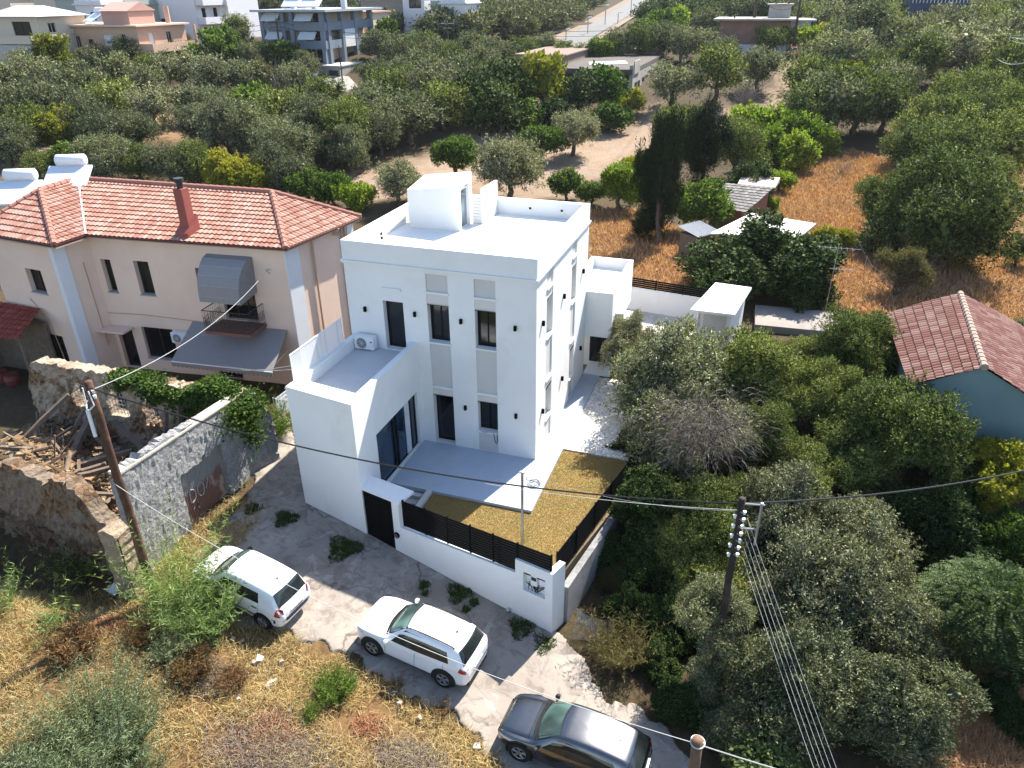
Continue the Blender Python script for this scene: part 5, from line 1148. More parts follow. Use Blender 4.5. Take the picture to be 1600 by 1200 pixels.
HAT = dict(L=3.6, W=1.56, H=1.40, roofw=.72, screen=(.235, .385), rear=(.895, .962), belt=[.54, .60, .62, .64],
    top=[(0, .40), (.012, .48), (.04, .54), (.1, .585), (.18, .62), (.23, .655), (.3, .80), (.38, .945), (.46, .99), (.62, 1.0), (.8, .985), (.885, .95), (.93, .82), (.965, .67), (.985, .58), (.995, .5), (1, .40)],
    side=[[(.32, .635), (.53, .645), (.53, .925), (.42, .915)], [(.548, .645), (.775, .665), (.75, .91), (.548, .925)]],
    head=[(.012, .42), (.08, .44), (.10, .52), (.03, .49)], tail=[(.935, .52), (.99, .50), (.985, .66), (.945, .68)], doors=[.27, .535, .77],
    axles=(.17, .82), R=.285, dark_trim=True, rear_strip=(.44, .56), plate=(.995, .66), plate_text='XNE 8047', mirror=trim, spokes=6, rearw=.76)
GRY = dict(L=3.85, W=1.56, H=1.28, roofw=.74, screen=(.255, .42), rear=(.90, .97), belt=[.55, .605, .63, .67],
    top=[(0, .38), (.012, .47), (.04, .53), (.1, .58), (.18, .62), (.25, .655), (.33, .80), (.41, .93), (.48, .98), (.6, 1.0), (.76, .98), (.87, .93), (.92, .84), (.965, .70), (.985, .60), (.995, .5), (1, .40)],
    side=[[(.33, .63), (.565, .645), (.565, .92), (.44, .91)], [(.565, .645), (.85, .70), (.79, .89), (.565, .92)]],
    head=[(.012, .42), (.14, .46), (.16, .54), (.03, .48)], tail=[(.925, .56), (.985, .53), (.988, .62), (.93, .70)], mirror=trim, doors=[.29, .565, .82],
    axles=(.185, .80), R=.32, plate=(.996, .6), spokes=5, rearw=.78)
def place(rear_px, front_px, S, side=1):
    """near side wheels at two image points on the ground -> centre and heading"""
    a, _ = ground(*rear_px, dz=.035); b_, _ = ground(*front_px, dz=.035); d = b_-a; h = math.atan2(d[1], d[0])
    fr_, fb = S['axles']; L = S['L']; mid = (a+b_)/2; off = L*(.5-(fr_+fb)/2)
    left = np.array([-math.sin(h), math.cos(h)])
    c = mid[:2]-left*side*(S['W']/2-.09)-np.array([math.cos(h), math.sin(h)])*off
    sl = math.atan2(-(float(T(*b_[:2]))-float(T(*a[:2]))), np.hypot(*d[:2]))
    return (c[0], c[1], (float(T(*a[:2]))+float(T(*b_[:2])))/2+.04), h, sl
l, h, s_ = place((694, 1071), (584, 1021), SUV); car('parked_car', l, h, 'white compact SUV with black roof rails parked in the middle of the street', SUV, whitep, s_)
l, h, s_ = place((414, 981), (322, 930), HAT); car('parked_car', l, h, 'small white hatchback with black bumper strip parked beside the green bush', HAT, whitep, s_)
l, h, s_ = place((938, 1238), (822, 1190), GRY); car('parked_car', l, h, 'silver grey hatchback at the bottom edge, half in the shade of the trees', GRY, silverp, s_)
# two small cars far up the track
FARC = dict(SUV); FARC.update(rails=None, clad=False)
p, _ = ground(1241, 90); car('parked_car', (p[0], p[1], p[2]+.05), math.radians(75), 'tiny dark red car parked far up the dirt track', FARC, paint('red_car_paint', (.22, .015, .02)))
p, _ = ground(1267, 83); car('parked_car', (p[0], p[1], p[2]+.05), math.radians(40), 'tiny white car parked far up the track behind the red one', FARC, whitep)
# ------------------------------------------------------------------ vegetation
def unit_noise_dirs(g, n):
    d = g.normal(size=(n, 3)); return d/np.linalg.norm(d, axis=1)[:, None]
def crown_mesh(name, m, n_sprig, per, leaf, ratio, seed, n_clump=16, zsq=.8, clump_r=(.28, .44), sprig_r=.06, hole=0.0, droop=0.0, core=True, shell=.62, flat=0.0, upright=.5):
    """crown of unit radius centred on the origin: clumps -> sprigs -> leaf-sized faces"""
    g = np.random.default_rng(seed)
    d = unit_noise_dirs(g, n_clump*3); d = d[d[:, 2] > -.6][:n_clump-1]
    cc = d*g.uniform(.42, .84, (len(d), 1)); cc[:, 2] *= zsq; cc = np.r_[cc, [[0, 0, 0]]]
    cr_ = np.r_[g.uniform(*clump_r, len(d)), [.5]]
    wgt = cr_**2; wgt /= wgt.sum(); k = g.choice(len(cc), n_sprig, p=wgt)
    dd = unit_noise_dirs(g, n_sprig); dd[:, 2] += .12; dd /= np.linalg.norm(dd, axis=1)[:, None]
    # clump surface is lumpy
    # second level: small bunches on every clump
    nsub = 15; sdir0 = unit_noise_dirs(g, len(cc)*nsub).reshape(len(cc), nsub, 3); sdir0[..., 2] += .15
    sdir0 /= np.linalg.norm(sdir0, axis=2)[..., None]; srad = g.uniform(.24, .50, (len(cc), nsub)); sdis = g.uniform(.60, 1.1, (len(cc), nsub))
    j = g.integers(0, nsub, n_sprig); sc = cc[k]+sdir0[k, j]*(sdis[k, j]*cr_[k])[:, None]; sr = srad[k, j]*cr_[k]
    rr = (shell+(1-shell)*g.random(n_sprig)**.6)*sr*(1+.25*np.sin(dd[:, 0]*5+j)*np.sin(dd[:, 1]*6+k))
    sp = sc+dd*rr[:, None]; dd = dd+sdir0[k, j]*.6; dd /= np.linalg.norm(dd, axis=1)[:, None]
    # drop sprigs deep inside other clumps
    keep = np.ones(n_sprig, bool)
    for c, r in zip(cc, cr_): keep &= ~(np.linalg.norm(sp-c, axis=1) < r*.5)
    sp, dd, k = sp[keep], dd[keep], k[keep]; n = len(sp)
    # leaves
    A = np.repeat(np.arange(n), per); nl = len(A); sdir = dd+np.array([0, 0, upright-droop])+g.normal(0, .35, (n, 3)); sdir /= np.linalg.norm(sdir, axis=1)[:, None]
    t = g.random(nl); c = sp[A]+sdir[A]*(t*sprig_r*2)[:, None]+g.normal(0, sprig_r*.35, (nl, 3))
    ld = sdir[A]*.9+g.normal(0, .75, (nl, 3)); ld[:, 2] -= droop*.5; ld /= np.linalg.norm(ld, axis=1)[:, None]
    nn = dd[A]*1.0+g.normal(0, .45, (nl, 3))+[0, 0, .2+flat]; sd_ = np.cross(ld, nn); sd_ /= np.linalg.norm(sd_, axis=1)[:, None]+1e-9
    ln = leaf*g.uniform(.65, 1.3, nl); wd = ln*ratio*.5
    mid = c+ld*(ln*.45)[:, None]; tip = c+ld*ln[:, None]
    V = np.stack([c, mid+sd_*wd[:, None], tip, mid-sd_*wd[:, None]], 1).reshape(-1, 3)
    F = np.arange(nl*4).reshape(-1, 4)
    if core:
        # dark leafy mass inside: many large overlapping leaves, not a smooth ball
        nc = 1500; kk = g.choice(len(cc), nc, p=wgt); dc = unit_noise_dirs(g, nc); p = cc[kk]+dc*(cr_[kk]*g.uniform(.1, .52, nc))[:, None]
        a = unit_noise_dirs(g, nc); b_ = np.cross(a, unit_noise_dirs(g, nc)); b_ /= np.linalg.norm(b_, axis=1)[:, None]; s_ = g.uniform(.04, .075, nc)[:, None]
        Vc = np.stack([p-a*s_, p+b_*s_*.8, p+a*s_, p-b_*s_*.8], 1).reshape(-1, 3); F = np.r_[F, np.arange(nc*4).reshape(-1, 4)+len(V)]; V = np.r_[V, Vc]
    me = mesh_np(name, V, F, m); return me, cc, cr_
def trunk_mesh(name, cc, hc, seed, r0=.09, m=bark, nb=6, multi=1):
    g = np.random.default_rng(seed); mb = MB()
    for s_ in range(multi):
        ox = g.normal(0, .12, 2) if multi > 1 else (0, 0)
        top = np.array([g.normal(0, .06)+ox[0]*1.5, g.normal(0, .06)+ox[1]*1.5, -hc*.45])
        pts = [np.array([ox[0], ox[1], -hc-.15]), np.array([ox[0]*1.1+g.normal(0, .03), ox[1]+g.normal(0, .03), -hc*.85]), np.array([g.normal(0, .05)+ox[0], g.normal(0, .05)+ox[1], -hc*.65]), top]
        mb.tube(pts, [r0*1.4, r0*1.05, r0*.9, r0*.75], 8)
        for i in g.choice(len(cc), min(nb, len(cc)), replace=False):
            e = cc[i]; q = (top+e)/2+g.normal(0, .06, 3); mb.tube([top, q, e, e+(e-q)*.35], [r0*.5, r0*.32, r0*.16, r0*.05], 6)
    v = mb.v; me = bpy.data.meshes.new(name); me.from_pydata(v, [], mb.f); me.materials.append(m); me.update(); return me
olive_m = leafmat('olive_leaves', (.022, .03, .013), (.095, .11, .058), (.31, .325, .21), .18, cl=.6)  # leaf colours carry light too: near-black tones for shaded gaps, pale for sunlit tips
olive2_m = leafmat('olive_leaves_dusty', (.035, .04, .02), (.13, .14, .08), (.40, .40, .28), .18, cl=.6)
green_m = leafmat('green_leaves', (.016, .036, .006), (.055, .10, .018), (.18, .26, .06), .3)
bright_m = leafmat('bright_leaves', (.04, .07, .008), (.12, .185, .02), (.29, .37, .06), .35)
yellow_m = leafmat('yellow_leaves', (0.093, 0.1178, 0.0124), (0.186, 0.1984, 0.0248), (0.2604, 0.248, 0.0372), .35)
dark_m = leafmat('dark_leaves', (.007, .014, .004), (.02, .04, .011), (.11, .165, .05), .15, .4)
cyp_m = leafmat('cypress_leaves', (.006, .012, .004), (.013, .024, .008), (.035, .05, .018), .1)
mid_m = leafmat('mid_olive_leaves', (.015, .026, .008), (.07, .095, .026), (.29, .335, .11), .2, cl=.6)
brown_m = leafmat('brownish_leaves', (0.066, 0.051, 0.024), (0.102, 0.09, 0.036), (0.126, 0.132, 0.054), .2)
willow_m = leafmat('willow_leaves', (.06, .10, .03), (.12, .18, .06), (.22, .29, .12), .3)
LIB = {}
def proto(kind, lod, var):
    key = (kind, lod, var)
    if key in LIB: return LIB[key]
    # leaf count, leaves per sprig, leaf length by lod (0 near, 1 mid, 2 far)
    ns, per, lf, spr = {0: (9000, 8, .048, .045), 1: (3200, 8, .062, .06), 2: (1300, 6, .10, .08)}[lod]
    sd = hash_(key); m = {'olive': olive_m, 'dusty': olive2_m, 'green': green_m, 'bright': bright_m, 'yellow': yellow_m, 'dark': dark_m, 'cyp': cyp_m, 'mid': mid_m, 'brown': brown_m}[kind]
    if kind in ('olive', 'dusty', 'mid'): me, cc, cr_ = crown_mesh('crown', m, ns, per, lf, .34, sd, 22, .82, (.20, .38), spr)
    elif kind == 'cyp': me, cc, cr_ = crown_mesh('crown', m, int(ns*1.7), per, lf*.8, .4, sd, 12, 1.0, (.3, .45), spr, upright=1.4)
    elif kind in ('dark',): me, cc, cr_ = crown_mesh('crown', m, int(ns*.8), per, lf*1.35, .5, sd, 15, .8, (.26, .42), spr, flat=.4)
    elif kind == 'brown': me, cc, cr_ = crown_mesh('crown', m, ns, per, lf*.9, .45, sd, 12, .75, (.25, .38), spr)
    else: me, cc, cr_ = crown_mesh('crown', m, int(ns*.6), per, lf*1.6, .55, sd, 14, .78, (.26, .42), spr*1.1, flat=.3)
    hc = 1.0; LIB[key] = (me, trunk_mesh('trunk', cc, hc, sd)); return LIB[key]
def hash_(key):
    s = str(key); h = 7
    for c in s: h = (h*131+ord(c)) % 1000003
    return h
TREES = []
def tree_at(px, py, rpx, kind, label=None, group=None, hk=.95, zs=1.0, var=None, lod=None, name=None, cat='tree', sx=1.0):
    """px,py: where the crown centre is seen; rpx: crown half width in the photograph. Solved to a ground position and a real size."""
    p, t = ground(px, py, 0.0, hk*zs*rpx/FPX)
    R = rpx*t/FPX; hc = hk*R*zs
    if lod is None: lod = 0 if R*33*1.0/ (R) and t < 34 else (1 if t < 75 else 2)
    v = (hash_((px, py)) % 3) if var is None else var
    me, tr = proto(kind, lod, v if lod else v % 2)
    z0 = float(T(p[0], p[1]))
    nm = name or {'olive': 'olive_tree', 'dusty': 'olive_tree', 'mid': 'olive_tree', 'cyp': 'cypress_tree', 'dark': 'carob_tree', 'brown': 'shrub'}.get(kind, 'leafy_tree')
    r = thing(nm, (p[0], p[1], z0), label or '', cat, group)
    g = np.random.default_rng(hash_((px, py, 3)))
    rz = g.uniform(0, 6.28); ax = g.uniform(.86, 1.16); az = g.uniform(.85, 1.15) if rpx < 60 else 1.0
    for nm2, me2 in (('trunk', tr), ('crown', me)):
        o = link(nm2, me2, r); o.location = (0, 0, hc); o.scale = (R*sx*ax, R*sx/ax, R*zs*az); o.rotation_euler = (0, 0, rz)
    TREES.append((r, px, py, rpx, kind, t)); return r
exec_trees = True
KW = {'olive': 'grey-green olive tree', 'dusty': 'pale silvery olive tree', 'mid': 'fresh green olive tree', 'green': 'leafy green tree', 'bright': 'bright green leafy bush', 'yellow': 'yellow-green leafy tree', 'dark': 'dense dark green tree', 'brown': 'brownish green shrub', 'cyp': 'dark cypress tree'}
ORD = ['first', 'second', 'third', 'fourth', 'fifth', 'sixth', 'seventh', 'eighth', 'ninth', 'tenth', 'eleventh', 'twelfth', 'thirteenth', 'fourteenth', 'fifteenth', 'sixteenth', 'seventeenth', 'eighteenth', 'nineteenth', 'twentieth', 'twenty-first', 'twenty-second', 'twenty-third', 'twenty-fourth']
def row(where, group, items, grow=1.28, **kw):
    kw.setdefault('hk', .82)
    """items (px,py,rpx,kind) in one band of the photograph; the label counts them from the left"""
    items = sorted(items); n = len(items)
    for i, (px, py, rp, kd) in enumerate(items):
        lab = '%s, %s, %s from the left' % (KW[kd], where, ORD[i])
        tree_at(px, py, rp*grow, kd, lab, group, **kw)
# left grove, from the houses down to the peach roof
row('left grove, top row', 'olive grove on the left, top row', [(35, 100, 28, 'olive'), (85, 88, 34, 'yellow'), (150, 92, 28, 'olive'), (190, 88, 34, 'olive'), (235, 106, 28, 'mid'), (272, 84, 26, 'olive'), (300, 92, 22, 'green'), (348, 78, 34, 'green'), (385, 88, 26, 'olive'), (412, 84, 26, 'mid'), (448, 90, 28, 'green'), (476, 104, 26, 'olive')], grow=.9)
row('left grove, second row', 'olive grove on the left, second row', [(10, 128, 30, 'olive'), (58, 122, 30, 'olive'), (118, 135, 32, 'olive'), (185, 125, 30, 'olive'), (230, 135, 26, 'olive'), (285, 112, 34, 'dusty'), (340, 128, 32, 'dusty'), (385, 125, 32, 'olive'), (408, 128, 26, 'brown'), (460, 128, 26, 'olive'), (505, 150, 28, 'mid')])
row('left grove, third row', 'olive grove on the left, third row', [(20, 168, 34, 'olive'), (75, 170, 34, 'dusty'), (125, 178, 32, 'olive'), (180, 158, 34, 'mid'), (238, 170, 30, 'dusty'), (300, 158, 30, 'olive'), (345, 165, 30, 'olive'), (392, 168, 28, 'green'), (440, 175, 34, 'mid'), (560, 190, 30, 'yellow'), (490, 190, 42, 'olive'), (535, 205, 40, 'mid')])
row('left grove, fourth row', 'olive grove on the left, fourth row', [(40, 205, 36, 'mid'), (100, 205, 30, 'yellow'), (150, 205, 38, 'olive'), (200, 210, 36, 'olive'), (310, 195, 34, 'dusty'), (355, 205, 38, 'dusty'), (405, 215, 40, 'olive'), (455, 228, 42, 'olive'), (10, 228, 30, 'olive')])
row('behind the peach roof', 'bushes behind the peach roof', [(60, 262, 22, 'mid'), (110, 252, 26, 'green'), (165, 248, 34, 'olive'), (215, 258, 26, 'mid'), (262, 262, 30, 'olive'), (305, 258, 30, 'mid'), (352, 272, 30, 'yellow'), (400, 280, 28, 'yellow'), (445, 268, 36, 'olive'), (480, 292, 24, 'green'), (520, 300, 24, 'green'), (556, 308, 22, 'bright')], hk=.75)
row('between grove and clearing', 'trees between the grove and the clearing', [(590, 170, 34, 'olive'), (592, 205, 34, 'olive'), (545, 235, 30, 'olive'), (636, 180, 40, 'olive'), (675, 145, 38, 'dusty'), (655, 115, 34, 'olive'), (692, 165, 36, 'mid'), (720, 130, 36, 'olive'), (620, 140, 34, 'mid'), (755, 115, 32, 'olive'), (745, 150, 34, 'dark'), (785, 140, 38, 'dark'), (780, 170, 34, 'dark')])
row('slope below the far road', 'trees on the slope below the far road', [(590, 70, 26, 'olive'), (620, 85, 28, 'olive'), (650, 75, 28, 'mid'), (590, 118, 30, 'olive'), (680, 85, 28, 'olive'), (710, 95, 28, 'mid'), (735, 75, 26, 'olive'), (765, 82, 28, 'olive'), (795, 98, 26, 'olive'), (820, 80, 24, 'mid'), (850, 72, 24, 'olive'), (880, 82, 20, 'mid'), (908, 86, 18, 'mid'), (940, 82, 20, 'green')], grow=1.05)
row('behind the concrete shed', 'trees behind the concrete shed', [(965, 70, 26, 'olive'), (1000, 68, 28, 'mid'), (1035, 62, 30, 'olive'), (1065, 72, 28, 'olive'), (1100, 68, 30, 'olive'), (1005, 48, 18, 'green'), (1035, 40, 22, 'green'), (1060, 30, 28, 'bright'), (1105, 40, 28, 'olive'), (1130, 80, 26, 'olive')], grow=1.05)
# against the shed and the clearing
for px, py, rp, kd, lab, kw in [
    (848, 135, 42, 'yellow', 'yellow-green tree with reddish tips in front of the long concrete shed', {}),
    (905, 145, 36, 'dark', 'dark green tree covering the middle of the concrete shed front', {}),
    (945, 140, 36, 'green', 'green creeper-like tree covering the right end of the concrete shed front', {}),
    (985, 162, 20, 'yellow', 'small yellow-green bush at the foot of the shed corner', dict(hk=.7)),
    (870, 178, 30, 'dark', 'dark low bush below the yellow-green tree at the shed', dict(hk=.7)),
    (815, 182, 30, 'green', 'low green bush at the left end of the shed trees', dict(hk=.6)),
    (1050, 130, 38, 'dusty', 'round olive tree with a pale bare stem beside the shed corner', {}),
    (1122, 115, 48, 'mid', 'big dense green tree right of the concrete shed', {}),
    (1188, 105, 38, 'olive', 'olive tree at the left side of the dirt track', {}),
    (1205, 62, 26, 'mid', 'round clipped tree in front of the brown building', {}),
    (1255, 62, 22, 'bright', 'bright tree behind the small parked cars', {}), (1292, 60, 22, 'yellow', 'yellow-green tree right of the small parked cars', {}),
    (897, 205, 40, 'dusty', 'round silvery olive tree standing alone in the clearing', {}),
    (955, 188, 28, 'green', 'low spreading citrus right of the round olive in the clearing', dict(hk=.6)),
    (712, 240, 36, 'green', 'small citrus tree with a visible trunk in the clearing', dict(hk=1.2)),
    (620, 288, 46, 'dusty', 'low rounded grey-green bush left of the roof cabin', dict(hk=.7)),
    (795, 262, 60, 'dusty', 'wide silvery olive tree right behind the roof cabin', {}),
    (845, 222, 34, 'green', 'citrus tree between the silvery olive and the clearing', {}),
    (885, 290, 26, 'green', 'small green tree behind the right roof corner of the white house', {}),
    (925, 300, 24, 'green', 'dark green small tree right of the white house roof corner', {}),
    (968, 292, 40, 'bright', 'bright green tree left of the front cypress', {}),
    (1000, 268, 28, 'yellow', 'yellow-green tree touching the front cypress', {}),
    (1065, 195, 40, 'mid', 'green tree behind the two cypresses', {}),
    (1155, 235, 50, 'mid', 'dark olive-green tree beside the bright vine thicket', {}),
    (1175, 285, 36, 'dark', 'dark bush behind the tiled shed', {}),
    (1218, 282, 24, 'bright', 'small bright green bush at the edge of the dry field', dict(hk=.8)),
    (1092, 325, 46, 'green', 'leafy green tree above the corrugated lean shed', {}),
    (1015, 350, 30, 'cyp', 'dark conifer foot beside the dry ground behind the house', dict(hk=.8)),
    (1205, 322, 14, 'bright', 'tiny bright bush beside the tiled shed', dict(hk=.6)),
    (1300, 375, 30, 'yellow', 'thin yellowish shrub right of the white sheet roof', dict(hk=.6)),
    (1408, 425, 46, 'brown', 'brownish green shrub with bare stems in the dry field', dict(hk=.9)),
    (1592, 395, 26, 'brown', 'shrub with upright stems at the right edge', dict(hk=1.0)),
    (1598, 520, 26, 'olive', 'olive sapling at the right edge above the tiled roof', {}),
    (1190, 408, 96, 'dark', 'big dense dark tree behind the white garden shed', dict(hk=.72, zs=.8, lod=0)),
    (1115, 430, 40, 'dark', 'lower left lobe of dark foliage by the rear yard fence', dict(hk=.6)),
    (1255, 455, 45, 'dark', 'dark bush at the right foot of the big dense tree', dict(hk=.55)),
    ]:
    tree_at(px, py, rp, kd, lab, **kw)
for i, (px, py, rp) in enumerate([(1175, 190, 36), (1212, 198, 40), (1252, 212, 40), (1285, 228, 26), (1195, 235, 38), (1240, 245, 34)]):
    tree_at(px, py, rp, 'bright', ['upper left', 'upper middle', 'upper right', 'far right', 'lower left', 'lower right'][i]+' mound of the bright green vine thicket by the track', 'bright vine thicket', hk=.7, name='vine_thicket', cat='bush')
tree_at(1030, 290, 44, 'cyp', 'tall dark cypress in front, left of the other cypress', hk=.9, zs=2.5, sx=.95); tree_at(1102, 225, 38, 'cyp', 'tall dark cypress behind and right of the front one', hk=.9, zs=2.1)
row('far right grove by top edge', 'far right grove, top rows', [(1240, 22, 26, 'olive'), (1275, 32, 26, 'mid'), (1310, 40, 30, 'olive'), (1345, 60, 40, 'olive'), (1375, 38, 28, 'mid'), (1415, 30, 28, 'olive'), (1440, 48, 26, 'olive'), (1475, 40, 28, 'dusty'), (1510, 52, 32, 'olive'), (1545, 45, 30, 'mid'), (1580, 60, 36, 'olive'), (1595, 25, 26, 'olive'), (1540, 20, 26, 'olive')])
row('right grove, middle rows', 'right grove, middle rows', [(1300, 95, 40, 'olive'), (1340, 90, 36, 'dusty'), (1375, 108, 30, 'mid'), (1262, 128, 32, 'mid'), (1325, 128, 20, 'yellow'), (1395, 130, 32, 'olive'), (1430, 92, 42, 'mid'), (1465, 75, 34, 'olive'), (1490, 85, 46, 'dusty'), (1535, 85, 44, 'olive'), (1570, 112, 42, 'mid'), (1598, 135, 32, 'mid'), (1300, 160, 46, 'olive'), (1345, 162, 44, 'mid'), (1385, 162, 40, 'mid'), (1272, 172, 38, 'mid')])
row('right grove beside dry field', 'right grove, lower rows', [(1480, 165, 40, 'mid'), (1530, 165, 48, 'mid'), (1580, 190, 46, 'mid'), (1500, 200, 52, 'mid'), (1450, 205, 48, 'mid'), (1550, 230, 56, 'mid'), (1430, 240, 46, 'mid'), (1490, 250, 54, 'mid')])
for px, py, rp, kd, lab, kw in [
    (1462, 345, 118, 'mid', 'huge dark olive tree standing in the dry field right of centre', dict(zs=.95, lod=0, hk=.62)), (1395, 320, 58, 'mid', 'left shoulder of foliage beside the huge dry field olive', dict(lod=0)), (1520, 295, 62, 'mid', 'olive crown right behind the huge dry field olive', dict(lod=0)),
    # grove right of the white house
    (1052, 600, 108, 'olive', 'olive tree with grey dead twigs right beside the white house', dict(hk=.85, zs=.9)), (985, 540, 46, 'dusty', 'drooping olive bough reaching toward the side wall of the white house', dict(hk=1.5)),
    (1075, 690, 95, 'olive', 'shaded olive crown below the tree with dead twigs', dict(hk=.7)),
    (1190, 592, 84, 'mid', 'leafy olive below the white garden shed', {}), (1240, 562, 50, 'mid', 'olive crown below the cracked slab', {}), (1345, 562, 80, 'mid', 'round fresh green olive left of the red tiled gable roof', {}), (1275, 620, 66, 'mid', 'olive crown in the middle of the grove beside the teal house', {}),
    (1180, 680, 66, 'mid', 'olive crown half in shade in the middle of the right grove', {}), (1425, 675, 102, 'mid', 'large fresh green olive against the teal wall', {}), (1330, 725, 76, 'mid', 'dense green tree below the large olive at the teal wall', dict(hk=.7)), (1500, 700, 42, 'mid', 'olive branch tips at the corner of the teal wall', {}), (1245, 750, 60, 'mid', 'shaded olive between the cable pole and the grove', {}),
    # big pole-side olives
    (1085, 830, 82, 'mid', 'green olive bush left of the insulator pole', dict(hk=.8)), (1120, 930, 75, 'mid', 'shaded lower crown under the insulator pole', dict(hk=.6)),
    (1230, 815, 88, 'dusty', 'pale olive crown directly behind the insulator pole', dict(hk=.9)), (1345, 850, 85, 'dusty', 'pale olive crown right of the insulator pole', dict(hk=.9)), (1290, 930, 120, 'dusty', 'biggest silvery olive crown at the lower right', dict(hk=.85)), (1390, 985, 78, 'olive', 'right flank of the biggest silvery olive', dict(hk=.8)), (1240, 1060, 120, 'olive', 'dark olive crown at the bottom right, crossed by the five wires', dict(hk=.6)), (1400, 1110, 100, 'olive', 'shaded olive crown at the bottom right corner side', dict(hk=.6)),
    (1120, 1080, 58, 'olive', 'dark shrubby olive beside the street bend', dict(hk=.5)), (1055, 985, 46, 'dark', 'dark shrub in the shade behind the wire mesh', dict(hk=.45)),
    (1450, 800, 66, 'dark', 'dark leafy tree right of the silvery olives', dict(hk=.8)), (1565, 745, 66, 'yellow', 'yellow-green leafy tree at the right edge under the cable', dict(hk=.9)), (1590, 850, 50, 'green', 'green tree at the right edge above the feathery tree', {}), (1500, 760, 46, 'dark', 'dark bush between the teal wall and the yellow-green tree', {}),
    (1005, 790, 62, 'dark', 'dark tree overhanging the concrete block wall', dict(hk=1.1)), (960, 860, 34, 'dark', 'dark bush growing against the outside of the concrete block wall', dict(hk=.7)), (985, 950, 36, 'dark', 'dark bush behind the torn wire mesh', dict(hk=.6)), (1015, 880, 48, 'dark', 'dark bush in the shade between the block wall and the pole olives', dict(hk=.6)), (960, 905, 30, 'brown', 'brown undergrowth in the shade near the end of the block wall', dict(hk=.5)),
    (1112, 965, 66, 'olive', 'dark olive boughs hiding the lower part of the insulator pole', dict(hk=2.3)), (1060, 860, 58, 'mid', 'bushy green olive left of the insulator pole, overhanging the dark ground', dict(hk=.8)), (1062, 1095, 42, 'dark', 'dark shrub at the street bend beside the wooden pole top', dict(hk=.5)), (1030, 1030, 34, 'dark', 'low dark shrub in the shade near the torn wire mesh', dict(hk=.5)), (1160, 1150, 60, 'olive', 'shaded olive bush above the broad-leaved plant', dict(hk=.5)),
    (1590, 1010, 60, 'dark', 'dark tree at the right edge behind the feathery tree', dict(hk=.8)), (1500, 880, 50, 'dark', 'dark bush between the silvery olives and the feathery tree', dict(hk=.6)), (1598, 920, 44, 'dark', 'dark bush at the right edge above the feathery tree', dict(hk=.6)), (1440, 1060, 44, 'dark', 'dark bush right of the bottom olives', dict(hk=.5)), (1575, 1110, 46, 'dark', 'dark low bush near the bottom right corner', dict(hk=.5)),
    (1050, 720, 46, 'dark', 'dark thicket behind the concrete block wall', dict(hk=.5)), (985, 700, 32, 'dark', 'small dark thicket touching the lawn corner', dict(hk=.6)), (1130, 770, 46, 'mid', 'green shoots left above the insulator pole', {}),
    ]:
    tree_at(px, py, rp, kd, lab, **kw)
# feathery tree (pinnate leaves) at the right edge, fig leaves at the bottom
def fronds(name, m, n, R, fl, seed, zs=.8, pairs=9, ll=.055, lw=.32):
    g = np.random.default_rng(seed); d = unit_noise_dirs(g, n); d[:, 2] = np.abs(d[:, 2])*.9+.05; base_ = d*g.uniform(.35, .85, (n, 1))*[1, 1, zs]
    out = d*[1, 1, .3]+g.normal(0, .3, (n, 3)); out /= np.linalg.norm(out, axis=1)[:, None]; V = []; side_ = np.cross(out, [0, 0, 1.]); side_ /= np.linalg.norm(side_, axis=1)[:, None]+1e-9; upv = np.cross(side_, out)
    for j in range(pairs):
        t = (j+1)/pairs; c = base_+out*fl*t-np.array([0, 0, 1])*fl*.45*t*t
        for s_ in (-1, 1):
            ld = side_*s_+out*.45-upv*.12+g.normal(0, .08, (n, 3)); ld /= np.linalg.norm(ld, axis=1)[:, None]; w_ = np.cross(ld, upv); w_ /= np.linalg.norm(w_, axis=1)[:, None]+1e-9
            l = ll*(1.15-.5*t)*g.uniform(.8, 1.2, (n, 1)); V.append(np.stack([c, c+ld*l*.45+w_*l*lw*.5, c+ld*l, c+ld*l*.45-w_*l*lw*.5], 1))
    V = np.concatenate(V).reshape(-1, 3); return mesh_np(name, V, np.arange(len(V)).reshape(-1, 4), m)
feath = leafmat('feathery_leaves', (.01, .025, .007), (.028, .055, .018), (.10, .145, .06), .25)
def special(name, px, py, rpx, me, label, cat, hk=.8, zs=1.0, tr=True):
    p, t = ground(px, py, 0.0, hk*rpx/FPX); R = rpx*t/FPX; r = thing(name, (p[0], p[1], float(T(p[0], p[1]))), label, cat)
    o = link('crown' if tr else 'foliage', me, r); o.location = (0, 0, hk*R); o.scale = (R, R, R*zs)
    g = np.random.default_rng(3); cc = unit_noise_dirs(g, 8)*.55; cc[:, 2] = np.abs(cc[:, 2]); o = link('trunk' if tr else 'stem', trunk_mesh('trunk', cc, hk, 5, .05), r); o.location = (0, 0, hk*R); o.scale = (R, R, R*zs); return r
special('feathery_tree', 1555, 965, 112, fronds('crown', feath, 2600, 1, .26, 1, ll=.06), 'tree with long feathery leaves at the lower right edge', 'tree')
special('feathery_tree', 1490, 1010, 50, fronds('crown', feath, 500, 1, .35, 2), 'small feathery sapling in front of the feathery tree', 'tree', .6)
figm = leafmat('fig_leaves', (0.0496, 0.0806, 0.0248), (0.0992, 0.1364, 0.0496), (0.155, 0.1922, 0.0806), .3)
me_fig, _, _ = crown_mesh('foliage', figm, 900, 7, .13, .6, 77, 10, .6, (.3, .45), .12, flat=.8, core=False)
special('fig_bush', 1200, 1196, 70, me_fig, 'broad-leaved plant reaching up at the bottom edge right of the wooden pole top', 'bush', .6, .6, False)
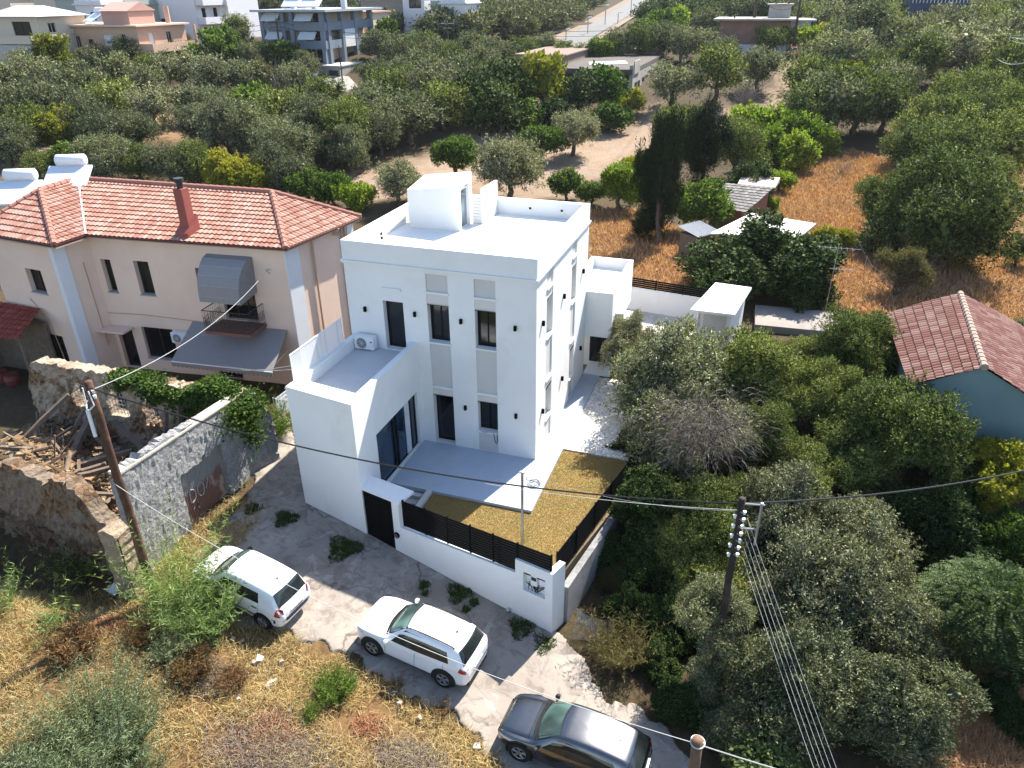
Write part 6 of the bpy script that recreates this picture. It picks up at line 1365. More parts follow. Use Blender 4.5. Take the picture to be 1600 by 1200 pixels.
me_palm = fronds('foliage', leafmat('palm_leaves', (0.031, 0.0558, 0.031), (0.0558, 0.0868, 0.0496), (0.0806, 0.1178, 0.0744), .2), 60, 1, .9, 8, .6, 12, .16, .2)
special('young_palm', 1108, 548, 17, me_palm, 'young palm-like plant beside the garden shed wall', 'plant', .5, 1, False)
# willowy shrubs at the lower left: long narrow leaves on upright shoots
def shoots(name, m, n, seed, R=1.0, h=1.2, nl=26, ll=.13, lw=.13, spread=.8):
    g = np.random.default_rng(seed); V = []
    a = g.uniform(0, 2*np.pi, n); r0 = np.sqrt(g.random(n))*.55; root = np.stack([np.cos(a)*r0, np.sin(a)*r0, np.full(n, -.1)], -1)
    tilt = np.stack([np.cos(a), np.sin(a), np.zeros(n)], -1)*(r0*1.2)[:, None]*spread+g.normal(0, .18, (n, 3)); hh = h*g.uniform(.55, 1.1, n)
    ax = tilt+[0, 0, 1]; 
    for j in range(nl):
        t = .25+.75*(j+g.random(n))/nl; c = root+ax*(hh*t)[:, None]+tilt*((t**2)*hh*.3)[:, None]; b_ = g.uniform(0, 6.28, n); ld = np.stack([np.cos(b_), np.sin(b_), g.uniform(.2, 1.0, n)], -1); ld /= np.linalg.norm(ld, axis=1)[:, None]
        w_ = np.cross(ld, g.normal(size=(n, 3))); w_ /= np.linalg.norm(w_, axis=1)[:, None]; l = (ll*g.uniform(.7, 1.3, n))[:, None]
        V.append(np.stack([c, c+ld*l*.4+w_*l*lw*.5, c+ld*l-[0, 0, .02], c+ld*l*.4-w_*l*lw*.5], 1))
    # stems
    e = root+ax*hh[:, None]; s_ = np.array([.006, 0, 0]); V.append(np.stack([root-s_, root+s_, e+s_*.3+tilt*(hh*.3)[:, None], e-s_*.3+tilt*(hh*.3)[:, None]], 1))
    V = np.concatenate(V).reshape(-1, 3); return mesh_np(name, V, np.arange(len(V)).reshape(-1, 4), m)
blueg = leafmat('blue_green_leaves', (.05, .07, .035), (.105, .14, .075), (.25, .285, .175), .2)
def shrub(px, py, rp, m, label, n=260, hh=1.3, seed=1, name='wild_shrub', ll=.14, nl=26, cat='shrub', **kw):
    p, t = ground(px, py); R = rp*t/FPX; r = thing(name, (p[0], p[1], float(T(p[0], p[1]))), label, cat); o = link('foliage', shoots('foliage', m, n, seed, 1, hh, nl, ll, **kw), r); o.scale = (R, R, R); return r
shrub(155, 1185, 92, blueg, 'large bluish green shrub of upright narrow-leaved shoots at the lower left', 900, 1.2, 1, ll=.085, nl=36)
shrub(40, 1215, 55, blueg, 'narrow-leaved shrub in the bottom left corner', 300, .9, 2, ll=.12)
shrub(215, 1240, 55, blueg, 'narrow-leaved shrub at the bottom edge next to the large one', 300, .9, 12, ll=.12)
shrub(288, 952, 29, willow_m, 'tall bright green willowy shrub between the utility pole and white hatchback', 150, 4.4, 3, ll=.34, nl=34, lw=.12)
shrub(330, 985, 34, willow_m, 'leafy willowy shrub overhanging the side of the white hatchback', 190, 2.4, 4, ll=.3, nl=30)
shrub(275, 1025, 30, blueg, 'low willowy shrub below the utility pole', 200, 1.2, 5, ll=.22, nl=26)
shrub(90, 985, 20, willow_m, 'single pale green sprig in the shadow left of the pillar', 30, 3.0, 6, ll=.5, nl=20)
shrub(130, 905, 34, mid_m, 'dark sapling growing in the shadow of the ruined wall', 60, 2.0, 7, ll=.3, nl=20)
shrub(5, 960, 26, willow_m, 'pale shrub at the left edge in front of the ruin', 60, 2.6, 8, ll=.3)
shrub(526, 1086, 24, green_m, 'small bright green bush on the dry verge', 220, 1.5, 9, ll=.3, nl=24); shrub(488, 1122, 15, green_m, 'tiny green bush near the small bright one', 60, 1.6, 10, ll=.4)
shrub(548, 1072, 12, willow_m, 'small yellowish twig beside the bright green bush', 30, 1.6, 13, ll=.4)
shrub(965, 1030, 40, brown_m, 'brown dry shrub by the wire mesh in the tree shade', 200, 1.4, 14, ll=.2)
shrub(430, 680, 26, green_m, 'green bush squeezed between the ruin and the white annex', 220, 1.8, 15, ll=.22)
shrub(925, 430, 12, green_m, 'green weeds at the rear wing of the white house', 60, 1.6, 17, ll=.4)
dead_m = leafmat('dead_brush', (.07, .035, .018), (.15, .085, .04), (.27, .18, .10), .15, .85)
shrub(300, 1055, 34, dead_m, 'mound of dead brown brush on the verge left of the pale stones', 320, 1.0, 21, ll=.2, nl=24); shrub(365, 1070, 26, dead_m, 'small mound of dead brown brush beside the pale stones', 220, 1.0, 22, ll=.22); shrub(230, 1000, 30, dead_m, 'brown brush at the foot of the broken pillar', 220, .9, 23, ll=.2); shrub(120, 1020, 40, dead_m, 'brown brush in front of the ruin shadow at the left', 260, .8, 24, ll=.2)
shrub(620, 1075, 12, dead_m, 'dry stalks on the street edge below the white SUV', 40, 1.6, 25, ll=.3); shrub(690, 1115, 14, dead_m, 'dry stalks on the street edge near the silver grey hatchback', 50, 1.5, 26, ll=.3)
# ivy on the rear wall of the ruin
g = np.random.default_rng(9); ivy_m = leafmat('ivy_leaves', (0.0248, 0.0496, 0.0093), (0.0527, 0.093, 0.0186), (0.0992, 0.155, 0.031), .3)
n = 16000; uu = g.random(n); x = -15.9+uu*6.3; top_ = 3.15+.18*np.sin(x*2.1)+.22*np.sin(x*1.1+1)
dep = np.interp(x, [-15.9, -14.8, -13.5, -12.3, -10.8, -9.6], [.25, .7, 1.0, 1.5, 1.6, 1.9])+.35*np.sin(x*4.3)
P3 = np.c_[x, -3.45+g.normal(0, .22, n)-.15, top_-g.random(n)**1.4*dep]
extra = np.c_[g.normal(-10.0, .35, 2500), g.normal(-3.9, .5, 2500), 3.05-g.random(2500)**1.3*1.1]; P3 = np.r_[P3, extra]
n = len(P3); ld = unit_noise_dirs(g, n)*.8+[0, -.35, -.3]; ld /= np.linalg.norm(ld, axis=1)[:, None]; nv_ = unit_noise_dirs(g, n)*.6+[0, -.3, .9]; sd_ = np.cross(ld, nv_); sd_ /= np.linalg.norm(sd_, axis=1)[:, None]; l = g.uniform(.07, .14, (n, 1))
V = np.stack([P3, P3+ld*l*.4+sd_*l*.42, P3+ld*l, P3+ld*l*.4-sd_*l*.42], 1).reshape(-1, 3)
tag(link('ivy', mesh_np('ivy', V, np.arange(n*4).reshape(-1, 4), ivy_m)), 'thick green ivy draped over the top of the ruin rear wall', 'climbing plant')
# bare grey shrubs
def bare(px, py, rp, label, seed, n=70, m=twig):
    p, t = ground(px, py); R = rp*t/FPX; r = thing('bare_shrub', (p[0], p[1], float(T(p[0], p[1]))), label, 'shrub'); mb = MB(); g = np.random.default_rng(seed)
    for i in range(n):
        d = np.array([g.normal(0, .6), g.normal(0, .6), g.uniform(.5, 1.2)]); a = np.zeros(3); pts = [a*R]
        for k in range(4): a = a+d*.38+g.normal(0, .1, 3); pts.append(a*R)
        mb.tube(pts, [R*.016, R*.013, R*.010, R*.007, R*.004], 4, False)
        b_ = pts[3]; mb.tube([b_, b_+g.normal(0, .2, 3)*R+[0, 0, .15*R]], R*.005, 3, False); b_ = pts[2]; mb.tube([b_, b_+g.normal(0, .25, 3)*R+[0, 0, .15*R]], R*.006, 3, False)
    mb.build('branches', m, r, True); return r
bare(432, 160, 34, 'leafless grey shrub in the left grove below the blue apartment block', 1); bare(68, 155, 28, 'leafless pale grey shrub at the far left of the grove', 2); bare(1312, 275, 18, 'leafless dark sapling in the dry field', 3, 24); bare(1165, 165, 22, 'low leafless scrub beside the dirt track', 4); bare(1408, 462, 40, 'bare stems under the brownish shrub in the dry field', 5, 40)
# grey dead twigs hanging on the sunny flank of the olive beside the house
c0 = at_depth(1100, 665, 24.2); DT = thing('dead_twigs', tuple(c0), 'spray of fine grey dead twigs hanging on the olive beside the white house', 'twigs')
g = np.random.default_rng(66); n = 3200; root = g.normal(0, 1, (n, 3))*[.75, .6, .55]; d = root*[.8, .8, .2]+g.normal(0, .45, (n, 3))+[0, 0, -.25]; d /= np.linalg.norm(d, axis=1)[:, None]
L_ = g.uniform(.15, .55, (n, 1)); w_ = np.cross(d, g.normal(size=(n, 3))); w_ /= np.linalg.norm(w_, axis=1)[:, None]; m1 = root+d*L_*.5; e_ = m1+(d+[0, 0, -.45])*L_*.5
V = np.stack([root-w_*.006, root+w_*.006, m1+w_*.005, m1-w_*.005, e_+w_*.002, e_-w_*.002], 1).reshape(-1, 3); i_ = np.arange(n)[:, None]*6
link('twigs', mesh_np('twigs', V, np.concatenate([i_+np.array([[0, 1, 2, 3]]), i_+np.array([[3, 2, 4, 5]])], 0), leafmat('dead_twig', (.05, .042, .036), (.10, .085, .075), (.20, .175, .16), 0, .9)), DT)
mb = MB()
for k in range(9):
    q = g.normal(0, .5, 3); mb.tube([np.array([.1, .5, -1.3])+c0, c0+q*.6+[0, .2, -.4], c0+q*1.3], [.035, .022, .008], 5)
mb.build('limb', bark, DT)
# the far hillside wood: one mass beyond the last trees one can tell apart
g = np.random.default_rng(21)
def wood_cards(label, polys_px, spacing, kinds, seed):
    g = np.random.default_rng(seed); Vs, Fs, off = [], [], 0
    base_me = [crown_mesh('w', olive_m, 420, 5, .16, .5, 900+i, 12, .8, (.3, .45), .1)[0] for i in range(3)]
    arr = []
    for me in base_me:
        v = np.empty(len(me.vertices)*3, np.float32); me.vertices.foreach_get('co', v); arr.append(v.reshape(-1, 3)); bpy.data.meshes.remove(me)
    for poly in polys_px:
        P = gp(poly); P = np.array(P); lo, hi = P.min(0), P.max(0); n = int((hi-lo).prod()/spacing**2)
        q = g.uniform(lo, hi, (n, 2)); q = q[inside(P, q[:, 0], q[:, 1])]
        for x, y in q:
            R = g.uniform(2.0, 3.6); v = arr[g.integers(3)]; a = g.uniform(0, 6.28); c_, s_ = math.cos(a), math.sin(a)
            w_ = np.c_[v[:, 0]*c_-v[:, 1]*s_, v[:, 0]*s_+v[:, 1]*c_, v[:, 2]*g.uniform(.8, 1.05)]*R+[x, y, float(T(x, y))+R*.75]; Vs.append(w_); Fs.append(np.arange(len(w_)).reshape(-1, 4)+off); off += len(w_)
    return tag(link('hillside_wood', mesh_np('hillside_wood', np.concatenate(Vs), np.concatenate(Fs), kinds)), label, 'wood', kind='stuff')
wood_cards('olive wood covering the far hillside left of the climbing road', [[(560, 60), (855, 74), (950, -4), (940, -9), (640, -9), (560, 25)]], 4.6, leafmat('far_olive_leaves', (.035, .042, .022), (.085, .098, .05), (.20, .21, .13), .15, cl=.12), 5)
wood_cards('greener wood covering the far hillside right of the climbing road', [[(985, 60), (1120, 45), (1300, 30), (1600, 20), (1700, -9), (1070, -9), (1050, 15)]], 4.8, leafmat('far_green_leaves', (.025, .04, .015), (.065, .09, .032), (.18, .21, .095), .15, cl=.12), 6)
wood_cards('trees seen between the far houses at the top left', [[(-40, 50), (400, 40), (560, 25), (560, -9), (-40, -9)]], 9.0, leafmat('far_green_leaves2', (0.039, 0.054, 0.024), (0.06, 0.078, 0.033), (0.09, 0.102, 0.048), .15, cl=.12), 8)
# dry grass and weeds
straw_m = leafmat('straw_blades', (.16, .10, .045), (.36, .25, .12), (.60, .48, .28), .25, .8, cl=1.4)
g = np.random.default_rng(31)
q = np.concatenate([scatter(gp(STRAW[0]), 150000, 31)])
q = q[(q[:, 0] > -19) & (q[:, 1] > -19.5)]
tuft = np.sin(q[:, 0]*3.1+q[:, 1]*1.3)*np.sin(q[:, 1]*3.7-q[:, 0])+np.sin(q[:, 0]*1.2)*np.sin(q[:, 1]*1.5)
q = q[tuft+g.normal(0, .5, len(q)) > -.3]
# lean in a common drift so it mats like wind-laid straw
P3 = np.c_[q, T(q[:, 0], q[:, 1])-.01]
tag(link('dry_grass', blades('dry_grass', P3, g.uniform(.12, .42, len(q)), g.uniform(.008, .02, len(q)), .95, straw_m, down=.15, seed=2)), 'long matted straw-coloured grass on the verge below the street', 'dry grass', kind='stuff')
org_m = leafmat('orange_grass', (.18, .10, .05), (.31, .19, .095), (.45, .32, .18), .2, .8, cl=.4)
qs = [scatter(gp(ORG[0]), 110000, 41), scatter(gp(ORG[1]), 40000, 42)]
q = np.concatenate(qs); q = q[~((q[:, 0] < 8) & (q[:, 1] < 17.2))]; q = q[~((q[:, 0] > 12.5) & (q[:, 0] < 19.2) & (q[:, 1] > 3.5) & (q[:, 1] < 12.2))]
P3 = np.c_[q, T(q[:, 0], q[:, 1])-.01]
tag(link('field_grass', blades('field_grass', P3, g.uniform(.15, .5, len(q)), g.uniform(.03, .07, len(q)), .6, org_m, seed=3)), 'dry orange-brown grass covering the field on the right', 'dry grass', kind='stuff')
q = scatter(gp(ORG[3]), 60000, 43); P3 = np.c_[q, T(q[:, 0], q[:, 1])-.01]
tag(link('corner_grass', blades('corner_grass', P3, g.uniform(.12, .4, len(q)), g.uniform(.008, .02, len(q)), .8, org_m, seed=8)), 'dry orange grass at the bottom right corner beside the feathery tree', 'dry grass', kind='stuff')
weed_m = leafmat('weed_leaves', (0.0186, 0.0341, 0.0093), (0.031, 0.0558, 0.0124), (0.0558, 0.0806, 0.0186), .25)
pts = []
for (px, py, rp, n) in ((396, 797, 15, 500), (447, 814, 20, 1000), (537, 860, 29, 2400), (664, 918, 10, 350), (716, 930, 22, 900), (740, 945, 8, 250), (728, 956, 7, 200), (665, 930, 7, 150), (815, 985, 24, 900), (850, 1010, 20, 600)):
    c_, t = ground(px, py); R = .8*rp*t/FPX; n = int(n*.8); a = g.uniform(0, 6.28, n); rr = R*np.sqrt(g.random(n))*(1+.3*np.sin(3*a)); pts.append(np.c_[c_[0]+rr*np.cos(a), c_[1]+rr*np.sin(a)*1.1])
q = np.concatenate(pts); P3 = np.c_[q, T(q[:, 0], q[:, 1])+.03]
tag(link('street_weeds', blades('street_weeds', P3, g.uniform(.05, .16, len(q)), g.uniform(.02, .045, len(q)), .9, weed_m, seed=5)), 'dark green weeds growing through the broken street concrete', 'weeds', kind='stuff')
redw = leafmat('red_weed', (.16, .06, .04), (.20, .09, .055), (.28, .15, .08), .2)
pts = []
for (px, py, rp, n) in ((170, 980, 26, 1100), (430, 1150, 50, 900), (580, 1140, 34, 450), (400, 1180, 40, 600)):
    c_, t = ground(px, py); R = rp*t/FPX; pts.append(np.c_[g.normal(c_[0], R*.5, n), g.normal(c_[1], R*.4, n)])
q = np.concatenate(pts); P3 = np.c_[q, T(q[:, 0], q[:, 1])+.05]
tag(link('red_weeds', blades('red_weeds', P3, g.uniform(.06, .2, len(q)), g.uniform(.015, .03, len(q)), .9, redw, seed=6)), 'reddish creeping weeds among the straw', 'weeds', kind='stuff')
greyw = leafmat('grey_weed', (0.124, 0.1023, 0.0806), (0.1798, 0.1488, 0.124), (0.2232, 0.1922, 0.1674), .1)
pts = []
for (px, py, rp, n) in ((430, 1200, 90, 9000), (650, 1200, 60, 3500), (330, 1060, 40, 2500)):
    c_, t = ground(px, py); R = rp*t/FPX; pts.append(np.c_[g.normal(c_[0], R*.55, n), g.normal(c_[1], R*.35, n)])
q = np.concatenate(pts); P3 = np.c_[q, T(q[:, 0], q[:, 1])+.03]
tag(link('grey_weeds', blades('grey_weeds', P3, g.uniform(.08, .28, len(q)), g.uniform(.01, .02, len(q)), .7, greyw, seed=7)), 'grey brittle brush at the bottom of the verge', 'weeds', kind='stuff')
# pale stones lying on the verge: each a thing
st_m = mat('verge_stone', (.40, .37, .335), .9, .15, 6, .4, 20)
for i, (px, py, s_) in enumerate([(405, 1030, .22), (423, 1068, .2), (397, 1036, .16), (384, 1052, .14), (352, 1058, .12), (418, 1072, .14), (432, 1064, .13), (373, 1092, .1), (453, 1110, .1), (440, 1034, .15), (624, 1100, .2), (655, 1120, .15), (315, 988, .1), (378, 1000, .12), (745, 1165, .18), (505, 1075, .1), (363, 998, .14)]):
    p, _ = ground(px, py, .12); me = rocks('pale_stone', np.array([[0., 0, 0]]), np.array([s_*.8]), st_m, 50+i)
    o = link('pale_stone', me, None, (p[0], p[1], float(T(p[0], p[1]))+.1)); wh = ['beside the white hatchback', 'on the straw left of the green bush', 'on the verge below the white SUV'][0 if px < 385 and py < 1005 else (1 if px < 560 else 2)]
    tag(o, 'pale stone %s, %s from the left' % (wh, ORD[sorted([405, 423, 397, 384, 352, 418, 432, 373, 453, 440, 624, 655, 315, 378, 745, 505, 363]).index(px)]), 'stone', 'pale stones on the verge')
# torn wire mesh leaning at the wall end
WM = thing('wire_mesh', tuple(ground(900, 985)[0]), 'torn bent wire mesh leaning beside the end of the white street wall', 'wire mesh')
mb = MB(); o_ = ground(892, 1000)[0]; e_ = ground(952, 1005)[0]; Um = (e_-o_); hm = 1.15
def mp3(a, b_): return o_+Um*a+np.array([.1*math.sin(a*5+b_*2), .12*math.sin(b_*3+a*3)+.18*b_, hm*b_*(1-.35*a)+.02])
for i in range(22): mb.tube([mp3(a, i/21) for a in np.linspace(0, 1, 12)], .005, 3, False)
for i in range(20): mb.tube([mp3(i/19, b_) for b_ in np.linspace(0, 1, 12)], .005, 3, False)
mb.build('mesh_wire', metal_g, WM); mb = MB(); mb.tube([mp3(1, 0)+[0, 0, -.3], mp3(1, 0)+[0, 0, 1.0]], .025, 6); mb.build('stake', iron, WM)
# ------------------------------------------------------------------ background buildings
cream = mat('cream_render', (.56, .47, .37), .9, .05); bwhite = mat('far_white_render', (.60, .59, .61), .9, .04); slate = mat('blue_grey_render', (.16, .19, .24), .85, .08)
shut = mat('white_shutter', (.62, .62, .62), .7, .05); sage = mat('sage_render', (.30, .34, .31), .9, .06); pinkr = mat('far_peach_render', (.50, .33, .24), .9, .06)
def bldg(name, label, px, py, dep, W, D, H, wm, fwin=(), rwin=(), balc=(), roof=True, over=.3, rm=None, below=4.0, parapet=.5, cat='building', group=None):
    """px,py: top of the front right edge. windows (u, z below top, w, h, kind)"""
    c = at_depth(px, py, dep); x, y, zt = c; z0 = zt-H-below
    r = thing(name, (x-W/2, y+D/2, float(T(x-W/2, y+D/2))), label, cat, group)
    Of, Or = np.array([x-W, y, 0]), np.array([x, y, 0]); mb = MB()
    hf_ = [(u, u+w_, zt-z-h, zt-z, .2) for u, z, w_, h, k in fwin]; hr_ = [(u, u+w_, zt-z-h, zt-z, .2) for u, z, w_, h, k in rwin]
    facade(mb, Of, X_, -Y_, W, z0, zt, hf_); facade(mb, Or, Y_, X_, D, z0, zt, hr_)
    mb.quad((x-W, y+D, z0), (x-W, y, z0), (x-W, y, zt), (x-W, y+D, zt)); mb.quad((x, y+D, z0), (x-W, y+D, z0), (x-W, y+D, zt), (x, y+D, zt)); mb.build('wall', wm, r)
    for O, U, N, ws in ((Of, X_, -Y_, fwin), (Or, Y_, X_, rwin)):
        for u, z, w_, h, k in ws:
            if k == 's': f = window(r, O, U, N, u, u+w_, zt-z-h, zt-z, .18, fm=frame_w, mull=0, pm=shut)
            else: f = window(r, O, U, N, u, u+w_, zt-z-h, zt-z, .18, fm=frame_w if k == 'w' else frame_dark, mull=1)
    for face, u0, u1, z, dp, ph in balc:
        O, U, N = (Of, X_, -Y_) if face == 'f' else (Or, Y_, X_); b_ = MB(); zz = zt-z
        b_.obox(O, U, N, u0, u1, .002, dp, zz-.18, zz); b_.obox(O, U, N, u0, u1, dp-.12, dp, zz, zz+ph); b_.obox(O, U, N, u0, u0+.12, .002, dp-.12, zz, zz+ph); b_.obox(O, U, N, u1-.12, u1, .002, dp-.12, zz, zz+ph); b_.build('balcony', wm, r)
    if roof:
        mb = MB(); mb.box((x-W-over, y-over, zt), (x+over, y+D+over, zt+.22)); 
        if parapet:
            for a, b_ in (((x-W, y, 0), (x, y+.2, 0)), ((x-.2, y+.2, 0), (x, y+D, 0)), ((x-W, y+.2, 0), (x-W+.2, y+D, 0))): mb.box((a[0], a[1], zt+.22), (b_[0], b_[1], zt+.22+parapet))
        mb.build('roof', rm or wm, r)
    return r, x, y, zt
# blue frame apartment block
c = at_depth(503, 15, 108); x, y, zt = c; W_, D_ = 11.0, 15.0
B1 = thing('apartment_building', (x-W_/2, y+D_/2, 5), 'blue-grey apartment block with framed balconies, white awnings and a garage ramp', 'building')
mb = MB(); mb.box((x-W_, y+1.6, zt-13), (x-1.6, y+D_, zt-.3)); mb.build('wall', cream, B1)
mb = MB(); mb.box((x-W_-.9, y-.9, zt-.3), (x+1.0, y+D_+2, zt)); mb.build('roof', mat('roof_slab_grey', (.30, .33, .36), .8, .06), B1)
for k, z_ in enumerate((2.45, 4.95)):
    mb = MB(); mb.box((x-W_, y, zt-z_-.35), (x-.0, y+1.6, zt-z_)); mb.box((x-1.6, y+1.6, zt-z_-.35), (x, y+D_, zt-z_)); mb.box((x-W_, y, zt-z_), (x-.0, y+.15, zt-z_+.8)); mb.box((x-.15, y+.15, zt-z_), (x, y+D_, zt-z_+.8)); mb.build('balcony', slate, B1)
mb = MB()
for u_ in (0, 3.7, 5.2, W_-.7): mb.box((x-W_+u_, y-.12, zt-8.6), (x-W_+u_+.6, y+.5, zt-.3))
for v_ in (0.9, 5.0, 9.0, 14.2): mb.box((x-.55, y+v_, zt-7.4), (x+.12, y+v_+.7, zt-.3))
build_each(mb, 'column', slate, B1)
for (u_, z_) in ((.6, .45), (6.4, .45), (.9, 2.95), (6.6, 2.95)):
    mb = MB(); a = x-W_+u_; mb.add([(a, y+.3, zt-z_), (a+2.9, y+.3, zt-z_), (a+2.9, y-.75, zt-z_-1.0), (a, y-.75, zt-z_-1.0)]+[(a, y+.3, zt-z_-.06), (a+2.9, y+.3, zt-z_-.06), (a+2.9, y-.75, zt-z_-1.06), (a, y-.75, zt-z_-1.06)], [(0, 1, 2, 3), (7, 6, 5, 4), (0, 4, 5, 1), (1, 5, 6, 2), (2, 6, 7, 3), (3, 7, 4, 0)]); mb.build('awning', mat('white_awning', (.5, .52, .54), .8), B1)
for u_ in (1.0, 6.8, 8.4):
    for z_ in (.5, 2.95, 5.4): window(B1, (x-W_, y+1.6, 0), X_, -Y_, u_, u_+1.3, zt-z_-1.9, zt-z_, -.02, mull=1)
for v_ in (2.6, 7.0, 11.4):
    for z_ in (.5, 2.95, 5.4): window(B1, (x-1.6, y, 0), Y_, X_, v_, v_+1.1, zt-z_-1.8, zt-z_, -.02, mull=1)
mb = MB(); mb.box((x-.3, y+5.7, zt-5.3), (x+.05, y+9, zt-2.8)); mb.build('white_panel', shut, B1)
mb = MB(); mb.box((x-.5, y-1.2, zt-7.6), (x+2.6, y+D_+6, zt-7.4)); mb.build('terrace', mat('far_pale', (.5, .5, .48), .8), B1)
mb = MB(); mb.box((x-.9, y-1.0, zt-12), (x+2.5, y+D_+5.6, zt-7.6)); mb.build('retaining_wall', concrete, B1)
mb = MB(); mb.box((x+.6, y-1.05, zt-10), (x+2.2, y-.98, zt-8.1)); mb.build('garage_door', mat('garage_dark', (.03, .035, .05), .6), B1)
mb = MB(); mb.add([(x-5, y-2.0, zt-12), (x-.6, y-5.5, zt-12), (x-.6, y-5.5, zt-9.3), (x-5, y-2.0, zt-8.6)], [(0, 1, 2, 3)]); mb.add([(x-.6, y-5.5, zt-12), (x-.6, y-1.0, zt-12), (x-.6, y-1.0, zt-7.9), (x-.6, y-5.5, zt-9.3)], [(0, 1, 2, 3)]); rw_ = mb.build('ramp_wall', slate, B1); md = rw_.modifiers.new('t', 'SOLIDIFY'); md.thickness = .25
p = ground(540, 132)[0]; mb = MB(); pp_ = [ground(*q)[0] for q in ((478, 134), (540, 146), (560, 138), (545, 122), (525, 120), (500, 128))]; mb.prism([tuple(q[:2]) for q in pp_], 3, [q[2]+.25 for q in pp_]); tag(mb.build('driveway', mat('driveway_pale', (.26, .24, .22), .9, .1)), kind='structure')
for k, (dx, dy) in enumerate(((-6.6, 3.5), (-3.4, 3.2))): solar((x+dx, y+dy, zt), math.radians(10), 'solar water heater on the flat roof of the blue-grey block, %s one' % ('left', 'right')[k], 1.7, 'solar heaters on the blue block')
for dx in (-4.9, .3, -8.6): mb = MB(); mb.box((x+dx, y+5, zt), (x+dx+.7, y+5.7, zt+1.6)); mb.build('chimney', bwhite, B1)
# white block with blank gable
r, x, y, zt = bldg('apartment_building', 'large white apartment block with a blank gable and stacked balconies', 300, -14, 125, 13, 9, 9.0, bwhite,
    fwin=[(5.0, 4.2, 2.0, 1.1, 'd')], rwin=[(1.5, 2.6, 1.1, 2.0, 'd'), (4.5, 2.6, 1.1, 2.0, 'd'), (1.2, 5.6, 1.0, 2.0, 'd'), (3.2, 5.6, 1.6, 2.0, 'd'), (7.5, 2.9, .9, 1.2, 'd'), (7.0, 5.8, 1.0, 1.2, 'd')],
    balc=[('r', .2, 6.4, 2.0, 1.6, .9), ('r', .2, 6.4, 4.9, 1.6, .9), ('r', .2, 6.4, 7.9, 1.6, .9)])
r, x, y, zt = bldg('apartment_building', 'white balcony wing right of the large white apartment block', 352, -12, 131, 4.5, 9, 9.0, bwhite,
    fwin=[(.6, 2.8, 1.0, 2.0, 'd'), (2.6, 2.8, 1.0, 2.0, 'd'), (.6, 5.9, 1.0, 2.0, 'd'), (2.6, 5.9, 1.0, 2.0, 'd')], balc=[('f', 1.2, 5.6, 1.9, 1.5, .9), ('f', 1.2, 5.6, 4.9, 1.5, .9), ('f', 1.2, 5.9, 7.9, 1.5, .9)])
# peach block
r, x, y, zt = bldg('apartment_building', 'long peach two-storey house with a flat roof and a small gabled roof room', 212, 42, 100, 16.5, 9.5, 6.0, pinkr,
    fwin=[(2.6, 1.2, 1.2, 1.4, 's'), (5.2, 1.2, 1.1, 1.5, 'w'), (10.4, 1.0, 1.6, 1.3, 's'), (13.6, .9, .8, 2.0, 'w'), (7.7, 1.6, .9, 1.2, 'd')], rwin=[(2, .8, 1.0, 2.0, 's'), (5.5, .8, 1.0, 2.0, 'w')], balc=[('r', .0, 9.2, 3.0, 2.2, .9)], over=.5, parapet=0, rm=mat('peach_slab', (.6, .45, .34), .9))
mb = MB(); mb.box((x-16.5, y-.5, zt-3.2), (x+.3, y, zt-2.95)); mb.box((x+2.0, y+8.8, zt-2.1), (x+2.3, y+9.1, zt)); mb.build('ledge', pinkr, r)
cb_ = MB(); cx_ = x-6.0; cb_.box((cx_, y+.6, zt+.22), (cx_+4.6, y+5.4, zt+1.9)); cb_.add([(cx_-.2, y+.3, zt+1.9), (cx_+4.8, y+.3, zt+1.9), (cx_+4.8, y+5.7, zt+1.9), (cx_-.2, y+5.7, zt+1.9), (cx_-.2, y+3, zt+3.0), (cx_+4.8, y+3, zt+3.0)], [(0, 1, 5, 4), (3, 4, 5, 2), (0, 4, 3), (1, 2, 5)]); cb_.build('roof_room', mat('pink_roofroom', (.46, .27, .22), .9, .06), r)
mb = MB(); mb.tube([(x+.2-1.2, y+7.5, zt), (x-1.0, y+7.5, zt+2.4)], .35, 8); mb.build('chimney', pinkr, r)
for k in range(2): mb = MB(); mb.box((x-15.4+k*3.9, y-.35, zt-.9), (x-14.6+k*3.9, y, zt-.3)); tag(mb.build('air_conditioner', mat('ac_far', (.45, .42, .4), .6)), ('air conditioner on the upper wall of the far peach house, left one', 'air conditioner on the upper wall of the far peach house, right one')[k], 'air conditioner')
solar((x-8.4, y+2.2, zt+.22), math.radians(-20), 'solar water heater on the far peach house left of its roof room', 1.5)
solar((x-17.9, y+1.4, zt-1.4), math.radians(0), 'solar water heater on the wall left of the far peach house', 1.6)
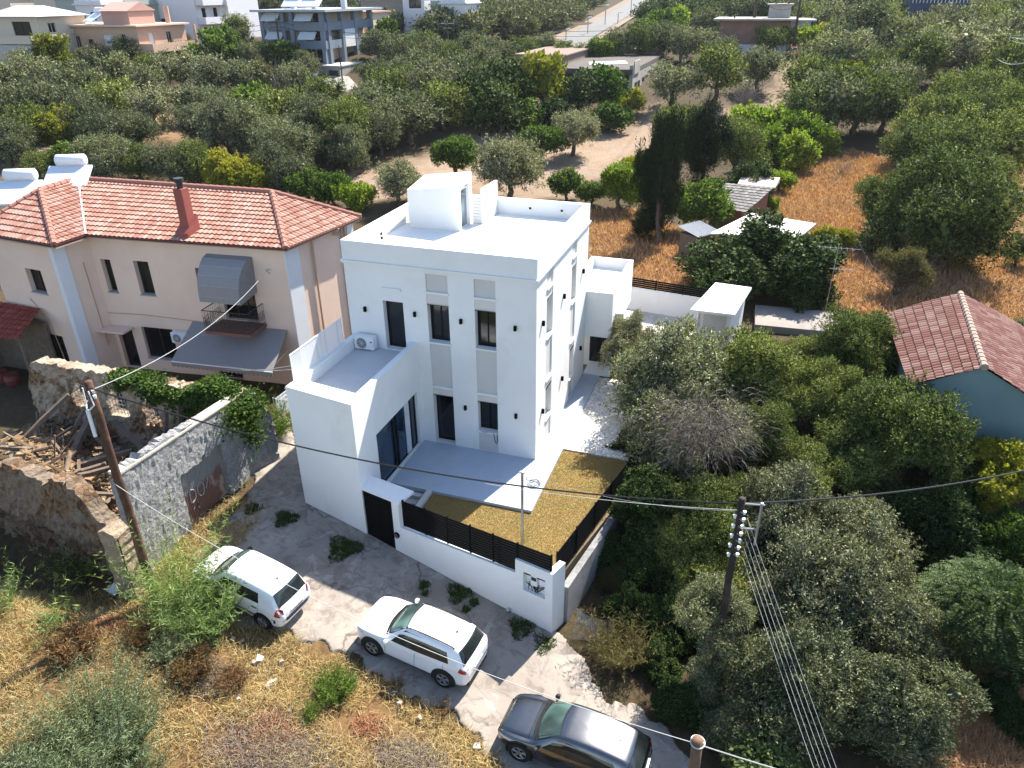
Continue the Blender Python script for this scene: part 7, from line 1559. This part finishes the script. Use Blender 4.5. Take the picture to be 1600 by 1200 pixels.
# left edge houses
r, x, y, zt = bldg('apartment_building', 'cream house with grey hipped roof and white awnings at the left picture edge', 56, 26, 98, 9, 8, 6.4, cream, fwin=[(4.4, .6, 3.2, 1.7, 'd'), (3.0, 3.6, 4.4, 1.6, 'd')], rwin=[(1.5, .8, 1.2, 1.2, 'w')], balc=[('f', 0, 9, 3.1, 1.6, .8), ('f', 0, 9.6, 6.0, 1.8, .7)], parapet=0, roof=False)
mb = MB(); mb.add([(x-9.5, y-.6, zt), (x+.6, y-.6, zt), (x+.6, y+8.5, zt), (x-9.5, y+8.5, zt), (x-7, y+3.5, zt+1.3), (x-2.2, y+3.5, zt+1.3)], [(0, 1, 5, 4), (1, 2, 5), (2, 3, 4, 5), (3, 0, 4)]); mb.build('roof', mat('grey_hip', (.36, .38, .42), .7, .06), r)
mb = MB(); mb.box((x-6, y-2, zt-4.3), (x+.2, y-.0, zt-3.4)); mb.build('awning', mat('awn_pale', (.42, .40, .38), .8), r); mb = MB(); mb.box((x-.9, y-1.3, zt-5.0), (x+1.3, y-.9, zt-2.9)); mb.build('terracotta_panel', mat('rust_panel', (.33, .12, .06), .9), r)
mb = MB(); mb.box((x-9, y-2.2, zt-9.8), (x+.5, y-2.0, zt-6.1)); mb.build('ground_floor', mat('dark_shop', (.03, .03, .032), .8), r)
bldg('apartment_building', 'sage green house with a flat roof behind the roof of the far peach house', 117, -2, 122, 4.5, 8, 6.2, sage, fwin=[(2.6, 3.6, .7, 1.2, 'd')], rwin=[(2, 1.5, 1.0, 1.2, 'w')])
bldg('apartment_building', 'cream house with balconies between the sage house and the left edge', 84, -4, 130, 5, 8, 6.5, cream, fwin=[(3.0, 2.9, 1.4, 2.0, 'd'), (1.0, 5.2, 1.4, 1.4, 'd')], balc=[('f', .2, 4.9, 2.6, 1.4, .8), ('f', .2, 4.9, 5.6, 1.4, .8)])
bldg('apartment_building', 'pale house with a solar collector on its roof behind the roof room', 158, 8, 118, 5.4, 8, 6.0, bwhite, fwin=[(.8, 1.2, .9, 1.0, 'd'), (2.8, 1.0, 1.0, 1.2, 'd')], rwin=[(2, 1, 1, 1.2, 'w')])
bldg('apartment_building', 'sage and white house left of the large white block', 196, 8, 122, 4.6, 8, 6.0, sage, fwin=[(.6, .4, 1.0, 1.2, 'd'), (2.8, .8, .8, 1.4, 'd')], balc=[('f', .1, 2.4, 2.2, 1.3, .8)])
bldg('apartment_building', 'white house partly cut by the top left corner', 12, -6, 130, 9, 8, 6.4, cream, fwin=[(6.6, 3.0, .8, 1.4, 'd')], rwin=[(2, 2.2, 1, 1.3, 'w')])
p = at_depth(168, 5, 118); solar((p[0]-3, p[1]+2, p[2]-.3), math.radians(-25), 'solar water heater on the pale house behind the roof room', 1.6)
# behind the blue block
r, x, y, zt = bldg('apartment_building', 'grey-beige house wall behind the right end of the blue-grey block', 632, 1, 135, 9, 8, 5.5, mat('taupe_render', (.27, .235, .21), .9, .06), fwin=[(6.2, 2.6, .8, 1.1, 'd')], parapet=0)
r, x, y, zt = bldg('apartment_building', 'small cream house with pinkish gable between the blue block and bushes', 582, 20, 124, 4.5, 6, 4.6, cream, fwin=[(1.0, .8, .8, 1.0, 'w'), (2.9, .8, .8, 1.0, 'd')], rm=mat('pink_hip', (.42, .26, .22), .9), parapet=0)
bldg('apartment_building', 'narrow white house with blue upper wall behind the dark round tree', 662, -10, 130, 4.2, 8, 5.6, bwhite, fwin=[(1.2, .9, 2.4, 1.4, 'd')], rwin=[(2, 3.2, .7, 1, 'd')])
bldg('apartment_building', 'low white and grey cube house right of the narrow white one', 727, 6, 128, 4.6, 7, 3.6, bwhite, fwin=[(.6, .8, 1.6, 1.2, 's')])
bldg('apartment_building', 'grey cube house attached left of the low white cube', 697, 8, 131, 3.0, 7, 3.6, sage, fwin=[(.8, .9, 1.1, 1.2, 'w')])
# dark round tree by the houses
tree_at(627, 2, 20, 'dark', 'dark round tree standing in front of the taupe house', None, hk=1.5)
tree_at(645, 22, 14, 'green', 'small palm-like tree beside the dark round tree', None, hk=1.2); tree_at(368, 42, 22, 'mid', 'tree beside the balconies of the white apartment block', None, hk=1.0); tree_at(378, 62, 20, 'olive', 'olive tree at the foot of the white balconies', None); tree_at(600, 52, 22, 'green', 'green tree right of the blue-grey block', None); tree_at(598, 30, 18, 'green', 'upper green tree right of the blue-grey block', None)
# brown building right
r, x, y, zt = bldg('apartment_building', 'unfinished brown brick house with a concrete roof slab above the dirt track', 1236, 32, 106, 9.8, 8, 3.2, mat('brown_brick', (.23, .13, .10), .95, .15, 1.2), fwin=[(5.6, 1.0, .9, 1.1, 'd'), (8.6, .7, .8, 1.5, 'd')], rwin=[(2, 1, 1.6, 1.6, 'd')], over=1.0, parapet=0, rm=concrete)
mb = MB(); mb.box((x-9.6, y-.15, zt-5.6), (x-.1, y-.01, zt-3.2)); mb.build('lower_wall', bwhite, r); mb = MB(); mb.box((x-3.3, y+3, zt+.22), (x-.2, y+6, zt+1.9)); mb.box((x-3.6, y+2.7, zt+1.9), (x+.1, y+6.3, zt+2.1)); mb.build('roof_room', mat('grey_roofroom', (.4, .36, .33), .9), r)
bldg('apartment_building', 'small white annex with a flat canopy right of the brown brick house', 1268, 33, 112, 3.2, 6, 3.0, bwhite, fwin=[(1.0, .8, .8, 1.6, 'd')], over=.7, parapet=0)
# big concrete shed
c = at_depth(988, 108, 92); x, y, zt = c; SHD = thing('concrete_shed', (x-8, y+8, float(T(x-8, y+8))), 'long abandoned concrete shed with a flat roof and a strip of dark openings', 'shed')
a_ = math.radians(12); Uf = np.array([-math.cos(a_), -math.sin(a_)*-1*0-.0, 0]); 
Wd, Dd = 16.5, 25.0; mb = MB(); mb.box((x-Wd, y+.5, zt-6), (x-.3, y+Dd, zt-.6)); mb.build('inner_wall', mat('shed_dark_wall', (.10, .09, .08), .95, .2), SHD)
mb = MB(); mb.box((x-Wd-.5, y-.8, zt-.6), (x+.2, y+Dd+1, zt)); mb.build('roof', mat('shed_roof', (.10, .086, .075), .95, .18, .5, .3, 8, stain=(.08, .068, .06), stain_amt=.6), SHD)
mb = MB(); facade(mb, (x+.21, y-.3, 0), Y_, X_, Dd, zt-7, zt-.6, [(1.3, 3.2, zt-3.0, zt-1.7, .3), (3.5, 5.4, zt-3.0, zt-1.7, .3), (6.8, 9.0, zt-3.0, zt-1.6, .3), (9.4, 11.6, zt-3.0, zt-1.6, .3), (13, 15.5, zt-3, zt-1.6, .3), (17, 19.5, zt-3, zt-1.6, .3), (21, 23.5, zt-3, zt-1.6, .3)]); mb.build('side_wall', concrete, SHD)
mb = MB(); mb.box((x-.2, y-.75, zt-7), (x+.25, y-.3, zt+.5)); mb.box((x+.22, y-.3, zt-.6), (x+.35, y+3.6, zt+.9)); mb.box((x-5.6, y-.7, zt-7), (x-5.2, y-.35, zt-.6)); mb.box((x-11, y-.7, zt-7), (x-10.6, y-.35, zt-.6)); build_each(mb, 'column', concrete, SHD)
mb = MB(); mb.box((x-Wd-.4, y+5, zt), (x-Wd+6.5, y+5.3, zt+1.0)); mb.box((x-Wd+6.2, y+5.3, zt), (x-Wd+6.5, y+Dd, zt+1.0)); mb.box((x-Wd-.4, y+5.3, zt), (x-Wd-.1, y+Dd, zt+1.0)); mb.box((x-Wd-.6, y+4.8, zt+1.0), (x-Wd+6.7, y+Dd, zt+1.15)); mb.build('upper_wall', mat('shed_brick', (.22, .16, .13), .95, .2), SHD)
mb = MB(); mb.box((x-9, y+Dd, zt), (x+.2, y+Dd+.3, zt+.7)); mb.build('rear_parapet', concrete, SHD)
mb = MB(); mb.add([(x-6.4, y+4, zt+.05), (x-1.9, y+7.2, zt+.05), (x-2.6, y+8.6, zt+.3), (x-6.8, y+5.2, zt+.3)], [(0, 1, 2, 3)]); sh_ = mb.build('white_sheet', mat('loose_sheet', (.55, .55, .54), .7), None); md = sh_.modifiers.new('t', 'SOLIDIFY'); md.thickness = .04; tag(sh_, 'loose white sheet lying on the flat roof of the concrete shed', 'sheet')
# top right: blue balustrade house
r, x, y, zt = bldg('apartment_building', 'house with a dark blue ground floor and balustrade at the top right', 1516, -6, 112, 8, 8, 3.4, mat('navy_render', (.05, .07, .12), .8, .1), fwin=[(4, 1.2, 1.4, 1.4, 'd')], parapet=0)
mb = MB(); 
for k in range(16): mb.box((x-7.8+k*.5, y-.3, zt-.9), (x-7.7+k*.5, y-.22, zt+.1))
mb.box((x-8, y-.32, zt+.1), (x, y-.2, zt+.2)); mb.build('balustrade', bwhite, r)
tree_at(1492, 12, 14, 'brown', 'reddish flowering bush in front of the dark blue house', None, hk=.8); tree_at(372, 78, 10, 'brown', 'small brown bush right of the reddish hedge', None); tree_at(288, 66, 17, 'brown', 'rust-coloured hedge bush at the corner of the far peach house terrace', None, hk=.8)
# distant utility poles and street lamps
def fpole(px, pyt, pyb, label, thick=.14, arm=True, nm='utility_pole'):
    p, t = ground(px, pyb); lo, hi = 1.0, 14.0
    zt_ = p[2]+(pyb-pyt)*t/FPX*1.03; r = pole(nm, (p[0], p[1], p[2]-.3), (p[0], p[1], zt_), thick*1.15, thick*.8, label, mat('far_pole', (.07, .05, .042), .8), None)
    if arm:
        mb = MB(); mb.tube([(p[0]-1.1, p[1], zt_-.35), (p[0]+1.1, p[1], zt_-.35)], .07, 5); mb.tube([(p[0]-.7, p[1], zt_-1.0), (p[0]+.7, p[1], zt_-1.0)], .06, 5); mb.build('cross_arm', metal_g, r)
    return np.array([p[0], p[1], zt_])
A = [fpole(441, 38, 100, 'dark utility pole with a cross arm left of the blue-grey block'), fpole(701, 40, 88, 'utility pole with a cross arm on the wooded slope'), fpole(305, 22, 66, 'utility pole in front of the white balconies', arm=False), fpole(322, 20, 60, 'second thin pole right beside the white balconies', arm=False),
     fpole(205, 28, 78, 'grey concrete pole in front of the long peach house', .2, False), fpole(1172, -10, 78, 'tall pole with many insulators left of the brown brick house', .24), fpole(1141, 30, 84, 'slender pole beside the tall insulator pole', arm=False), fpole(1237, 5, 88, 'leaning brown pole beside the tiny red car', .2, False), fpole(1527, 6, 48, 'pole among the far right olive trees'), fpole(1598, 120, 178, 'dark pole at the right picture edge', arm=False), fpole(536, 78, 134, 'rusty thin pole beside the garage ramp', .1, False)]
for k, (a, b_) in enumerate(((0, 1), (2, 0), (1, 6), (5, 8), (5, 7))):
    for dz in (.3, 1.0): wire('overhead_cable', A[a]-[0, 0, dz], A[b_]-[0, 0, dz], 1.6, .03, cable_m, '%s distant wire, %s span' % ('upper' if dz < .5 else 'lower', ('blue block to slope', 'balconies to blue block', 'slope to shed', 'insulator pole to right grove', 'insulator pole to leaning pole')[k]), 14, 'far wires')
q0 = A[8]; 
for k, (px, py) in enumerate(((1640, 56), (1640, 64), (1640, 50))): wire('overhead_cable', q0-[0, 0, .3*k], at_depth(px, py, 60), 2.2, .022, cable_w, 'pale sagging wire in the top right corner, %s of three' % ORD[k], 18, 'sagging wires top right')
wire('overhead_cable', q0-[0, 0, 1.5], at_depth(1640, 84, 48), 3.4, .022, cable_w, 'lowest pale sagging wire at the upper right edge', 18)
for k, (px, pyt, pyb) in enumerate(((945, 12, 42), (985, 2, 30), (918, 30, 55), (884, 48, 68), (965, 22, 40))):
    p, t = ground(px, pyb); zt_ = (pyb-pyt)*t/FPX; r = thing('street_lamp', (p[0], p[1], p[2]), 'thin street lamp along the climbing far road, %s from the bottom' % ORD[[3, 4, 1, 0, 2][k]], 'street lamp', 'lamps along the far road')
    mb = MB(); mb.tube([p, p+[0, 0, zt_]], .09, 5); mb.build('post', metal_g, r); mb = MB(); mb.tube([p+[0, 0, zt_], p+[.9, -.6, zt_+.1]], .1, 5); mb.build('lamp_head', metal_w, r)

# ------------------------------------------------------------------ thin summer haze over the hillside
hz = MB(); hz.box((-700, -60, -12), (700, 1100, 130))
hm = bpy.data.materials.new('haze_air'); hm.use_nodes = True; hn = hm.node_tree
for n_ in list(hn.nodes):
    if n_.type != 'OUTPUT_MATERIAL': hn.nodes.remove(n_)
pv = hn.nodes.new('ShaderNodeVolumePrincipled'); pv.inputs['Color'].default_value = (.82, .88, .95, 1); pv.inputs['Density'].default_value = .0001; pv.inputs['Anisotropy'].default_value = .3
hn.links.new(pv.outputs[0], hn.nodes['Material Output'].inputs['Volume'])
tag(hz.build('haze', hm), kind='stuff')
